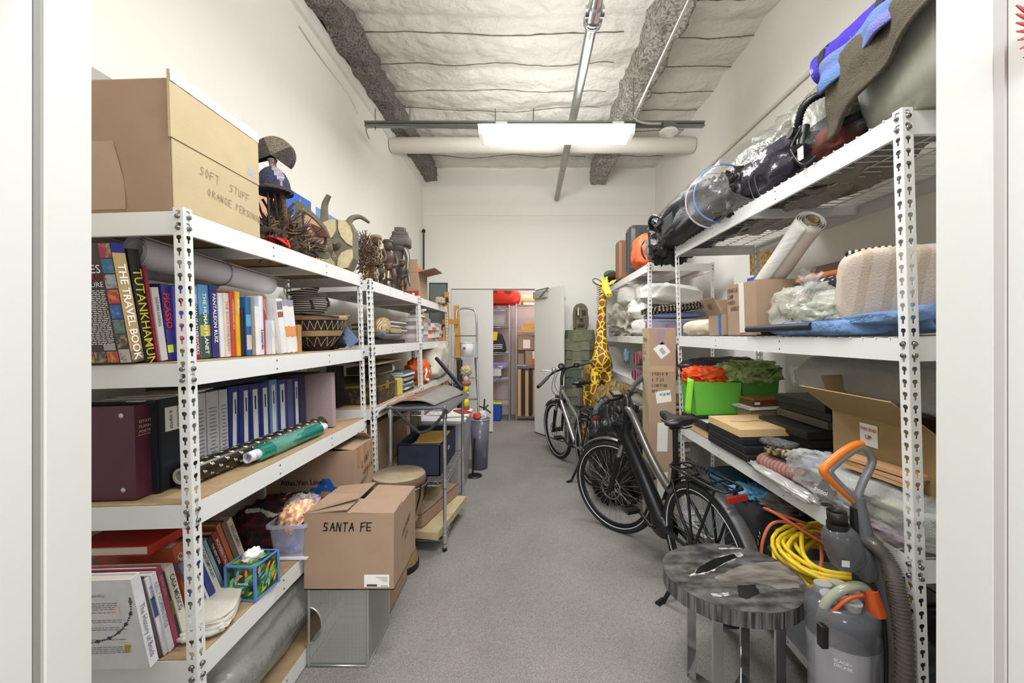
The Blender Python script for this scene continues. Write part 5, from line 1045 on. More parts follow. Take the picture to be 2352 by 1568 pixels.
t = T('stacked_totem', 'knobbly painted folk figure of yellow and white segments on the tub lid', 'figure', (-.655, 4.15, .70))
x_, y_ = -.655, 4.15
for i, (z0, z1, r_, m, n_) in enumerate(((.70, .73, .035, TW[3], 'base'), (.73, .81, .028, mat('yellow_paint', (222, 200, 30), .5), 'yellow_segment'), (.81, .89, .026, mat('white_paint_seg', (222, 216, 204), .5), 'white_segment'), (.89, .95, .03, mat('yellow_paint', (222, 200, 30), .5), 'yellow_segment'), (1.0, 1.06, .024, mat('white_paint_seg', (222, 216, 204), .5), 'white_segment'))):
    MB().lathe([(0, z0), (r_, z0), (r_*1.05, (z0+z1)/2), (r_, z1), (0, z1)], (x_, y_, 0), 18).build(n_, m, t)
MB().blob((x_, y_, .975), (.048, .048, .032), 1, .1, 3, 2).build('brown_ball', mat('rust_ball', (150, 92, 76), .8), t); MB().blob((x_, y_, 1.10), (.052, .05, .05), 1, .3, 3, 7, 30, 20).build('shaggy_head', mat('shaggy_cream', (190, 170, 136), .95, bump=(60, 1)), t)
t = T('clear_hamper', 'tall smoky translucent bin full of odds and ends beyond the tub', 'bin', (-.555, 4.40, 0))
MB().lathe([(0, .005), (.085, .005), (.11, .55), (.106, .55), (.08, .01)], (-.545, 4.42, 0), 30).build('body', mat('smoky_plastic', (120, 120, 134), .2, alpha=.65), t); MB().lathe([(.112, .545), (.118, .55), (.112, .556)], (-.545, 4.42, 0), 30).build('rim', CLR, t)
S(MB().blob((-.545, 4.42, .30), (.075, .075, .26), .7, .2, 2, 4), 'bin_liner', mat('grey_liner', (110, 110, 126), .3, alpha=.8), 'crinkled liner bag inside the smoky bin', 'bag')
S(MB().blob((-.57, 4.39, .58), (.04, .04, .035), .8, .2, 2, 4), 'red_toy', mat('tomato_red', (206, 60, 40), .6), 'red rounded thing on top in the smoky bin', 'toy')
S(MB().blob((-.51, 4.41, .59), (.04, .045, .05), .8, .3, 2, 5), 'white_bag', mat('cream_wrap', (216, 210, 200), .6), 'cream crumpled wrap on top in the smoky bin', 'bag')
mb = MB()
for a, b in (((0, 0, 0), (.01, 0, .13)), ((.0, 0, .04), (.08, -.02, -.02)), ((0, 0, .03), (-.05, 0, .05)), ((0, 0, .02), (.05, .02, .06))): mb.tube([Vector(a)+Vector((-.50, 4.40, .64)), Vector(b)+Vector((-.50, 4.40, .64))], .009, 6)
S(mb, 'black_fan_blades', BLACKM, 'black spiky stick object poking out of the smoky bin', 'gadget')
t = T('stand_base', 'small black round-footed stand leaning by the smoky bin', 'stand', (-.60, 4.18, 0)); MB().lathe([(0, .012), (.03, .012), (.085, .006), (.085, 0), (0, 0)], (-.575, 4.17, 0), 24).build('foot', BLACK, t); MB().cyl((-.59, 4.17, .01), (-.565, 4.15, .40), .010, 8).build('pole', BLACK, t)
# leaning black bar, tripod, black roll on the pad
S(MB().tube([P(1002, 822, .0040), P(1062, 892, .0037)], .018, 4), 'black_bar', mat('navy_black', (34, 34, 44), .5), 'long black flat bar leaning diagonally over the cart', 'bar')
mb = MB(); o = P(1040, 895, .00385)
for v in ((-.04, 0, .07), (.03, .02, .09), (.05, -.02, .02), (-.02, 0, -.04)): mb.tube([o, o+Vector(v)], .008, 6)
mb.blob(tuple(o+Vector((0, 0, .01))), (.03, .03, .04), .8, .3, 3, 3); S(mb, 'camera_tripod', BLACK, 'small folded black tripod at the foot of the leaning bar', 'tripod')
S(MB().cyl((-.86, 4.95, 0.0), (-.86, 4.95, 1.17), .035, 16), 'black_roll', mat('black_vinyl', (40, 40, 46), .5), 'upright black roll beside the easel', 'roll')
# ---- easel and board
EW = mat('easel_wood', (190, 132, 50), .45, var=(12, .12))
t = T('easel', 'honey-coloured wooden artist easel at the end of the left shelving', 'easel', (-.95, 5.3, 0))
MB().ob(FR((-.925, 5.28, .95), rx=D(-3), ry=D(-3)), .07, .03, 1.85).build('mast', EW, t)
MB().ob(FR((-1.115, 5.40, 1.03)), .055, .03, 2.06).build('rear_post', EW, t)
MB().box(-1.14, -.93, 5.24, 5.27, 1.62, 1.685).build('crossbar', EW, t); MB().box(-1.16, -.80, 5.2, 5.26, .70, .75).build('tray', EW, t)
MB().ob(FR((-.90, 5.255, .78)), .09, .04, .22).build('height_block', mat('easel_dark', (130, 84, 44), .5), t)
t = T('framed_board', 'grey-green framed board standing behind the far left shelving', 'board', (-1.25, 5.5, 1.6)); MB().box(-1.36, -1.13, 5.47, 5.49, 1.60, 2.18).build('panel', mat('slate_green', (98, 108, 104), .4), t)
mb = MB(); 
for a in ((-1.37, -1.36, 1.6, 2.19), (-1.13, -1.12, 1.6, 2.19), (-1.37, -1.12, 2.18, 2.195), (-1.37, -1.12, 1.59, 1.6)): mb.box(a[0], a[1], 5.46, 5.495, a[2], a[3])
mb.build('frame', mat('dark_frame', (60, 64, 62), .5), t); MB().box(-1.30, -1.18, 5.49, 5.5, 0, 1.6).build('support', EW, t)
# ---- stepladder
AL = mat('aluminium', (196, 198, 202), .3, .9)
t = T('step_ladder', 'aluminium stepladder with rounded top rail in front of the closed door leaf', 'ladder', (-.83, 5.4, 0))
lx0, lx1, yy = -.98, -.70, 5.30
MB().tube(bez([(lx0-.04, yy-.2, 0), (lx0, yy, 1.1), (lx0+.01, yy, 1.70), (lx0+.05, yy+.01, 1.82), (lx1-.06, yy+.01, 1.82), (lx1, yy, 1.70), (lx1+.01, yy, 1.1), (lx1+.07, yy-.2, 0)], 8), .014, 10).build('front_rail', AL, t)
for x in (lx0+.03, lx1-.02): MB().tube([(x, yy+.02, 1.2), (x+(.02 if x > -.85 else -.02), yy+.45, .0)], .012, 8).build('rear_leg', AL, t)
for z, d in ((1.18, .2), (.90, .1), (.62, .1), (.34, .1)): MB().box(lx0-.02, lx1+.02, yy-.06-d/2+(.06-.0*z), yy+.02+.02, z, z+.018).build('step', AL, t)
MB().box(lx0, lx1, yy-.012, yy+.012, 1.46, 1.475).build('crossbar', mat('dark_clip', (90, 92, 96), .5), t)
mb = MB(); mb.lathe([(0, 0), (.075, 0), (.09, .17), (0, .17)], (-.82, yy+.0, 1.20), 24); t2 = T('paint_bucket', 'white bucket with a small red label on the ladder platform', 'bucket', (-.82, yy, 1.2)); mb.build('body', mat('white_bucket', (222, 222, 226), .4), t2); MB().box(-.86, -.83, yy-.095, yy-.088, 1.29, 1.32).build('red_label', mat('brick_label', (160, 70, 50), .6), t2); MB().lathe([(.094, .17), (.098, .18), (0, .185)], (-.82, yy, 1.2), 24).build('lid', mat('white_bucket', (222, 222, 226), .4), t2)
# ================================================================ closet behind the open door
def rack(label, x0, x1, y0, y1, zs, h):
    t = T('wire_rack', label, 'shelving', ((x0+x1)/2, (y0+y1)/2, 0))
    for x in (x0, x1):
        for y in (y0, y1): MB().tube([(x, y, 0), (x, y, h)], .0125, 10).build('post', CH2, t)
    for z in zs:
        mb = MB()
        for dz in (0, -.032): mb.tube([(x0, y0, z+dz), (x1, y0, z+dz), (x1, y1, z+dz), (x0, y1, z+dz)], .003, 6, True)
        n = int((x1-x0)/.03); mb.tube([(x0+(x1-x0)*i/n, y0, z-.032*(i % 2)) for i in range(n+1)], .002, 5)
        for i in range(10): y = y0+(y1-y0)*i/9; mb.tube([(x0, y, z), (x1, y, z)], .002, 5)
        mb.build('wire_shelf', CH2, t)
kx = .0075
rack('chrome wire rack at the left inside the closet', -.98, -.34, 6.86, 7.3, (.30, .72, 1.18, 1.64, 1.98), 2.0)
rack('chrome wire rack at the right inside the closet', -.22, .55, 6.86, 7.3, (.08, .95, 1.52, 2.0), 2.02)
t = T('duffel_bag', 'bright red duffel bag on top of the left closet rack', 'bag', (-.65, 7.05, 2.02))
MB().blob((-.55, 7.05, 2.14), (.38, .2, .135), .45, .05, 3, 2, 44, 26).build('body', mat('red_nylon', (226, 54, 34), .5), t)
for x in (-.60, -.36): MB().box(x-.06, x+.06, 6.842, 6.852, 2.20, 2.235).build('strap', mat('olive_strap', (80, 84, 66), .8), t)
S(MB().cyl((-.14, 7.05, 2.10), (.3, 7.05, 2.10), .09, 18), 'kraft_roll', mat('kraft', (212, 160, 120), .7), 'thick kraft paper roll on the right closet rack', 'roll')
S(MB().box(-.12, .3, 6.9, 7.2, 2.006, 2.05)if False else MB().box(-.1, .35, 6.88, 6.94, 2.005, 2.045), 'white_box', PAPER, 'low white strip box under the kraft roll', 'box')
t, fr = tub('clear lidded bin of colourful things on the left closet rack', (-.62, 7.05, 1.645), .46, .36, .26, .02, CLP, CLR, name='storage_bin', cat='bin', lidm=CLR)
S(MB().blob((-.62, 7.05, 1.76), (.19, .14, .1), .5, .2, 2, 4), 'toy_pile', mat('toy_mix', (150, 180, 110), .6, pat=('noise', 14, (220, 160, 150), .52)), 'green and pink jumble inside the clear closet bin', 'toys')
t = T('black_tool_bag', 'black bag with a yellow flap on the left closet rack', 'bag', (-.6, 7.0, 1.185)); MB().prism([(-.80, 1.185), (-.40, 1.185), (-.42, 1.34), (-.48, 1.50), (-.68, 1.52), (-.77, 1.36)], 6.9, 7.15, 'xz').build('body', mat('black_nylon', (30, 28, 30), .6), t, bev=.02)
MB().prism([(-.68, 1.38), (-.56, 1.39), (-.54, 1.53), (-.66, 1.545)], 6.88, 6.9, 'xz').build('yellow_flap', mat('yellow_nylon', (226, 206, 30), .5), t)
mb = MB()
for i in range(3): mb.quad((-.70+.02*i, 6.896, 1.30-.03*i), (-.46, 6.896, 1.31-.03*i), (-.46, 6.896, 1.322-.03*i), (-.70+.02*i, 6.896, 1.312-.03*i))
mb.build('white_print', PAPER, t)
S(MB().blob((-.62, 7.05, .95), (.27, .17, .06), .5, .1, 2, 4), 'wrapped_blanket', mat('lilac_wrap', (140, 134, 170), .4), 'lilac plastic-wrapped blanket on the left closet rack', 'blanket')
for i, (z, c, lb) in enumerate(((.725, (90, 110, 160), 'blue flat file box at the bottom of the closet pile'), (.775, (220, 214, 206), 'white file box with a handle in the closet'), (.90, (226, 216, 200), 'cream box lid topping the closet file boxes'))): S(MB().box(-.82, -.50+.02*i, 6.88, 7.2, z, z+(.048, .12, .05)[i]), 'file_box', mat('filebox_%d' % i, c, .7), lb, 'box')
t = T('blue_crate', 'royal blue soft crate on the closet floor', 'crate', (-.62, 7.0, 0)); MB().box(-.80, -.48, 6.84, 7.1, 0.0, .30).build('body', mat('royal_blue', (30, 76, 176), .5), t, bev=.02); MB().box(-.82, -.46, 6.83, 7.11, .29, .32).build('yellow_trim', mat('lime_trim', (206, 210, 90), .5), t, bev=.01)
for i in range(6): S(MB(FR((-.02+.012*i, 7.02, 1.525+.028*i), rz=.04*(i % 3-1))).box(-.17+.01*i, .28, -.15, .15, 0, .026), 'kraft_envelope', mat('kraft_gold', (214, 166, 100), .7), 'kraft mailer, '+('lowest', 'second up', 'third up', 'fourth up', 'second from top', 'topmost')[i]+' in the pile on the right closet rack', 'mailer', 'kraft mailers stacked in the closet')
t = carton('shipping carton with upside-down lettering on the right closet rack', -.19, .35, 6.9, 7.2, 1.22, 1.49); mb = MB(); mb.text('ermide', (.25, 6.8985, 1.475), (-1, 0, 0), (0, 0, -1), .07, .02); mb.build('lettering', INK, t); MB().box(-.10, .02, 6.896, 6.8985, 1.25, 1.40).build('shipping_label', PAPER, t)
t = carton('lower shipping carton with an orange sticker on the right closet rack', -.06, .35, 6.9, 7.2, .955, 1.215); MB().box(.05, .3, 6.896, 6.8985, .965, 1.05).build('orange_sticker', mat('orange_sticker', (236, 96, 36), .6), t); MB().box(.06, .18, 6.896, 6.8985, 1.07, 1.2).build('shipping_label', PAPER, t)
for i in range(9): S(MB(FR((-.20+.065*i, 7.0, .082), ry=D(0 if i < 6 else -3))).box(.006, .06, -.12, .16, 0, .80-.01*(i % 3)), 'picture_frame', mat('panel_%d' % (i % 2), ((206, 160, 108), (38, 34, 36))[i % 2], .6), ('tan' if i % 2 == 0 else 'black')+' upright frame, '+('first', 'second', 'third', 'fourth', 'fifth', 'sixth', 'seventh', 'eighth', 'last')[i]+' from the left at the bottom of the closet rack', 'frame', ('tan', 'black')[i % 2]+' panels in the closet')
S(MB().box(-.19, -.09, 6.92, 7.1, .955, 1.16), 'grey_book_row', mat('beige_spines', (170, 150, 126), .7, pat=('stripex', (60, 0, 0), (120, 110, 104), .5)), 'short row of beige booklets left of the lower closet carton', 'booklets')
# ================================================================ right unit (near), contents
XF[0] = XRA
def kr(px, X, Z): return ky(px, X, Z, -.028)
ZA, ZB, ZC3, ZD = 2.138, 1.464, .804, .144
BLKC = mat('black_ballistic', (36, 36, 42), .55, bump=(90, .5)); LEA = mat('black_leather', (34, 33, 34), .28, bump=(9, .8, .03)); TARP = mat('grey_tarp', (158, 156, 146), .3, .2, bump=(6, 1, .07))
t = T('duffel_bag', 'black duffel bag with side pocket slumping off the far end of the top shelf', 'bag', (1.22, 2.9, ZA))
MB().blob((1.25, 2.80, ZA+.15), (.22, .46, .155), .6, .13, 2.2, 6, 48, 34).build('body', BLKC, t)
MB().blob((1.17, 3.22, ZA+.10), (.15, .09, .17), .65, .25, 3, 8, 34, 24).build('end_flap', LEA, t)
MB(FR((1.03, 2.88, ZA+.13), rx=.0)).box(-.012, .012, -.10, .12, -.07, .07).build('side_pocket', BLKC, t, bev=.01)
MB().tube(bez([(1.04, 3.02, ZA+.22), (1.00, 3.12, ZA+.27), (1.00, 3.22, ZA+.24), (1.06, 3.27, ZA+.16)], 6), .014, 6).build('handle', LEA, t)
MB().box(1.005, 1.02, 2.96, 3.10, ZA+.17, ZA+.20).build('strap', LEA, t)
t = T('zip_bag', 'big clear zip bag, mouth open, with black leather inside', 'plastic bag', (1.2, 2.2, ZA))
MB().surf(lambda u, v: (1.18+(.185+.02*math.sin(5*u*6.28)+.03*mnoise.noise(Vector((u*6, v*4, 0))))*math.cos(2*PI*u)-.02, 2.42-.46*v, ZA+.150+(.165+.02*mnoise.noise(Vector((u*6, v*5, 3))))*math.sin(2*PI*u)*(1-.1*v)), 40, 14, True).build('film', film('film_clear'), t)
for y, c in ((2.42, (206, 190, 206)), (2.30, (120, 150, 210))):
    MB().tube([(1.165+.19*math.cos(a), y+.02*math.sin(2*a), ZA+.150+.168*math.sin(a)) for a in [i*PI/16 for i in range(32)]], .006, 5, True).build('zip_strip', mat('zip_%d' % c[0], c, .4), t)
S(MB().blob((1.20, 2.22, ZA+.11), (.12, .13, .10), .75, .45, 2.2, 3, 50, 36), 'leather_jacket', LEA, 'shiny black leather bunched up inside the clear zip bag', 'jacket')
t = T('wrapped_bundle', 'dark violet-grey plastic-wrapped bundle tied with black cord', 'bundle', (1.27, 1.9, ZA))
MB().blob((1.27, 1.93, ZA+.115), (.15, .26, .115), .7, .14, 2, 5, 44, 30).build('body', mat('violet_black_plastic', (52, 50, 60), .22, bump=(12, .8, .02)), t)
for y in (1.92, 1.97): MB().tube(bez([(1.24, y, ZA+.24), (1.14, y-.01, ZA+.19), (1.11, y+.0, ZA+.09), (1.12, y-.02, ZA+.0)], 5), .004, 6).build('cord', BLACK, t)
S(MB().blob((1.46, 2.2, ZA+.22), (.19, .62, .22), .62, .2, 1.8, 9, 54, 36), 'silver_tarp', TARP, 'long crumpled silver-grey tarpaulin roll along the wall on the top shelf', 'tarpaulin')
S(MB().blob((1.42, 1.72, ZA+.22), (.17, .2, .23), .55, .12, 1.8, 12, 40, 30), 'grey_sack', mat('grey_film', (150, 148, 136), .3, alpha=.85, bump=(6, .8, .03)), 'tall upright grey translucent sack behind the scuba mesh bag', 'sack')
S(MB().blob((1.24, 2.42, ZA+.17), (.10, .12, .07), .6, .5, 2.4, 4, 44, 30), 'olive_cloth', mat('olive_lining', (112, 106, 80), .7), 'olive and tan crumpled lining poking out above the zip bag', 'cloth')
# mesh bag with dive gear
t = T('dive_gear_bag', 'black mesh bag of dive gear with a fat corrugated hose looping over it', 'bag', (1.2, 1.52, ZA))
MESHB = mat('black_mesh', (24, 24, 26), .5, alpha=.55)
MB().blob((1.215, 1.52, ZA+.075), (.10, .15, .08), .6, .1, 2, 3, 30, 22).build('mesh_bag', MESHB, t)
MB().blob((1.20, 1.53, ZA+.07), (.06, .07, .055), .8, .2, 2, 4).build('orange_content', mat('coral_orange', (190, 76, 44), .6), t)
hp = bez([(1.16, 1.66, ZA+.13), (1.12, 1.62, ZA+.20), (1.13, 1.58, ZA+.255), (1.20, 1.54, ZA+.275), (1.27, 1.48, ZA+.24), (1.28, 1.42, ZA+.17), (1.22, 1.40, ZA+.12), (1.15, 1.45, ZA+.10)], 12)
mb = MB(); mb.tube(hp, [.0165 if i % 2 else .0135 for i in range(len(hp))], 12); mb.build('corrugated_hose', BLACK, t)
MB().tube(bez([(1.10, 1.58, ZA+.15), (1.075, 1.60, ZA+.08), (1.09, 1.56, ZA+.0), (1.12, 1.52, ZA+.02)], 6), .005, 6).build('thin_hose', BLACK, t)
mb = MB(); mb.cyl((1.09, 1.63, ZA+.16), (1.16, 1.63, ZA+.14), .022, 14); mb.cyl((1.11, 1.60, ZA+.05), (1.13, 1.60, ZA+.17), .02, 12); mb.cyl((1.075, 1.60, ZA+.07), (1.13, 1.60, ZA+.09), .02, 14); mb.build('regulator', BLACK, t)
MB().box(1.085, 1.088, 1.55, 1.58, ZA+.02, ZA+.07).build('tag', PAPER, t)
# galvanised tub and towels
ZINC = mat('zinc', (176, 177, 164), .32, .35, var=(9, .15), bump=((12, 60, 12), .15))
t = T('galvanized_tub', 'large dull zinc tub at the near end of the top right shelf, towels draped over', 'tub', (1.42, 1.2, ZA+.004))
def rr(a, b, z, n=40, e=.45): return [(1.42+a*math.copysign(abs(math.cos(2*PI*i/n))**e, math.cos(2*PI*i/n)), 1.20+b*math.copysign(abs(math.sin(2*PI*i/n))**e, math.sin(2*PI*i/n)), z) for i in range(n)]
n = 40; L_ = [rr(.255, .20, ZA+.004), rr(.275, .225, ZA+.10), rr(.30, .245, ZA+.29)]; MB().add(sum(L_, []), [(j*n+i, j*n+(i+1) % n, (j+1)*n+(i+1) % n, (j+1)*n+i) for j in range(2) for i in range(n)]+[tuple(reversed(range(n)))], True).build('body', ZINC, t)
MB().tube(rr(.303, .248, ZA+.292), .009, 8, True).build('rolled_rim', ZINC, t)
TWB = mat('brown_terry', (92, 84, 68), .98, bump=(260, 1), var=(60, .15)); TWD = mat('tie_dye_terry', (92, 126, 176), .95, pat=('noise', 6, (112, 112, 178), .5), bump=(220, .8))
PUR = mat('purple_nylon', (62, 44, 168), .35, bump=(16, .7, .02))
def drape(x0, d0, d1, y0, y1, z, sd, w_=.09):
    def fn(u, v):
        y = y0+(y1-y0)*v; dp = d0+(d1-d0)*v; wv = .012*math.sin(v*14+sd)+.012*mnoise.noise(Vector((u*4, v*7, sd)))
        if u < .35: return (x0+w_*(1-u/.35)+.01, y, z+.012+wv*.5)
        q = (u-.35)/.65; return (x0-.012-.015*q+wv, y-.02*q, z+.012-dp*q)
    return fn
t = T('brown_towel', 'rough olive-brown towel hanging down the side of the zinc tub', 'towel', (1.1, 1.25, ZA+.1)); MB().surf(drape(1.115, .05, .28, 1.00, 1.455, ZA+.295, 1), 26, 44).build('towel', TWB, t, solid=.012)
t = T('tie_dye_towel', 'blue and lilac tie-dye towel over the brown one on the tub', 'towel', (1.12, 1.2, ZA+.3)); MB().surf(drape(1.122, .04, .13, 1.0, 1.47, ZA+.325, 4, .12), 24, 40).build('towel', TWD, t, solid=.010)
t = T('sleeping_roll', 'purple nylon roll with black bands lying on the towels', 'roll', (1.2, 1.3, ZA+.36)); c0_, c1_ = Vector((1.19, 1.58, ZA+.365)), Vector((1.25, 1.02, ZA+.40))
mb = MB(); mb.tube([c0_.lerp(c1_, i/30) for i in range(31)], [.066*(.75 if i in (0, 30) else 1)+.006*mnoise.noise(Vector((i*.7, 0, 0))) for i in range(31)], 24); mb.build('roll', PUR, t)
for f_ in (.10, .5): MB().tube([c0_.lerp(c1_, f_), c0_.lerp(c1_, f_+.05)], .0705, 24, cap=False).build('band', BLACKM, t)
# ---- middle shelf (eye level)
t = carton('carton marked A3 with a raised flap beside the taped carton', 1.14, 1.50, 2.34, 2.52, ZB+.004, ZB+.13, flaps=(('-x', .11, 25), ('+y', .1, 10)))
mb = MB(); mb.scrawl('A3', (1.113, 2.45, ZB+.165), (0, -1, 0), (-.4, 0, 1), .032, .006, 3); mb.build('handwriting', INK, t); MB().box(1.136, 1.139, 2.36, 2.385, ZB+.01, ZB+.13).build('blue_tape', mat('blue_tape', (40, 110, 190), .5), t)
t = carton('taped carton with handwriting holding a tall paper roll on the middle right shelf', 1.145, 1.60, 2.0, 2.29, ZB+.004, ZB+.285, flaps=(('+x', .1, 20),))
MB().box(1.141, 1.1445, 2.11, 2.155, ZB+.02, ZB+.285).build('tape', TAPEW, t)
mb = MB(); 
for i, s_ in enumerate(('FRAGILE', 'LAMP', 'PAPER', '+ BASKET')): mb.scrawl(s_, (1.1435, 2.275, ZB+.245-.034*i), (0, -1, 0), (0, 0, 1), .02, .003, i)
mb.build('handwriting', INK, t)
t = T('paper_roll', 'thick white paper roll on a tube leaning up out of the taped carton', 'paper roll', (1.2, 2.1, ZB+.1)); a_, b_ = Vector((1.29, 2.25, ZB+.21)), Vector((1.272, 1.77, 1.975))
q_ = (b_-a_).normalized(); s1 = q_.orthogonal().normalized(); s2 = q_.cross(s1)
MB().surf(lambda u, v: a_+(b_-a_)*v+(s1*math.cos(2*PI*3*u)+s2*math.sin(2*PI*3*u))*(.036+.028*u+.004*mnoise.noise(Vector((u*22, v*3, 0)))), 120, 24).build('paper', mat('ribbed_white_paper', (222, 220, 214), .8, bump=((3, 3, 90), .3)), t, solid=.001)
mb = MB(); mb.tube([a_, b_+q_*.01], .030, 24, cap=False); mb.tube([b_+q_*.01, a_], .024, 24, cap=False); mb.build('tube', mat('kraft_tube', (188, 170, 138), .8), t)
t = T('straw_bag', 'knotted clear bag stuffed with shredded packing straw', 'plastic bag', (1.24, 1.73, ZB))
MB().blob((1.235, 1.74, ZB+.105), (.115, .165, .108), .8, .2, 2.2, 4, 44, 30).build('film', film('film_straw', (228, 226, 212), .28), t)
MB().blob((1.235, 1.74, ZB+.09), (.095, .14, .085), .8, .25, 4, 8, 36, 26).build('shredded_straw', mat('straw_shred', (206, 200, 180), .9, bump=(90, 1.5, .02), pat=('noise', 60, (120, 112, 94), .55)), t)
mb = MB(); kn = Vector((1.19, 1.68, ZB+.20))
for i in range(9):
    a = 2*PI*i/9; mb.surf(lambda u, v: kn+Vector(((.012+.05*v)*math.cos(a+u*.9), (.012+.05*v)*math.sin(a+u*.9)*1.2, .075*v*(.5+.5*math.sin(a*2+1))+.01*math.sin(u*9))), 5, 5)
mb.build('knot', film('film_clear'), t)
S(MB().blob((1.42, 1.72, ZB+.205), (.19, .22, .045), .55, .06, 2, 4, 40, 20, FR((0, 0, 0), rz=.1, rx=-.05)), 'ikat_pillow', mat('ikat_black', (206, 198, 180), .85, pat=('voro', (34, 34, 34), (26, 26, 32), .36)), 'black and cream patterned flat cushion lying behind the beige pillow', 'pillow')
S(MB().blob((1.44, 1.78, ZB+.26), (.17, .18, .022), .6, .06, 2, 4, 30, 16), 'rust_cloth', mat('rust_cloth', (170, 98, 44), .9, pat=('noise', 12, (200, 190, 170), .66)), 'rust orange cloth folded on top of the patterned cushion', 'cloth')
t = T('wrapped_cloth', 'ribbed grey and white cloth folded in clear film beside the straw bag', 'cloth', (1.22, 1.47, ZB+.08)); MB(FR((1.20, 1.50, ZB+.115), rx=.1)).blob((0, 0, 0), (.06, .10, .052), .4, .05, 3, 2, 40, 26).build('cloth', mat('grey_rib_cloth', (196, 196, 184), .85, pat=('stripez', (0, 0, 60), (130, 134, 124), .6)), t)
MB(FR((1.20, 1.50, ZB+.115), rx=.1)).blob((0, 0, 0), (.064, .105, .056), .4, .12, 3, 2, 40, 26).build('film', film('film_thin', (240, 242, 240), .08), t)
t = T('beige_pillow', 'plump beige striped pillow with a whipped black edge near the post', 'pillow', (1.3, 1.28, ZB+.07))
fr = FR((1.30, 1.33, ZB+.165), rz=D(-28), ry=D(0), rx=D(14)); PB = mat('beige_linen', (206, 190, 176), .9, pat=('stripex', (5, 0, 0), (192, 174, 154), .7, 1), bump=(160, .3))
MB(fr).blob((0, 0, 0), (.21, .048, .135), .36, .04, 1.5, 3, 50, 34).build('cushion', PB, t)
mb = MB(fr)
for i in range(44): mb.mi = i % 2; mb.blob((-.19+.38*i/43, 0, .128+.006*math.sin(i*.15)), (.0048, .008, .010), 1, 0, 1, 1, 8, 6)
mb.build('whipped_edge', [BLACKM, mat('cream_cord', (220, 210, 196), .8)], t)
S(MB(FR((1.40, 1.24, ZB+.10), rx=.1)).blob((0, 0, 0), (.11, .03, .095), .9, .03, 2, 2, 34, 24), 'round_cushion', mat('pale_pink_plush', (220, 212, 212), .9), 'round pale cushion leaning in front of the beige pillow', 'cushion')
S(MB(FR((1.11, 1.78, ZB+.036))).tube([(.0, .24, 0), (.0, -.22, .005)], .016, 12), 'black_pole', mat('navy_black', (34, 34, 44), .5), 'black padded pole lying on the middle right shelf edge', 'pole')
S(MB().box(1.13, 1.17, 1.88, 1.94, ZB+.002, ZB+.022), 'black_block', BLACKM, 'small black block under the padded pole', 'block')
QB = mat('quilted_blue', (112, 144, 190), .8, bump=(34, .9, .02), var=(7, .1))
t = T('moving_blanket', 'blue quilted moving blanket folded flat along the middle right shelf', 'blanket', (1.25, 1.6, ZB)); MB(FR((1.26, 1.60, ZB+.034))).blob((0, 0, 0), (.15, .30, .033), .45, .05, 2, 4, 50, 16).build('fold', QB, t)
MB(FR((1.27, 1.36, ZB+.058), rx=-.04)).blob((0, 0, 0), (.15, .16, .022), .45, .06, 2, 6, 44, 14).build('fold', QB, t)
t = T('rolled_blanket', 'blue quilted blanket rolled up, its spiral end facing the doorway', 'blanket', (1.3, 1.26, ZB)); MB().surf(lambda u, v: (1.29+(.012+.036*u)*1.5*math.cos(2*PI*2.6*u), 1.205+.10*v, ZB+.052+(.012+.036*u)*math.sin(2*PI*2.6*u)), 90, 6).build('spiral', QB, t, solid=.012)
t = T('green_film_bag', 'pale green-tinted crumpled film bag on the blue blanket', 'plastic bag', (1.17, 1.5, ZB+.06)); MB().blob((1.17, 1.56, ZB+.095), (.05, .11, .035), .6, .4, 3, 8, 40, 26).build('film', film('film_green', (226, 232, 212), .3), t)
S(MB().blob((1.30, 2.80, ZB+.055), (.17, .20, .058), .62, .07, 2, 3, 40, 22), 'cream_cushion', mat('cream_satin', (226, 216, 192), .45, bump=(12, .5)), 'cream satin cushion at the far end of the middle right shelf', 'cushion')
poster('poster of a desert peak under blue sky on the right wall between the units', 3.05, 3.45, 1.66, 1.94, 1.905, 'temple', side=-1)
poster('golden foliage poster on the right wall above the desert peak one', 3.05, 3.40, 1.96, 2.2, 1.905, 'leaf', side=-1)
# ---- third shelf (z .80)
PB_ = mat('pale_wood', (218, 184, 136), .6, var=((12), .06)); BF = mat('black_frame', (34, 34, 36), .5, var=(20, .1))
for i in range(3): S(MB().box(1.115+.006*i, 1.46+.01*i, 2.06+.035*i, 2.52+.012*i, ZC3+.004+.036*i, ZC3+.038+.036*i), 'flat_black_case', BF, ('lowest', 'middle', 'top')[i]+' flat black case in the stack under the pale wood slab', 'case', 'flat black cases under the slab', bev=.002)
t = T('wood_slab', 'pale wooden panel with hanging wire on top of the black cases', 'panel', (1.29, 2.3, ZC3+.114)); MB().box(1.125, 1.45, 2.15, 2.53, ZC3+.114, ZC3+.156).build('panel', PB_, t, bev=.0015)
MB().tube(bez([(1.18, 2.36, ZC3+.158), (1.25, 2.32, ZC3+.160), (1.32, 2.34, ZC3+.16), (1.42, 2.30, ZC3+.158)], 6), .0015, 5).build('hanging_wire', STEEL, t)
S(MB().box(1.125, 1.50, 2.56, 2.95, ZC3+.004, ZC3+.05), 'wood_board', PB_, 'pale wooden board under the white framed tray', 'board')
t = T('framed_tray', 'white panel in a black frame, lying flat before the green bins', 'frame', (1.3, 2.75, ZC3+.052)); MB().box(1.135, 1.49, 2.57, 2.94, ZC3+.075, ZC3+.085).build('panel', mat('white_laminate', (214, 216, 212), .4), t)
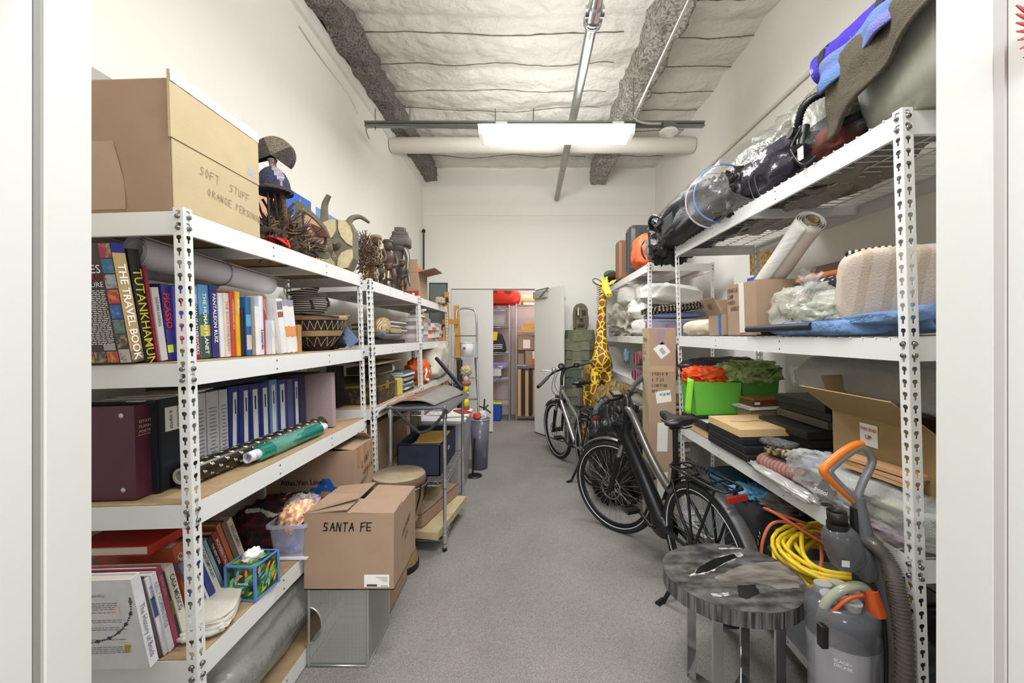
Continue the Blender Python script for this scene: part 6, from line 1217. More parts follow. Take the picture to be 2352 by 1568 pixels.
mb = MB(); mb.box(1.12, 1.135, 2.56, 2.95, ZC3+.051, ZC3+.10); mb.box(1.49, 1.505, 2.56, 2.95, ZC3+.051, ZC3+.10); mb.box(1.12, 1.505, 2.55, 2.562, ZC3+.051, ZC3+.10); mb.box(1.12, 1.505, 2.948, 2.96, ZC3+.051, ZC3+.10); mb.build('black_edge', BF, t)
GR = mat('lime_felt', (104, 186, 62), .8, bump=(200, .3)); GRD = mat('green_felt', (72, 140, 46), .8, bump=(200, .3))
for i, (x0, x1, m_) in enumerate(((1.135, 1.46, GR), (1.47, 1.72, GRD))):
    t = T('fabric_bin', ('lime green fabric bin with folded handle, holding orange cloth', 'darker green fabric bin beside the lime one, against the wall')[i], 'bin', ((x0+x1)/2, 2.88, ZC3+.11))
    mb = MB(); mb.add([(x0+.015, 2.77, ZC3+.11), (x1-.015, 2.77, ZC3+.11), (x1, 2.76, ZC3+.33), (x0, 2.76, ZC3+.345), (x0+.015, 2.98, ZC3+.11), (x1-.015, 2.98, ZC3+.11), (x1, 2.99, ZC3+.33), (x0, 2.99, ZC3+.345)], [(0, 1, 2, 3), (4, 5, 6, 7), (0, 4, 7, 3), (1, 5, 6, 2), (0, 1, 5, 4)]); mb.build('body', m_, t, solid=.006)
    if i == 0: MB().surf(lambda u, v: (1.135-.03*math.sin(u*3)-.03*v, 2.76+.05*u, ZC3+.36-.24*v+.02*u), 8, 10).build('handle', mat('lime_bright', (140, 214, 60), .7), t, solid=.006)
    else: MB().surf(lambda u, v: (1.62+.12*u, 2.76+.06*v, ZC3+.33+.09*u*(1-v*.3)), 8, 6).build('folded_side', m_, t, solid=.006)
S(MB().box(1.14, 1.7, 2.74, 2.97, ZC3+.101, ZC3+.108), 'thin_board', BF, 'thin dark board under the green bins', 'board')
S(MB().blob((1.25, 2.87, ZC3+.375), (.12, .10, .055), .75, .35, 2.5, 4, 44, 30), 'orange_stuff_sack', mat('blaze_orange', (226, 84, 20), .45, bump=(10, .6)), 'bright orange nylon cloth heaped in the lime bin', 'cloth')
S(MB().blob((1.55, 2.87, ZC3+.385), (.19, .11, .075), .6, .3, 2.2, 9, 50, 32), 'camouflage_cloth', mat('leafy_print', (172, 196, 122), .8, pat=('noise', 34, (92, 104, 72), .57)), 'pale green leaf-printed cloth heaped over the darker bin', 'cloth')
S(MB().blob((1.42, 2.99, ZC3+.40), (.28, .05, .09), .6, .12, 2, 9, 40, 26), 'dark_plastic_bag', mat('plum_plastic', (64, 54, 66), .3, bump=(10, .7)), 'dark plum plastic bag behind the orange cloth', 'plastic bag')
S(MB().box(1.28, 1.52, 2.48 + .06, 2.56, ZC3+.16, ZC3+.2) if False else MB().box(1.42, 1.62, 2.58, 2.74, ZC3+.102, ZC3+.18), 'tan_box', mat('tan_linen', (170, 150, 112), .8), 'tan box under the spiral notebook', 'box')
t = T('spiral_notebook', 'spiral-bound notebook under the small wooden box', 'notebook', (1.5, 2.6, ZC3+.18)); MB(FR((1.50, 2.62, ZC3+.185), rz=.1)).box(-.13, .13, -.10, .10, 0, .012).build('pages', PAPER, t)
mb = MB(FR((1.50, 2.62, ZC3+.191), rz=.1))
for i in range(18): mb.tube([(-.13+.007*math.cos(a), -.095+.19*i/17, .008*math.sin(a)) for a in [k*PI/4 for k in range(8)]], .0012, 4, True)
mb.build('spiral', BLACK, t)
t = T('wooden_box', 'small polished brown wooden box with a paper label on the notebook', 'box', (1.52, 2.62, ZC3+.2)); WB = mat('walnut', (104, 62, 34), .35, var=(14, .2)); MB(FR((1.52, 2.63, ZC3+.200), rz=.1)).box(-.10, .10, -.07, .07, 0, .035).build('body', WB, t, bev=.002); MB(FR((1.52, 2.63, ZC3+.237), rz=.1)).box(-.102, .102, -.072, .072, 0, .014).build('lid', mat('walnut_light', (140, 96, 56), .35), t, bev=.002); MB(FR((1.52, 2.63, ZC3+.200), rz=.1)).box(-.095, -.06, -.0725, -.0705, .012, .028).build('label', PAPER, t)
for i in range(7):
    z = ZC3+.004+.044*i; c = (BF, BF, BF, BF, mat('taupe_frame', (96, 88, 78), .6), BF, BF)[i]
    S(MB().box(1.47+.01*(i % 3)-(.10 if i < 4 else .0), 1.70, 1.99-.008*(i % 2), 2.40, z, z+.04), 'picture_frame', c, ('black frame at the bottom of the pile beside the open carton', 'black frame second from the bottom of the pile', 'black frame third from the bottom of the pile', 'black frame in the middle of the pile', 'taupe frame in the pile beside the open carton', 'black frame second from the top of the pile', 'topmost black frame of the pile beside the open carton')[i], 'frame', 'frames piled beside the open carton', bev=.002)
t = carton('big open carton with a red and white stay-upright sticker, flaps out', 1.24, 1.71, 1.22, 1.64, ZC3+.003, ZC3+.355, flaps=(('-x', .17, 52), ('+x', .2, 15), ('-y', .18, 60), ('+y', .15, 25)), m=mat('dull_cardboard', (152, 128, 88), .85, var=(8, .05), bump=((4, 4, 300), .06)))
MB().box(1.236, 1.2385, 1.425, 1.50, ZC3+.255, ZC3+.335).build('sticker', PAPER, t)
mb = MB(); mb.text('THIS END', (1.2348, 1.497, ZC3+.31), (0, -1, 0), (0, 0, 1), .0165, .012); mb.text('UP', (1.2348, 1.475, ZC3+.28), (0, -1, 0), (0, 0, 1), .022, .012); mb.build('lettering', RED, t)
S(MB().blob((1.50, 1.60, ZC3+.46), (.17, .50, .105), .62, .07, 1.6, 4, 60, 34), 'bubble_wrap', mat('bubble_wrap', (214, 212, 204), .2, alpha=.75, bump=(230, 1, .01)), 'long puffy roll of bubble wrap above the open carton', 'bubble wrap')
PLD = mat('plaid_wool', (142, 132, 112), .95, pat=('stripey', (0, 13, 0), (186, 70, 84), .72, 1), bump=(200, .6))
t = T('rolled_blanket', 'rolled plaid wool blanket in olive and rose', 'blanket', (1.18, 1.83, ZC3)); a_, b_ = Vector((1.165, 1.985, ZC3+.045)), Vector((1.195, 1.70, ZC3+.052))
MB().surf(lambda u, v: a_+(b_-a_)*v+Vector(((.008+.034*u)*1.35*math.cos(2*PI*3.2*u), 0, (.008+.034*u)*math.sin(2*PI*3.2*u))), 100, 10).build('spiral', PLD, t, solid=.009)
S(MB(FR((1.20, 1.87, ZC3+.115), rz=.2)).blob((0, 0, 0), (.06, .10, .022), .6, .15, 3, 4, 36, 18), 'printed_textile', mat('gold_black_print', (46, 40, 38), .9, pat=('noise', 45, (196, 170, 110), .56)), 'black and gold patterned cloth on the plaid roll', 'cloth')
S(MB(FR((1.19, 1.92, ZC3+.145), rz=.3)).blob((0, 0, 0), (.05, .08, .014), .6, .1, 3, 4, 30, 14), 'printed_textile', mat('grey_speckle', (110, 106, 104), .9, pat=('noise', 90, (60, 58, 58), .5)), 'grey speckled rolled cloth on top of the black and gold one', 'cloth')
S(MB(FR((1.115, 1.80, ZC3+.012), rx=.04, ry=-.1)).blob((0, 0, 0), (.03, .20, .012), .5, .2, 3, 6, 44, 14), 'foil_packet', mat('silver_film', (196, 192, 190), .2, .3, bump=(12, .8)), 'silvery film packet hanging at the shelf edge below the plaid roll', 'packet')
t = T('clear_film_bag', 'clear zip bag of small dark parts leaning on the plaid roll', 'plastic bag', (1.17, 1.6, ZC3+.08)); MB(FR((1.165, 1.64, ZC3+.125), rz=.15, rx=-.15)).blob((0, 0, 0), (.03, .115, .055), .5, .22, 3, 3, 40, 26).build('film', film('film_clear'), t)
S(MB(FR((1.175, 1.63, ZC3+.12), rz=.15)).blob((0, 0, 0), (.02, .07, .03), .7, .3, 3, 3), 'dark_parts', mat('slate_violet', (106, 104, 130), .6), 'violet-grey bits inside the clear zip bag on the third right shelf', 'parts')
for i, (z, y, rz) in enumerate(((.155, 1.38, .12), (.17, 1.375, .10), (.188, 1.36, .16))): S(MB(FR((1.20, y, ZC3+z+.02), rz=rz)).box(-.028, .028, -.12, .13, 0, .013), 'wood_stick', mat('cedar_strip', (206, 160, 116), .7), ('lowest', 'middle', 'top')[i]+' of the flat cedar strips by the near right post', 'stick', 'cedar strips by the near right post')
t = T('wrapped_textile', 'grey and yellow woven textile in clear plastic with a black maker label', 'textile', (1.24, 1.42, ZC3+.03))
MB().blob((1.255, 1.42, ZC3+.095), (.125, .27, .06), .6, .10, 2, 7, 54, 30).build('textile', mat('mesh_weave', (164, 166, 162), .85, pat=('noise', 7, (178, 180, 110), .6), bump=(220, .8)), t)
MB().blob((1.245, 1.43, ZC3+.092), (.142, .31, .068), .62, .18, 2.4, 7, 60, 34).build('film', film('film_thin', (240, 242, 240), .08), t)
MB().surf(lambda u, v: (1.105+.035*v-.004*math.sin(PI*u), 1.565-.085*u, ZC3+.055+.055*v), 8, 6).build('maker_label', mat('label_black', (44, 46, 46), .5), t)
mb = MB(); mb.text('moooi', (1.099, 1.56, ZC3+.062), (0, -1, -.0), (.4, 0, 1), .026, .004); mb.build('lettering', PAPER, t)
t = T('pink_blanket', 'soft pink blanket sealed in clear plastic at the near end of the third right shelf', 'blanket', (1.35, 1.3, ZC3)); MB().blob((1.34, 1.36, ZC3+.03), (.21, .16, .028), .6, .12, 2, 5, 44, 20).build('blanket', mat('pink_fleece', (216, 186, 198), .95, var=(9, .1)), t); MB().blob((1.34, 1.355, ZC3+.032), (.22, .165, .033), .6, .2, 2.4, 6, 44, 20).build('film', film('film_thin', (240, 242, 240), .08), t)
S(MB().blob((1.44, 1.28, ZC3+.10), (.18, .07, .05), .6, .12, 2, 9, 36, 22), 'mauve_blanket', mat('mauve_fleece', (168, 146, 144), .95, var=(9, .12)), 'mauve-brown fleece in film beyond the near right post', 'blanket')
# ---- bottom shelf
XF[0] = I4
FR2 = mat('frosted_grey', (178, 184, 190), .22, alpha=.6)
t, fr = tub('frosted storage bin with black rim overflowing with power cords', (1.33, 1.68, .15), .46, .42, .33, .03, FR2, BLACK, name='storage_bin', cat='bin')
S(MB().blob((1.33, 1.68, .30), (.17, .16, .13), .5, .25, 2, 4, 40, 26), 'blue_tarp', mat('blue_white_tarp', (196, 204, 210), .5, pat=('noise', 5, (96, 130, 170), .57)), 'blue and white crumpled tarp inside the frosted bin', 'tarp')
def coil(c, rx_, ry_, turns, r, seed, tilt, sp=.012, n=26):
    rd = random.Random(seed); pts = []
    for i in range(turns*n):
        a = 2*PI*i/n; k = i/n; q = 1+.22*math.sin(a*.37+seed)+.14*math.sin(a*1.7+k)
        pts.append(Vector(c)+Vector((rx_*q*math.cos(a), ry_*q*math.sin(a), sp*k+.03*math.sin(a+tilt)+.012*math.sin(2.3*a+k))))
    return pts
S(MB().tube(coil((1.29, 1.67, .465), .18, .17, 15, .0085, 2, .6, .0075), .0095, 8), 'extension_cord', mat('yellow_cord', (226, 196, 40), .45, var=(30, .12)), 'thick yellow extension cord coiled on the frosted bin', 'cord')
S(MB().tube(bez([(1.05, 1.80, .36), (1.08, 1.84, .52), (1.16, 1.86, .60), (1.28, 1.78, .585), (1.22, 1.66, .56), (1.12, 1.52, .515), (1.18, 1.44, .50), (1.32, 1.46, .53), (1.42, 1.60, .58), (1.30, 1.80, .60), (1.16, 1.94, .62), (1.15, 1.85, .64), (1.30, 1.62, .57), (1.45, 1.55, .56)], 12), .0075, 8), 'extension_cord', mat('orange_cord', (190, 98, 62), .5), 'orange extension cord tangled loosely over the yellow one', 'cord')
t = T('tote_bag', 'black tote bag with a metal clip and blue cloth on top, behind the bike rack', 'bag', (1.33, 2.15, .15))
MB().blob((1.33, 2.16, .36), (.19, .20, .215), .5, .12, 2, 4, 44, 30).build('body', mat('black_cloth', (32, 32, 36), .9), t); mb = MB(); mb.tube([(1.155+.004*math.cos(a), 2.0+.016*math.cos(a), .47+.02*math.sin(a)) for a in [k*PI/6 for k in range(12)]], .003, 6, True); mb.tube([(1.15, 2.0, .45), (1.148, 1.995, .42)], .004, 6); mb.build('clip', CHROME, t)
S(MB().blob((1.24, 2.22, .585), (.07, .09, .035), .7, .5, 2.5, 4, 40, 26), 'blue_cloth', mat('azure_cloth', (92, 158, 196), .8), 'light blue crumpled cloth on the black tote bag', 'cloth')
S(MB().blob((1.32, 2.10, .585), (.09, .09, .035), .8, .35, 2.2, 9, 36, 24), 'grey_cloth', mat('warm_grey_cloth', (120, 112, 106), .9), 'warm grey cloth on the black tote bag', 'cloth')
t, fr = tub('pale translucent bin behind the rear bicycle wheel', (1.40, 2.60, .15), .42, .34, .34, .02, FR2, CLR, name='storage_bin', cat='bin', lidm=CLR)
S(MB().blob((1.32, 2.58, .54), (.15, .16, .04), .6, .2, 2, 5), 'denim_cloth', mat('dark_teal_cloth', (36, 76, 98), .9), 'dark teal cloth on the pale translucent bin', 'cloth')
S(MB().blob((1.45, 1.34, .33), (.22, .12, .17), .6, .1, 2, 5, 36, 24), 'black_sack', mat('bin_bag_black', (26, 26, 28), .35, bump=(12, .6)), 'black sack on the bottom shelf at the near right', 'bag')
# ================================================================ far right unit contents
ZE, ZF, ZG, ZH = 2.143, 1.463, 1.003, .553
t = T('suitcase', 'black ribbed hard-shell suitcase standing on the far right top shelf', 'suitcase', (1.30, 4.55, ZE)); MB().box(1.12, 1.62, 4.42, 4.68, ZE+.02, ZE+.57).build('shell', mat('grey_black_shell', (66, 66, 68), .35), t, bev=.06)
mb = MB(); mb.box(1.114, 1.125, 4.545, 4.555, ZE+.08, ZE+.5); mb.box(1.13, 1.6, 4.416, 4.422, ZE+.12, ZE+.13); mb.build('seam', BLACK, t); MB().cyl((1.2, 4.5, ZE+.0), (1.2, 4.5, ZE+.03), .02, 10).build('wheel', BLACK, t); MB().cyl((1.5, 4.5, ZE+.0), (1.5, 4.5, ZE+.03), .02, 10).build('wheel', BLACK, t)
mb = MB()
for i in range(6): mb.box(1.24+.05*i, 1.25+.05*i, 4.412, 4.42, ZE+.1, ZE+.5)
mb.build('rib', mat('grey_black_shell', (66, 66, 68), .35), t)
t = T('backpack', 'orange and grey backpack lying in front of the black suitcase', 'backpack', (1.3, 3.95, ZE)); OG = mat('backpack_orange', (226, 100, 54), .6)
MB().blob((1.27, 4.06, ZE+.17), (.20, .20, .175), .6, .07, 2, 4, 44, 30).build('body', OG, t); MB().blob((1.27, 3.89, ZE+.17), (.13, .09, .125), .6, .08, 2, 4, 34, 24).build('front_pocket', mat('backpack_grey', (110, 106, 102), .7), t)
MB().tube([(1.27+.17*math.cos(a), 3.90+.02*math.sin(a), ZE+.165+.145*math.sin(a)) for a in [i*PI/14 for i in range(28)]], .008, 6, True).build('zipper', BLACKM, t); mb = MB(); mb.cyl((1.25, 3.79, ZE+.2), (1.25, 3.81, ZE+.2), .02, 14); mb.build('badge', PAPER, t); MB().box(1.21, 1.235, 3.785, 3.81, ZE+.07, ZE+.26).build('strap', mat('backpack_grey', (110, 106, 102), .7), t)
S(MB().box(1.09, 1.5, 4.86, 5.06, ZE+.004, ZE+.50), 'leather_case', mat('tan_leather', (140, 96, 70), .5), 'brown leather case edge-on behind the black suitcase', 'case', bev=.04)
for i, (px_, z, c, lb) in enumerate(((1.13, .05, (130, 30, 40), 'dark red cap on the far right top shelf'), (1.22, .06, (40, 60, 44), 'dark green cap among the hats on the far right'), (1.14, .15, (60, 130, 80), 'bright green cap topmost among the hats'), (1.14, .10, (70, 44, 36), 'brown cap on the far right top shelf'))):
    t = T('cap', lb, 'cap', (px_, 5.35+.12*i, ZE+z-.04)); c3 = (px_-.04, 5.7-.16*i, ZE+z); MB().blob(c3, (.085, .09, .055), .9, .05, 2, i, 24, 16).build('crown', cm(c, .9), t); MB().blob((c3[0]-.04, c3[1]-.08, c3[2]-.02), (.06, .06, .008), .8, 0, 2, i, 20, 8).build('brim', cm(c, .9), t)
def pillow(label, c, r, m, rz=0, rx=0, ry=0, name='pillow', cat='pillow', amp=.07, seed=3, g=None): return S(MB(FR(c, rz=rz, rx=rx, ry=ry)).blob((0, 0, 0), r, .55, amp, 2, seed, 44, 26), name, m, label, cat, g)
PW = mat('white_pillow', (226, 224, 216), .8, bump=(9, .5)); PO = mat('off_white_pillow', (200, 198, 190), .75, bump=(9, .6))
pillow('greyish pillow with a paper tag, upper left of the pillow pile', (1.30, 4.75, ZF+.46), (.20, .22, .13), PO, .3, 0, .2, seed=2)
S(MB(FR((1.18, 4.47, ZF+.36), rx=.2)).box(-.035, .035, -.002, .002, -.05, .05), 'paper_tag', PAPER, 'white paper tag dangling from the greyish pillow', 'tag')
pillow('grey-white pillow in the middle of the pillow pile', (1.36, 4.30, ZF+.43), (.20, .2, .12), PO, -.2, 0, .1, seed=5)
pillow('small white pillow below the tagged one', (1.30, 4.35, ZF+.26), (.19, .2, .10), PW, .2, 0, .3, seed=7)
pillow('plump bright white pillow on top of the folded blankets', (1.40, 3.95, ZF+.40), (.27, .19, .105), PW, .1, 0, .12, seed=9)
pillow('low white pillow at the shelf edge behind the tall carton', (1.32, 4.15, ZF+.09), (.20, .28, .09), PW, .1, 0, 0, seed=11)
pillow('pointed white pillow sticking out in the middle of the pile', (1.28, 4.2, ZF+.21), (.15, .22, .06), PW, .5, .1, .5, seed=13)
S(MB().blob((1.33, 5.15, ZF+.20), (.20, .48, .20), .6, .35, 3.2, 4, 70, 44), 'clear_film_bundle', film('film_cream', (220, 218, 200), .6, .2), 'big crumpled heap of clear packing film beside the giraffe', 'packing film')
BLK = mat('banded_blanket', (58, 54, 54), .9, pat=('stripex', (9, 0, 0), (198, 184, 156), .75, 1)); BLU = mat('blue_ikat', (44, 66, 124), .9, pat=('stripex', (42, 0, 0), (190, 196, 210), .72, 2))
pillow('folded black, tan and cream banded blanket under the white pillow', (1.42, 3.92, ZF+.275), (.27, .18, .038), BLK, .05, 0, -.12, name='folded_blanket', cat='blanket', amp=.15)
pillow('folded blue and white patterned blanket below the banded one', (1.43, 3.92, ZF+.20), (.26, .18, .030), BLU, .02, 0, -.05, name='folded_blanket', cat='blanket', amp=.1)
t, fr = tub('clear bin of lilac blankets on the far right middle shelf', (1.42, 3.92, ZF+.004), .54, .38, .155, .015, CLP, CLR, name='storage_bin', cat='bin')
S(MB().blob((1.42, 3.92, ZF+.08), (.25, .17, .07), .4, .12, 2, 4, 44, 24), 'lilac_blankets', mat('lilac_quilt', (136, 124, 176), .9, pat=('stripez', (0, 0, 30), (170, 130, 160), .7, 1)), 'lilac and rose striped bedding inside the clear bin', 'bedding')
ST = mat('maroon_stripe', (112, 30, 52), .95, pat=('stripey', (0, 32, 0), (60, 60, 84), .6, .8), bump=(200, .5))
for i, (c, r_) in enumerate((((1.28, 4.1, ZG+.235), .085), ((1.26, 4.1, ZG+.07), .07))): 
    t = T('rolled_textile', ('upper maroon striped textile roll tied with blue rags', 'lower maroon striped textile roll tied with blue rags')[i], 'textile roll', (c[0], c[1], c[2]-r_)); MB().tube([(c[0]-.19, c[1]-.05, c[2]), (c[0], c[1], c[2]), (c[0]+.25, c[1]+.03, c[2])], [r_*.8, r_, r_], 22).build('roll', mat('maroon_stripe_%d' % i, (112, 28, 48), .95, pat=('stripex', (22, 0, 3), (150, 120, 130), .68, 1.2), bump=(200, .5)), t)
    MB().tube([(c[0]-.06+.0*a, c[1]+(r_+.006)*math.cos(a), c[2]+(r_+.006)*math.sin(a)) for a in [k*PI/9 for k in range(18)]], .013, 6, True).build('rag_tie', mat('faded_blue_rag', (128, 156, 180), .9), t)
S(MB().blob((1.16, 4.72, ZG+.22), (.035, .03, .08), .8, .3, 3, 4), 'rag', mat('faded_blue_rag2', (120, 138, 152), .9), 'blue-grey rag hanging near the giraffe behind the unit post', 'rag')
S(MB().blob((1.22, 4.02, ZG-.03+.03), (.10, .08, .03), .8, .4, 3, 4), 'zebra_cloth', mat('zebra_cloth', (226, 222, 214), .9, pat=('noise', 14, (34, 32, 34), .58)), 'small black and white cloth under the striped rolls', 'cloth')
for j, (z0, n_, lb) in enumerate(((ZH+.005, 6, 'flat brown folder in the upper paper pile behind the tall carton'), (.149, 6, 'flat paper wrapper in the low paper pile behind the tall carton'))):
    rd = random.Random(j)
    for i in range(n_ if j == 0 else 7):
        z = z0+.052*i; S(MB(FR((1.30, 4.0, z), rz=rd.uniform(-.15, .15))).surf(lambda u, v: (-.26+.5*u+.02*mnoise.noise(Vector((u*3, v*3, i))), -.2+.4*v, .02*mnoise.noise(Vector((u*3, v*3, i+4)))+.015), 10, 10), 'paper_portfolio', mat('papers_%d' % (i % 3), ((196, 170, 128), (232, 228, 218), (150, 128, 96))[i % 3], .85), lb+', '+('lowest', 'second up', 'third up', 'fourth up', 'fifth up', 'sixth up', 'topmost')[i], 'papers', ('brown and white portfolios behind the tall carton', 'paper wrappers low behind the tall carton')[j], solid=.030)
carton('closed carton on the bottom shelf of the far right unit', 1.16, 1.62, 4.6, 5.2, .15, .50)
# ================================================================ floor, right side
XF[0] = I4
# giraffe
GY = mat('giraffe_hide', (236, 206, 66), .5, pat=('pebble', (13, 13, 11), (128, 80, 38), .075)); GYH = mat('giraffe_yellow', (238, 210, 80), .5); GBR = mat('giraffe_brown', (84, 56, 34), .8)
gx, gy = .87, 4.78
t = T('giraffe_statue', 'tall yellow and brown painted giraffe statue standing beside the far right shelving', 'statue', (gx, gy, 0))
mb = MB(); nk = [(gx+.005, gy+.12, .98, .12), (gx+.005, gy+.03, 1.10, .135), (gx+.0, gy-.02, 1.2, .115), (gx-.005, gy-.01, 1.32, .082), (gx-.005, gy, 1.48, .064), (gx+.0, gy, 1.66, .052), (gx+.01, gy-.01, 1.84, .046), (gx+.02, gy-.02, 1.98, .042)]
C_ = bez([n_[:3] for n_ in nk], 6); R_ = []
for i in range(len(C_)):
    k = min(i/6, len(nk)-1.001); j = int(k); R_.append(nk[j][3]+(nk[j+1][3]-nk[j][3])*(k-j))
mb.tube(C_, R_, 22); mb.build('neck', GY, t)
mb = MB(); mb.tube(bez([(gx, gy+.62, .90), (gx, gy+.40, 1.0), (gx, gy+.2, 1.04), (gx, gy, 1.04), (gx, gy-.07, 1.03)], 6), [.12, .13, .14, .145, .15, .155, .16, .16, .16, .16, .158, .155, .155, .15, .15, .145, .14, .14, .135, .13, .12, .11, .10, .08, .06][:25], 20); mb.build('body', GY, t)
for sx, yy_ in ((-1, -.02), (1, -.02), (-1, .55), (1, .55)):
    MB().tube(bez([(gx+sx*.07, gy+yy_, 1.04), (gx+sx*.095, gy+yy_-.01, .75), (gx+sx*.115, gy+yy_, .45), (gx+sx*.13, gy+yy_, .03)], 6), [.062-.0018*i for i in range(19)], 12).build('leg', GY, t)
    MB().tube([(gx+sx*.13, gy+yy_, 0), (gx+sx*.13, gy+yy_, .05)], [.04, .034], 12).build('hoof', GBR, t)
mb = MB(); hx_, hy_ = gx+.03, gy-.05
mb.tube(bez([(hx_-.005, hy_+.07, 2.07), (hx_, hy_+.01, 2.06), (hx_+.01, hy_-.07, 2.00), (hx_+.02, hy_-.13, 1.945), (hx_+.02, hy_-.15, 1.93)], 6), [.035, .045, .054, .06, .063, .064, .064, .062, .058, .053, .049, .046, .044, .043, .043, .043, .043, .042, .042, .041, .04, .038, .034, .026, .012], 18); mb.build('head', GYH, t)
for s_ in (-1, 1):
    MB().blob((hx_+s_*.018+.02, hy_-.17, 1.942), (.006, .006, .008), 1, 0, 1, 1, 10, 8).build('nostril', GBR, t); MB().blob((hx_+s_*.05, hy_-.035, 2.055), (.012, .016, .014), 1, 0, 1, 1, 12, 8).build('eye', BLACK, t)
    MB().tube([(hx_+s_*.022, hy_+.02, 2.10), (hx_+s_*.027, hy_+.02, 2.17)], [.011, .015], 10).build('horn', GYH, t)
    ex = Vector((hx_+s_*.05, hy_+.02, 2.075)); tip = Vector((hx_+s_*.135, hy_+.0, 2.13)) if s_ > 0 else Vector((hx_-.125, hy_+.0, 2.125))
    if s_ > 0: MB().tube([ex, ex.lerp(tip, .5), tip], [.012, .024, .006], 10).build('ear', GYH, t)
    else:
        MB().tube([ex, ex.lerp(tip, .5), tip], [.012, .026, .012], 10).build('ear', mat('ear_grey', (206, 200, 186), .7), t)
        MB().tube([ex.lerp(tip, .55)+Vector((.055*math.cos(a), -.026, .035*math.sin(a)+.35*.055*-math.cos(a))) for a in [k*PI/8 for k in range(16)]], .005, 6, True).build('ear_outline', GBR, t)
mb = MB()
for i in range(34):
    z = 1.25+.8*i/33; yb_ = gy+.05+.02*math.sin(i); mb.tube([(gx-.01, yb_-.02, z), (gx-.045, yb_+.035, z+.02)], [.006, .002], 5)
mb.build('mane', GBR, t)
# straw animal hump
S(MB().blob((.90, 4.22, .50), (.24, .24, .46), .85, .10, 2.4, 4, 50, 40), 'straw_figure', mat('straw_hide', (176, 146, 84), .95, pat=('noise', (50, 50, 14), (106, 84, 48), .5), bump=((90, 90, 20), 1, .03)), 'round-backed straw covered figure in front of the giraffe', 'figure')
# carved head figure with leaf-shingled body
t = T('shingled_figure', 'big figure with carved wooden head and body of green-grey overlapping leaf shingles', 'statue', (.71, 5.72, 0))
mb = MB(); rd = random.Random(5); SM = [mat('shingle_%d' % i, c, .85, var=(14, .2), bump=((60, 60, 10), .5)) for i, c in enumerate(((96, 104, 80), (112, 112, 88), (82, 92, 78), (122, 124, 104)))]
rows = 12
for r_i in range(rows):
    z1_ = 1.55-.128*r_i; w_ = .235 if r_i else .20
    for c_i in range(6):
        a0 = -PI*.95+PI*.9*c_i/6; a1 = a0+PI*.9/6*1.05; off = .012*(rows-r_i)*.2+.006*(c_i % 2); mb.mi = rd.randrange(4)
        q = lambda a, rr, z: (.725+(w_*rr)*math.cos(a)*1.05, 5.72+(.16*rr)*math.sin(a), z)
        zz = z1_-.15-rd.uniform(0, .02); mb.add([q(a0, 1, z1_), q(a1, 1, z1_), q(a1, 1.09, zz), q(a0, 1.09, zz), q(a0, .97, z1_), q(a1, .97, z1_), q(a1, 1.05, zz), q(a0, 1.05, zz)], [(0, 1, 2, 3), (4, 5, 6, 7), (3, 2, 6, 7), (0, 3, 7, 4), (1, 2, 6, 5)])
mb.build('shingled_body', SM, t)
MB().tube([(.725, 5.74, 0), (.725, 5.74, 1.53), (.725, 5.74, 1.55)], [.12, .13, .05], 20).build('core', mat('core_dark', (52, 50, 42), .9), t)
CWD = mat('carved_lichen_wood', (104, 96, 76), .85, var=(22, .3), bump=(40, .6)); fr = FR((.725, 5.60, 1.55))
mb = MB(fr); mb.prism([(-.10, .05), (-.085, -.02), (.085, -.02), (.10, .05), (.105, .22), (.09, .32), (.05, .365), (0, .375), (-.05, .365), (-.09, .32), (-.105, .22)], -.02, .06, 'xz'); mb.build('head', CWD, t, bev=.012)
mb = MB(fr); mb.box(-.10, .10, -.045, -.02, .265, .295); mb.build('brow', CWD, t, bev=.006); MB(fr).tube([(0, -.035, .27), (0, -.07, .15)], [.014, .024], 10).build('nose', CWD, t)
for s_ in (-1, 1):
    MB(fr).box(s_*.05-.022, s_*.05+.022, -.024, -.018, .20, .25).build('eye_hollow', BLACKM, t); MB(fr).tube([(s_*.075, -.03, .30), (s_*.09, -.035, .16), (s_*.085, -.03, .03)], [.012, .022, .02], 10).build('side_tress', CWD, t)
MB(fr).tube([(-.035, -.05, .31), (-.04, -.055, .2)], [.012, .016], 10).build('ridge', mat('bone', (190, 176, 146), .6), t)
MB(fr).box(-.045, .045, -.045, -.018, .045, .085).build('mouth', mat('mouth_dark', (58, 50, 40), .8), t, bev=.006)
# black wrapped bundle
WR2 = mat('black_wrap', (40, 40, 42), .18, bump=(11, 1, .04))
S(MB().blob((.80, 3.62, .42), (.21, .24, .43), .75, .22, 2.6, 5, 70, 50), 'wrapped_bundle', WR2, 'tall bundle in shiny crumpled black plastic between the two bicycles', 'bundle')
S(MB().blob((.98, 3.70, .62), (.15, .15, .27), .85, .05, 2, 5, 44, 34), 'clear_dome_bag', film('film_smoke', (150, 150, 150), .35), 'smoky clear rounded plastic bag behind the shiny black bundle', 'plastic bag')
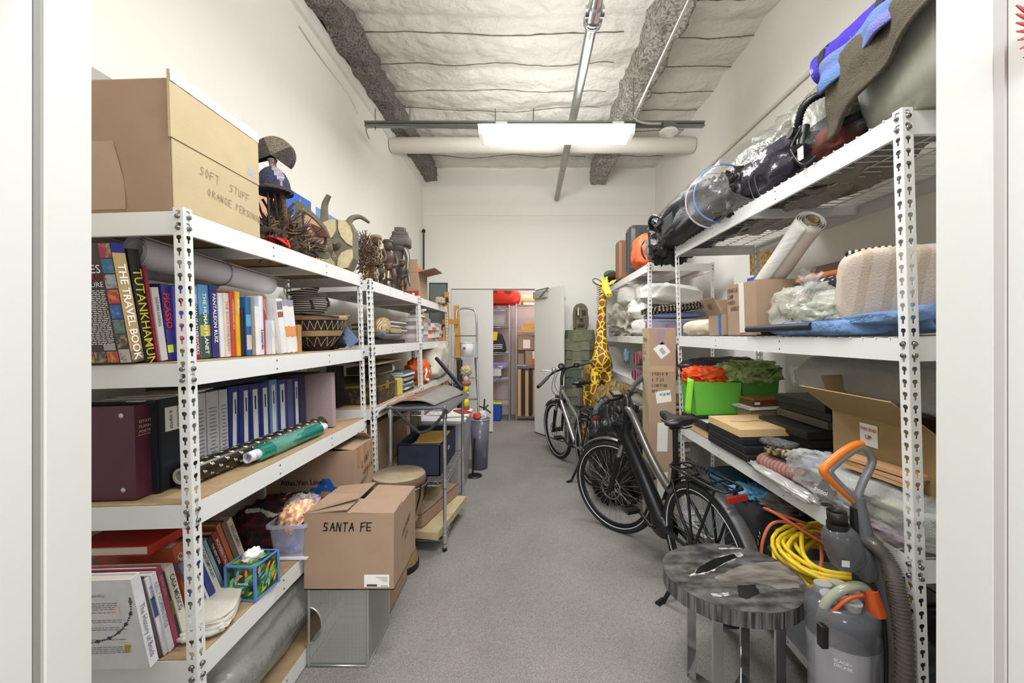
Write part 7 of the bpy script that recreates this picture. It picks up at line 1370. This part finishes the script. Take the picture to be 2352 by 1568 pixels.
# tall slim carton
CT = mat('tall_cardboard', (178, 148, 126), .8, var=(7, .05)); bx = (.925, 1.13, 3.06, 3.24)
t = T('tall_carton', 'tall slim cardboard carton standing on end against the post, with shipping labels', 'box', (1.02, 3.15, 0)); MB().box(*bx, 0.0, 1.528).build('carton', CT, t, bev=.003)
MB().box(bx[0]-.002, bx[0]+.0, bx[2]+.004, bx[3]-.004, .004, 1.524).build('side_panel', mat('cardboard_light', (188, 170, 134), .8), t)
f0 = Vector((bx[0], bx[2]-.0012, 0))
def lbl(name, x0, x1, z0, z1, m, rot=0, dy=0): return MB(FR((bx[0]+(x0+x1)/2, bx[2]-.0015-dy, (z0+z1)/2), ry=rot)).box(-(x1-x0)/2, (x1-x0)/2, -.0008, .0008, -(z1-z0)/2, (z1-z0)/2).build(name, m, t)
lbl('shipping_label', .045, .145, 1.31, 1.40, PAPER, .9); lbl('barcode', .075, .125, 1.335, 1.365, mat('barcode_b', (235, 235, 232), .6, pat=('stripex', (150, 0, 0), (30, 30, 30), .5)), .9, .001)
lbl('shipping_label', .05, .165, .955, 1.045, PAPER, -.15)
mb = MB(); mb.text('PC# 83', (bx[0]+.078, bx[2]-.004, 1.005), (1, 0, .15), (-.15, 0, 1), .026, .012); mb.build('label_print', INK, t)
lbl('shipping_label', .06, .14, .58, .80, PAPER, .02); lbl('shipping_label', .06, .14, .22, .42, PAPER, 0); lbl('tape', .0, .193, 1.19, 1.235, TAPE); lbl('tape', .06, .12, 1.40, 1.52, mat('tape_lilac', (160, 140, 146), .3))
mb = MB()
for i, s_ in enumerate(('STUDIO B', '2.7.23', 'LIGHTING', '4PS')): mb.scrawl(s_, (bx[0]+.018, bx[2]-.003, 1.165-.044*i), (1, 0, 0), (0, 0, 1), .02, .0026, i+3)
for i, s_ in enumerate(('FRAG', 'LE', '8-3', '83')): mb.scrawl(s_, (bx[0]-.004, bx[3]-.04, 1.42-.05*i), (0, -1, 0), (0, 0, 1), .03, .004, i)
mb.build('handwriting', INK, t)
# ---- bicycles
TYRE = mat('tyre', (34, 34, 36), .7, bump=(120, .4)); RIM = mat('rim', (44, 44, 46), .35, .6); REFL = mat('reflective_stripe', (214, 216, 220), .3); FRM = mat('frame_black', (30, 31, 34), .35, .3, bump=None); GUN = mat('gunmetal', (112, 110, 106), .35, .7); SIL = mat('silver_alloy', (188, 190, 194), .25, .9); REDR = mat('red_reflector', (156, 44, 36), .25)
def wheel(fr, c, r, t, name, rotor=True):
    c = Vector(c); w_ = T  # noqa
    g = lambda rr, y, n=56: [c+Vector((rr*math.cos(2*PI*i/n), y, rr*math.sin(2*PI*i/n))) for i in range(n)]
    p = MB(fr).tube(g(r-.024, 0), .024, 12, True).build(name, TYRE, t)
    BASE[p.name] = BASE[t.name]
    MB(fr).tube(g(r-.040, .019), .0032, 6, True).build('reflective_stripe', REFL, p); MB(fr).tube(g(r-.040, -.019), .0032, 6, True).build('reflective_stripe', REFL, p)
    MB(fr).surf(lambda u, v: c+Vector(((r-.048-.022*math.sin(PI*v))*math.cos(2*PI*u), (.013-.026*v), (r-.048-.022*math.sin(PI*v))*math.sin(2*PI*u))), 56, 6, True).build('rim', RIM, p)
    mb = MB(fr)
    for i in range(32):
        a = 2*PI*i/32; b_ = a+(.5 if i % 4 < 2 else -.5); s_ = .03 if i % 2 else -.03
        mb.tube([c+Vector((.025*math.cos(b_), s_, .025*math.sin(b_))), c+Vector(((r-.06)*math.cos(a), s_*.1, (r-.06)*math.sin(a)))], .0013, 4)
    mb.build('spokes', SIL, p); mb = MB(fr); mb.cyl(c+Vector((0, -.055, 0)), c+Vector((0, .055, 0)), .014, 14); mb.cyl(c+Vector((0, -.034, 0)), c+Vector((0, .034, 0)), .026, 18); mb.build('hub', BLACK, p)
    if rotor:
        y = .045; mb = MB(fr); mb.surf(lambda u, v: c+Vector(((.072+.014*v+.003*math.sin(2*PI*u*20)*v)*math.cos(2*PI*u), y, (.072+.014*v)*math.sin(2*PI*u))), 80, 3, True)
        for i in range(6): a = 2*PI*i/6; mb.tube([c+Vector((.02*math.cos(a), y, .02*math.sin(a))), c+Vector((.073*math.cos(a+.4), y, .073*math.sin(a+.4)))], .003, 4)
        mb.build('brake_disc', STEEL, p, solid=.0015)
    return p
def fender(fr, c, r, a0, a1, m, t, w_=.026): 
    return MB(fr).surf(lambda u, v: Vector(c)+Vector(((r+.012*math.cos((u-.5)*PI))*math.cos(a0+(a1-a0)*v), (u-.5)*2*w_, (r+.012*math.cos((u-.5)*PI))*math.sin(a0+(a1-a0)*v))), 9, 40).build('fender', m, t, solid=.0015)
def bicycle(label, rear, front, lean, ebike, steer=0):
    a, b = Vector(rear), Vector(front); d = (b-a).normalized(); wb = (b-a).length; R = .345
    fr = Matrix(((d.x, -d.y, 0, a.x), (d.y, d.x, 0, a.y), (0, 0, 1, 0), (0, 0, 0, 1))) @ Matrix.Rotation(-lean, 4, 'X')
    t = T('bicycle', label, 'bicycle', ((a.x+b.x)/2, (a.y+b.y)/2, 0)); k = wb/1.0
    fs = fr @ Matrix.Translation((wb-.09, 0, 0)) @ Matrix.Rotation(steer, 4, 'Z') @ Matrix.Translation((-(wb-.09), 0, 0))
    wheel(fr, (0, 0, R), R, t, 'rear_wheel'); wheel(fs, (wb, 0, R), R, t, 'front_wheel')
    BBx = .40*k; hb = (wb-.145, 0, .72); ht = (wb-.215, 0, .96 if ebike else .90); st = (.215*k, 0, .74); sp = (.20*k, 0, .95)
    if ebike:
        MB(fr).tube([(BBx-.01, 0, .30), (BBx+.02, 0, .33), (hb[0]-.02, 0, .76), (ht[0], 0, .88)], [.045, .052, .05, .035], 14).build('battery_downtube', FRM, t)
        MB(fr).tube(bez([ht, (ht[0]-.08, 0, .91), (ht[0]-.28*k, 0, .70), (.30*k, 0, .56), (.225*k, 0, .60)], 7), [.026]*29, 12).build('top_tube', GUN, t)
        MB(fr).blob((BBx, 0, .30), (.085, .055, .07), .7, .02, 2, 2, 26, 18).build('motor', BLACK, t)
    else:
        MB(fr).tube([(BBx, 0, .30), hb], .024, 12).build('downtube', SIL, t); MB(fr).tube([(ht[0]+.01, 0, .84), (.24*k, 0, .58)], .019, 12).build('top_tube', SIL, t); MB(fr).cyl((BBx, -.04, .30), (BBx, .04, .30), .03, 14).build('bottom_bracket', BLACK, t)
    MB(fr).tube([(BBx, 0, .30), (.245*k, 0, .62), st], [.022, .021, .02], 12).build('seat_tube', FRM if ebike else SIL, t)
    MB(fr).tube([(st[0]+.006, 0, .70), sp], .0155, 12).build('seat_post', BLACK if ebike else SIL, t); MB(fr).tube([(st[0]+.002, 0, .715), (st[0]-.002, 0, .74)], .026, 12).build('seat_clamp', BLACK, t)
    for s_ in (-1, 1):
        MB(fr).tube([(BBx-.03, s_*.035, .31), (.12, s_*.05, .33), (0, s_*.06, R)], .011, 8).build('chain_stay', FRM if ebike else SIL, t); MB(fr).tube([(.235*k, s_*.02, .64), (.12, s_*.05, .50), (0, s_*.06, R)], .009, 8).build('seat_stay', FRM if ebike else SIL, t)
        MB(fs).tube([(wb-.135, s_*.05, .70), (wb-.05, s_*.055, .50)], [.017, .017], 10).build('fork_stanchion', SIL, t); MB(fs).tube([(wb-.09, s_*.055, .60), (wb, s_*.058, R-.02)], [.022, .017], 10).build('fork_leg', FRM, t)
    MB(fs).box(wb-.165, wb-.10, -.07, .07, .69, .73).build('fork_crown', BLACK, t, bev=.01); MB(fr).tube([hb, ht], .026, 14).build('head_tube', FRM if ebike else SIL, t)
    # saddle
    def sad(u, v):
        x = -.105+.235*v; e_ = min(1, 6*v+.25)**.5*min(1, 5*(1-v)+.3)**.5; w_ = (.086*(1/(1+math.exp((v-.42)*11)))+.024)*e_
        th = 2*PI*u; return (sp[0]+x, w_*math.cos(th), sp[2]+.038+(.032 if math.sin(th) > 0 else .024)*math.sin(th)*e_+.05*(v-.45)**2)
    mb = MB(fr); mb.surf(sad, 26, 28, True); mb.surf(lambda u, v: Vector(sad(u, 0)).lerp(Vector((sp[0]-.105, 0, sp[2]+.045)), v), 26, 2, True); mb.surf(lambda u, v: Vector(sad(u, 1)).lerp(Vector((sp[0]+.13, 0, sp[2]+.05)), v), 26, 2, True); mb.build('saddle', mat('saddle_vinyl', (34, 33, 34), .3), t)
    mb = MB(fr)
    for s_ in (-1, 1): mb.tube(bez([(sp[0]-.10, s_*.035, sp[2]+.02), (sp[0]-.03, s_*.02, sp[2]-.0), (sp[0]+.12, s_*.012, sp[2]+.02)], 5), .004, 6)
    mb.box(sp[0]-.02, sp[0]+.02, -.025, .025, sp[2]-.012, sp[2]+.012); mb.build('saddle_rails', BLACK, t)
    fender(fr, (0, 0, R), R+.012, D(20), D(200), BLACK if ebike else SIL, t); fender(fs, (wb, 0, R), R+.012, D(40), D(160) if ebike else D(150), GUN if ebike else SIL, t)
    if ebike: fender(fr, (0, 0, R), R+.022, D(105), D(192), mat('fender_grey', (92, 92, 94), .35, .3), t, .034)
    # rack
    rz_ = R+.40; mb = MB(fr); loop = [(.18, -.055), (.16, -.065), (-.20, -.068), (-.235, -.05), (-.24, 0), (-.235, .05), (-.20, .068), (.16, .065), (.18, .055)]
    mb.tube([(x, y, rz_) for x, y in loop], .007, 8, True)
    for y in (-.025, .025): mb.tube([(.17, y, rz_-.006), (-.23, y, rz_-.006)], .005, 6)
    for x in (.1, -.0, -.12): mb.tube([(x, -.066, rz_), (x, .066, rz_)], .005, 6)
    for s_ in (-1, 1): mb.tube([(.02, s_*.066, rz_), (-.005, s_*.075, R)], .007, 8); mb.tube([(-.19, s_*.066, rz_), (-.01, s_*.078, R+.02)], .007, 8)
    mb.tube([(.18, 0, rz_), (.22*k, 0, .66)], .006, 6); mb.build('luggage_rack', BLACK, t)
    MB(fr).box(-.262, -.245, -.055, .055, rz_-.045, rz_-.015).build('rear_reflector', REDR, t, bev=.003)
    mb = MB(fr)
    for i in range(5): mb.tube(bez([(.10-.03*i, -.06, rz_+.012), (.02-.02*i, 0, rz_+.02), (-.10-.01*i, .05, rz_+.012)], 4), .006, 6)
    mb.build('bungee_cord', BLACKM, t)
    # cranks, pedals, chainring, kickstand
    mb = MB(fr); mb.tube([(BBx, .065, .30), (BBx+.02, .075, .30), (BBx+.155, .085, .355)], .011, 8); mb.tube([(BBx, -.065, .30), (BBx-.155, -.085, .245)], .011, 8); mb.cyl((BBx, -.07, .30), (BBx, .07, .30), .012, 10); mb.build('crank', BLACK, t)
    for px_, py_, pz_ in ((BBx+.155, .13, .355), (BBx-.155, -.13, .245)):
        mb = MB(fr); 
        for q in (-1, 1): mb.box(px_-.045, px_+.045, py_+q*.035-.008, py_+q*.035+.008, pz_-.012, pz_+.012); mb.box(px_+q*.04-.006, px_+q*.04+.006, py_-.04, py_+.04, pz_-.012, pz_+.012)
        mb.cyl((px_, py_-.05, pz_), (px_, py_+.04, pz_), .01, 8); mb.build('pedal', BLACK, t)
    MB(fr).lathe([(.055, -.0015), (.085, -.0015), (.088, 0), (.085, .0015), (.055, .0015)], (BBx, -.05, .30), 40, Matrix.Rotation(PI/2, 3, 'X')).build('chainring', BLACK, t)
    MB(fr).tube(bez([(BBx, -.05, .385), (.2*k, -.05, .385), (0, -.05, R+.045), (-.045, -.05, R), (0, -.05, R-.045), (.2*k, -.05, .26), (BBx, -.05, .215), (BBx+.085, -.05, .30), (BBx, -.05, .385)], 5), .004, 5).build('chain', STEEL, t)
    mb = MB(fr)
    for i, rr in enumerate((.05, .043, .036)): mb.cyl((0, -.046+.004*i, R), (0, -.043+.004*i, R), rr, 24)
    mb.build('cassette', STEEL, t)
    return t, fr, wb
t, fr, wb = bicycle('dark electric bicycle parked nearest, with thick battery downtube and rear rack', (.945, 2.10), (.70, 3.02), D(4), True, D(30))
Fk = fr.inverted()
K_ = bez([(.455, 2.745, .94), (.50, 2.86, .965), (.57, 2.95, .985), (.66, 2.97, 1.0), (.74, 3.02, 1.02), (.82, 3.12, 1.075), (.93, 3.27, 1.13)], 6)
MB().tube(K_, .0125, 10).build('handlebar', BLACK, t)
MB().tube(K_[:11], .018, 12).build('grip', mat('rubber_grip', (70, 70, 70), .7), t); MB().tube(K_[26:], [.022+.004*math.sin(i) for i in range(len(K_)-26)], 12).build('grip', mat('rubber_grip', (70, 70, 70), .7), t)
hdx = Vector(fr @ Vector((wb-.215, 0, .96))); cc = Vector((.70, 2.99, 1.02))
MB().tube([hdx-Vector((0, 0, .03)), hdx+Vector((0, 0, .06)), hdx.lerp(cc, .3)+Vector((0, 0, .065)), cc], [.02, .02, .022, .02], 12).build('stem', BLACK, t)
MB(FR((.625, 2.86, 1.055), rz=.5, rx=D(35))).box(-.045, .045, -.032, .032, -.008, .008).build('display', BLACK, t, bev=.005); MB(FR((.625, 2.86, 1.055), rz=.5, rx=D(35))).box(-.034, .034, -.022, .022, .008, .0095).build('screen', mat('lcd', (120, 128, 108), .2), t)
for px_, q in ((.52, 0), (.80, 1)):
    i = 12 if q == 0 else 25; p = K_[i]; mb = MB(); mb.blob(tuple(p), (.03, .03, .02), .8, .1, 2, 2, 14, 10); mb.tube([p+Vector((0, 0, -.01)), p+Vector((-.07 if q == 0 else .09, -.04 if q == 0 else .08, .0))], .007, 6); mb.build('brake_lever', BLACK, t)
MB().cyl((.455, 2.743, .94), (.455, 2.741, .94), .012, 12).build('grip_end', mat('bluish_cap', (60, 70, 100), .4), t)
hl = Vector(fr @ Vector((wb+.0, 0, .86)))
MB().blob((.655, 2.90, .93), (.03, .045, .03), .8, .05, 2, 2, 16, 12).build('headlight', BLACK, t)
for j, (a_, b_, e_) in enumerate((((.52, 2.90, .96), (.50, 2.92, .80), (.66, 3.02, .70)), ((.56, 2.93, .97), (.58, 2.85, .82), (.69, 2.95, .72)), ((.80, 3.1, 1.05), (.72, 2.92, .88), (.70, 2.95, .74)), ((.62, 2.95, .98), (.56, 2.92, .88), (.80, 2.8, .80)))): MB().tube(bez([a_, b_, e_], 8), .003, 5).build('brake_cable', BLACK, t)
MB().tube([fr @ Vector((.06, .04, .30)), (.735, 2.19, .0)], .012, 8).build('kickstand', BLACK, t); MB().tube([(.74, 2.20, .012), (.70, 2.17, .004)], [.013, .017], 8).build('kickstand_foot', BLACK, t)
MB(fr).box(.38, .52, .0465, .049, .70, .72).build('frame_logo', mat('frame_print', (150, 150, 152), .4), t) if False else None
t, fr, wb = bicycle('silver city bicycle farther away, turned toward the back wall', (.61, 3.92), (.37, 4.80), D(3), False, D(8))
hdx = Vector(fr @ Vector((wb-.195, 0, .90))); cc = Vector((.40, 4.62, 1.08))
K_ = bez([(.095, 4.15, .935), (.16, 4.30, .975), (.26, 4.50, 1.04), (.38, 4.62, 1.08), (.50, 4.68, 1.10), (.62, 4.73, 1.13), (.76, 4.76, 1.15)], 6)
MB().tube(K_, .0125, 10).build('handlebar', BLACK, t); MB().tube(K_[:10], .019, 12).build('grip', mat('rubber_grip', (70, 70, 70), .7), t); MB().tube(K_[27:], .019, 12).build('grip', mat('rubber_grip', (70, 70, 70), .7), t)
MB().tube([hdx-Vector((0, 0, .03)), hdx+Vector((0, 0, .08)), cc], [.018, .018, .02], 12).build('stem', BLACK, t); MB(FR((.37, 4.56, 1.12), rx=D(50))).lathe([(0, -.012), (.034, -.012), (.04, 0), (.034, .012), (0, .012)], (0, 0, 0), 24).build('bell_display', BLACK, t)
mb = MB(); mb.tube([(.27, 4.5, 1.06), (.20, 4.52, 1.075), (.13, 4.5, 1.07)], .007, 6); mb.blob((.28, 4.5, 1.08), (.025, .03, .03), .8, .1, 2, 2, 14, 10); mb.build('brake_lever', SIL, t); mb = MB(); mb.blob((.56, 4.7, 1.12), (.035, .03, .028), .8, .2, 2, 2, 14, 10); mb.build('shifter', BLACK, t)
for a_, b_, e_ in (((.30, 4.54, 1.05), (.26, 4.45, .85), (.42, 4.5, .75)), ((.33, 4.56, 1.05), (.29, 4.4, .90), (.46, 4.3, .72))): MB().tube(bez([a_, b_, e_], 8), .003, 5).build('brake_cable', BLACK, t)
MB(fr).box(wb-.03, wb+.01, -.02, .02, .72, .76).build('headlight', STEEL, t, bev=.006); MB().tube([fr @ Vector((.05, .04, .30)), (.42, 4.0, .0)], .012, 8).build('kickstand', BLACK, t); MB().tube([(.42, 4.0, .012), (.38, 3.98, .004)], [.012, .015], 8).build('kickstand_foot', BLACK, t)
# ---- petrified wood stool
t = T('side_table', 'round grey petrified-wood topped stool on polished metal legs', 'stool', (.81, 1.61, 0))
sx_, sy_ = .805, 1.585; rd = random.Random(2); n = 90; OUT = []
for i in range(n):
    a = 2*PI*i/n; r_ = 1+.035*mnoise.noise(Vector((math.cos(a)*1.5, math.sin(a)*1.5, 3)))+.006*math.sin(40*a)*rd.random(); OUT.append((sx_+.262*r_*math.cos(a), sy_+.225*r_*math.sin(a)))
STN = mat('petrified_top', (100, 99, 97), .16, pat=('noise', (11, 30, 11), (60, 59, 58), .5), var=(30, .3)); BRK = mat('petrified_bark', (122, 119, 118), .4, pat=('noise', (60, 60, 4), (50, 48, 50), .5), bump=((120, 120, 5), 1, .02))
MB().prism(OUT, .522, .525, 'xy').build('top', STN, t)
mb = MB(); mb.surf(lambda u, v: (OUT[int(u*n) % n][0]+(.006*rd.uniform(-1, 1) if 0 < v < 1 else 0)*0+math.copysign(.0, 1), OUT[int(u*n) % n][1], .466+.056*v), n, 4, True, False); mb.add([(x, y, .466) for x, y in OUT], [tuple(reversed(range(n)))]); mb.build('bark_edge', BRK, t)
def patch(pts, z, name, m, jag=.0):
    rd = random.Random(len(pts)*7+int(z*1e5)); P2 = []
    for i, (x, y) in enumerate(pts):
        x2, y2 = pts[(i+1) % len(pts)]
        for k in range(7): f_ = k/7; P2.append((x+(x2-x)*f_+rd.uniform(-jag, jag), y+(y2-y)*f_+rd.uniform(-jag, jag)))
    return MB().prism(P2, z-.001, z, 'xy').build(name, m, t)
def tp(px, py): k = (ZC-.525)/(py-771); return ((px-1215)*k, 915*k)
WM = mat('crackle_white', (196, 196, 192), .4, pat=('noise', 50, (90, 90, 90), .56)); DM = mat('hole_dark', (22, 22, 24), .2); TM = mat('smoky_tan', (138, 130, 122), .15, pat=('noise', (8, 26, 8), (92, 86, 82), .5))
patch([tp(*p) for p in ((1582, 1322), (1620, 1296), (1660, 1276), (1700, 1268), (1708, 1276), (1660, 1296), (1628, 1316), (1588, 1324))], .5262, 'white_crackle', WM, .006)
patch([tp(*p) for p in ((1596, 1316), (1604, 1304), (1640, 1284), (1685, 1272), (1694, 1280), (1670, 1290), (1630, 1312), (1602, 1318))], .5270, 'dark_hollow', DM, .001)
patch([tp(*p) for p in ((1640, 1325), (1720, 1292), (1790, 1290), (1832, 1322), (1838, 1350), (1790, 1352), (1730, 1338), (1660, 1345))], .5262, 'tan_zone', TM, .004)
patch([tp(*p) for p in ((1692, 1345), (1735, 1343), (1745, 1362), (1715, 1376), (1697, 1370))], .5270, 'dark_zone', DM, .002)
patch([tp(*p) for p in ((1630, 1364), (1672, 1362), (1676, 1368), (1640, 1370))], .5270, 'white_crackle', WM, .004); patch([tp(*p) for p in ((1650, 1258), (1700, 1258), (1704, 1261), (1652, 1261))], .5262, 'white_crackle', WM, .002)
PM = mat('polished_steel', (200, 200, 202), .14, 1)
for (xa_, ya_), (xb_, yb_) in (((.70, 1.48), (.92, 1.70)), ((.92, 1.46), (.70, 1.72))):
    ang = math.atan2(yb_-ya_, xb_-xa_); L = math.hypot(xb_-xa_, yb_-ya_); z_o = 0 if xa_ < .8 else .0
    for x, y in ((xa_, ya_), (xb_, yb_)): MB(FR((x, y, .233), rz=0)).box(-.019, .019, -.006, .006, -.233, .233).build('leg', PM, t, bev=.001)
    MB(FR(((xa_+xb_)/2, (ya_+yb_)/2, .006), rz=ang)).box(-L/2, L/2, -.019, .019, -.006, .006+z_o).build('base_rail', PM, t)
# ---- upright vacuum cleaner
t = T('vacuum_cleaner', 'grey and orange upright vacuum cleaner with clear canister and ribbed hose', 'vacuum', (1.04, 1.26, 0))
VG = mat('vacuum_grey', (116, 118, 124), .3, .3); VS = mat('vacuum_silver', (140, 142, 146), .28, .5); VO = mat('vacuum_orange', (228, 118, 26), .3); SMK = mat('smoke_plastic', (104, 106, 112), .1, alpha=.6); CLC = mat('canister_clear', (176, 176, 184), .08, alpha=.5)
def V(px, py, k=.00142): return P(px, py, k)
MB().tube(bez([V(1960, 1150), V(1925, 1118), V(1893, 1086), V(1898, 1070), V(1935, 1038), V(1968, 1020), V(1982, 1022)], 6), [.010+.003*math.sin(PI*i/36) for i in range(37)], 12).build('handle_grip', VO, t)
MB().tube(bez([V(1966, 1148), V(1933, 1118), V(1906, 1086), V(1912, 1072), V(1945, 1044), V(1978, 1026), V(2002, 1052), V(1998, 1075), V(1985, 1100), V(1972, 1135), V(1972, 1160)], 6), [.012]*61, 12).build('handle_frame', VS, t)
MB().tube([V(1970, 1140), V(1976, 1180), V(1990, 1260, .00141), V(2008, 1370, .0014), V(2020, 1480, .0014), V(2030, 1600, .0014)], [.018, .022, .028, .036, .042, .045], 14).build('spine', VG, t)
MB().tube([V(1962, 1165), V(1966, 1250), V(1975, 1340, .0014)], [.012, .018, .02], 10).build('spine_inlay', BLACK, t)
mb = MB(); cb = V(1937, 1255, .0014); mb.blob(tuple(cb), (.048, .045, .07), .6, .02, 2, 2, 34, 24, FR((0, 0, 0), ry=D(-18))); mb.build('fine_dust_box', SMK, t); MB().tube([V(1925, 1225, .0014), V(1924, 1200, .0014)], .031, 24).build('ribbed_collar', BLACK, t); MB().tube([V(1924, 1200, .0014), V(1921, 1172, .0014)], .026, 24, cap=False).build('inlet_tube', BLACK, t, solid=.003)
mb = MB()
for i in range(24): a = 2*PI*i/24; q = V(1925, 1213, .0014)+Vector((.032*math.cos(a), .032*math.sin(a), 0)); mb.cyl(q-Vector((0, 0, .018)), q+Vector((0, 0, .018)), .0025, 5)
mb.build('collar_ribs', BLACK, t) if False else None
mb = MB(); mb.blob(tuple(V(1975, 1290, .0014)), (.03, .04, .06), .6, .02, 2, 2, 24, 18, FR((0, 0, 0), ry=D(-20))); mb.build('latch_block', SMK, t)
cx_, cy_ = 1.02, 1.30
MB().lathe([(0, .10), (.075, .10), (.088, .14), (.095, .46), (.098, .475), (.098, .50)], (cx_, cy_, 0), 40).build('dust_canister', CLC, t)
MB().lathe([(.100, .50), (.102, .505), (.102, .57), (.098, .60), (.06, .615), (0, .615)], (cx_, cy_, 0), 40).build('canister_lid', SMK, t); MB().lathe([(0, .12), (.06, .12), (.07, .3), (.072, .46), (0, .47)], (cx_, cy_, 0), 30).build('filter_core', mat('dusty_core', (186, 180, 184), .8), t)
mb = MB()
for a in (0, 1.1, 2.2, 3.4, 4.6): mb.tube([(cx_+.05*math.cos(a), cy_+.05*math.sin(a), .61), (cx_+.052*math.cos(a), cy_+.052*math.sin(a), .635)], [.022, .026], 16)
mb.build('cyclone_cones', mat('clear_cone', (206, 206, 206), .08, alpha=.5), t)
MB().tube(bez([(cx_-.085, cy_-.02, .56), (cx_-.07, cy_-.03, .62), (cx_-.03, cy_-.04, .665), (cx_+.02, cy_-.045, .68), (cx_+.055, cy_-.04, .66)], 6), .014, 12).build('canister_handle', mat('clear_green_handle', (176, 178, 160), .1, alpha=.8), t)
MB().tube(bez([(cx_-.072, cy_-.04, .56), (cx_-.057, cy_-.05, .61), (cx_-.022, cy_-.058, .648), (cx_+.02, cy_-.06, .66)], 6), .006, 8).build('orange_liner', mat('vacuum_rust', (206, 86, 30), .35), t)
MB().tube([(cx_+.05, cy_-.05, .67), (cx_+.065, cy_-.06, .60)], [.02, .026], 14).build('release_button', mat('vacuum_rust', (206, 86, 30), .35), t); MB().box(cx_-.108, cx_-.085, cy_-.06, cy_-.035, .49, .56).build('side_latch', BLACK, t, bev=.004)
mb = MB(); q = lambda a: Vector((math.cos(a), math.sin(a), 0))
mb.text('BLACK+', (cx_-.076, cy_-.066, .462), (.80, -.60, 0), (0, 0, 1), .0125, .012); mb.text('DECKER', (cx_-.076, cy_-.066, .448), (.80, -.60, 0), (0, 0, 1), .0125, .012); mb.build('lettering', mat('pale_logo', (226, 226, 230), .5), t)
mb = MB(); mb.text('POWER', (cb.x-.045, cb.y-.052, cb.z-.035), (1, 0, -.1), (0, 0, 1), .012, .01) if False else mb.quad((cb.x-.045, cb.y-.0508, cb.z-.035), (cb.x-.02, cb.y-.0508, cb.z-.038), (cb.x-.02, cb.y-.0508, cb.z-.018), (cb.x-.045, cb.y-.0508, cb.z-.015)); mb.build('badge', mat('pale_logo', (226, 226, 230), .5), t)
hp = bez([V(1990, 1245, .00140), V(2012, 1256, .00137), V(2040, 1290, .00134), V(2060, 1350, .0013), V(2074, 1440, .00128), V(2078, 1560, .00127), V(2070, 1680, .00128), V(2030, 1780, .00132)], 22)
HS = mat('hose_grey', (96, 88, 84), .3); MB().tube(hp, [.0245 if i % 2 else .0185 for i in range(len(hp))], 18).build('hose', HS, t)
MB().tube(bez([V(2005, 1340, .00136), V(2025, 1400, .00135), V(2035, 1480, .00134), V(2035, 1620, .00134)], 8), .006, 6).build('power_cord', BLACK, t); MB().blob(tuple(V(2022, 1440, .00137)), (.012, .015, .035), .7, .05, 2, 2, 12, 10).build('cord_hook', BLACK, t)
MB().box(.90, 1.12, 1.14, 1.36, .0, .07).build('floor_head', VG, t, bev=.02); MB().tube([(1.06, 1.28, .05), V(2030, 1600, .0014)], [.05, .045], 14).build('lower_spine', VG, t)
# ---- red spiky leaves outside the doorway, at the right edge
t = T('red_spiky_wreath', 'pink-red spiky leaves at the top right edge outside the doorway', 'wreath', (.76, .56, 2.0))
RS = mat('pink_spike', (196, 90, 96), .6)
for i in range(8):
    o = P(2420, 62+i*2, .00062); e = P(2334-0+(i-2)**2*1.1 if i > 1 else 2334, 12+i*20, .00062); MB().tube([o, o.lerp(e, .5), e], [.004, .0045, .001], 8).build('spike', RS, t)
MB().blob(tuple(P(2440, 70, .00062)), (.02, .015, .03), .9, .1, 2, 2, 16, 12).build('heart', RS, t)
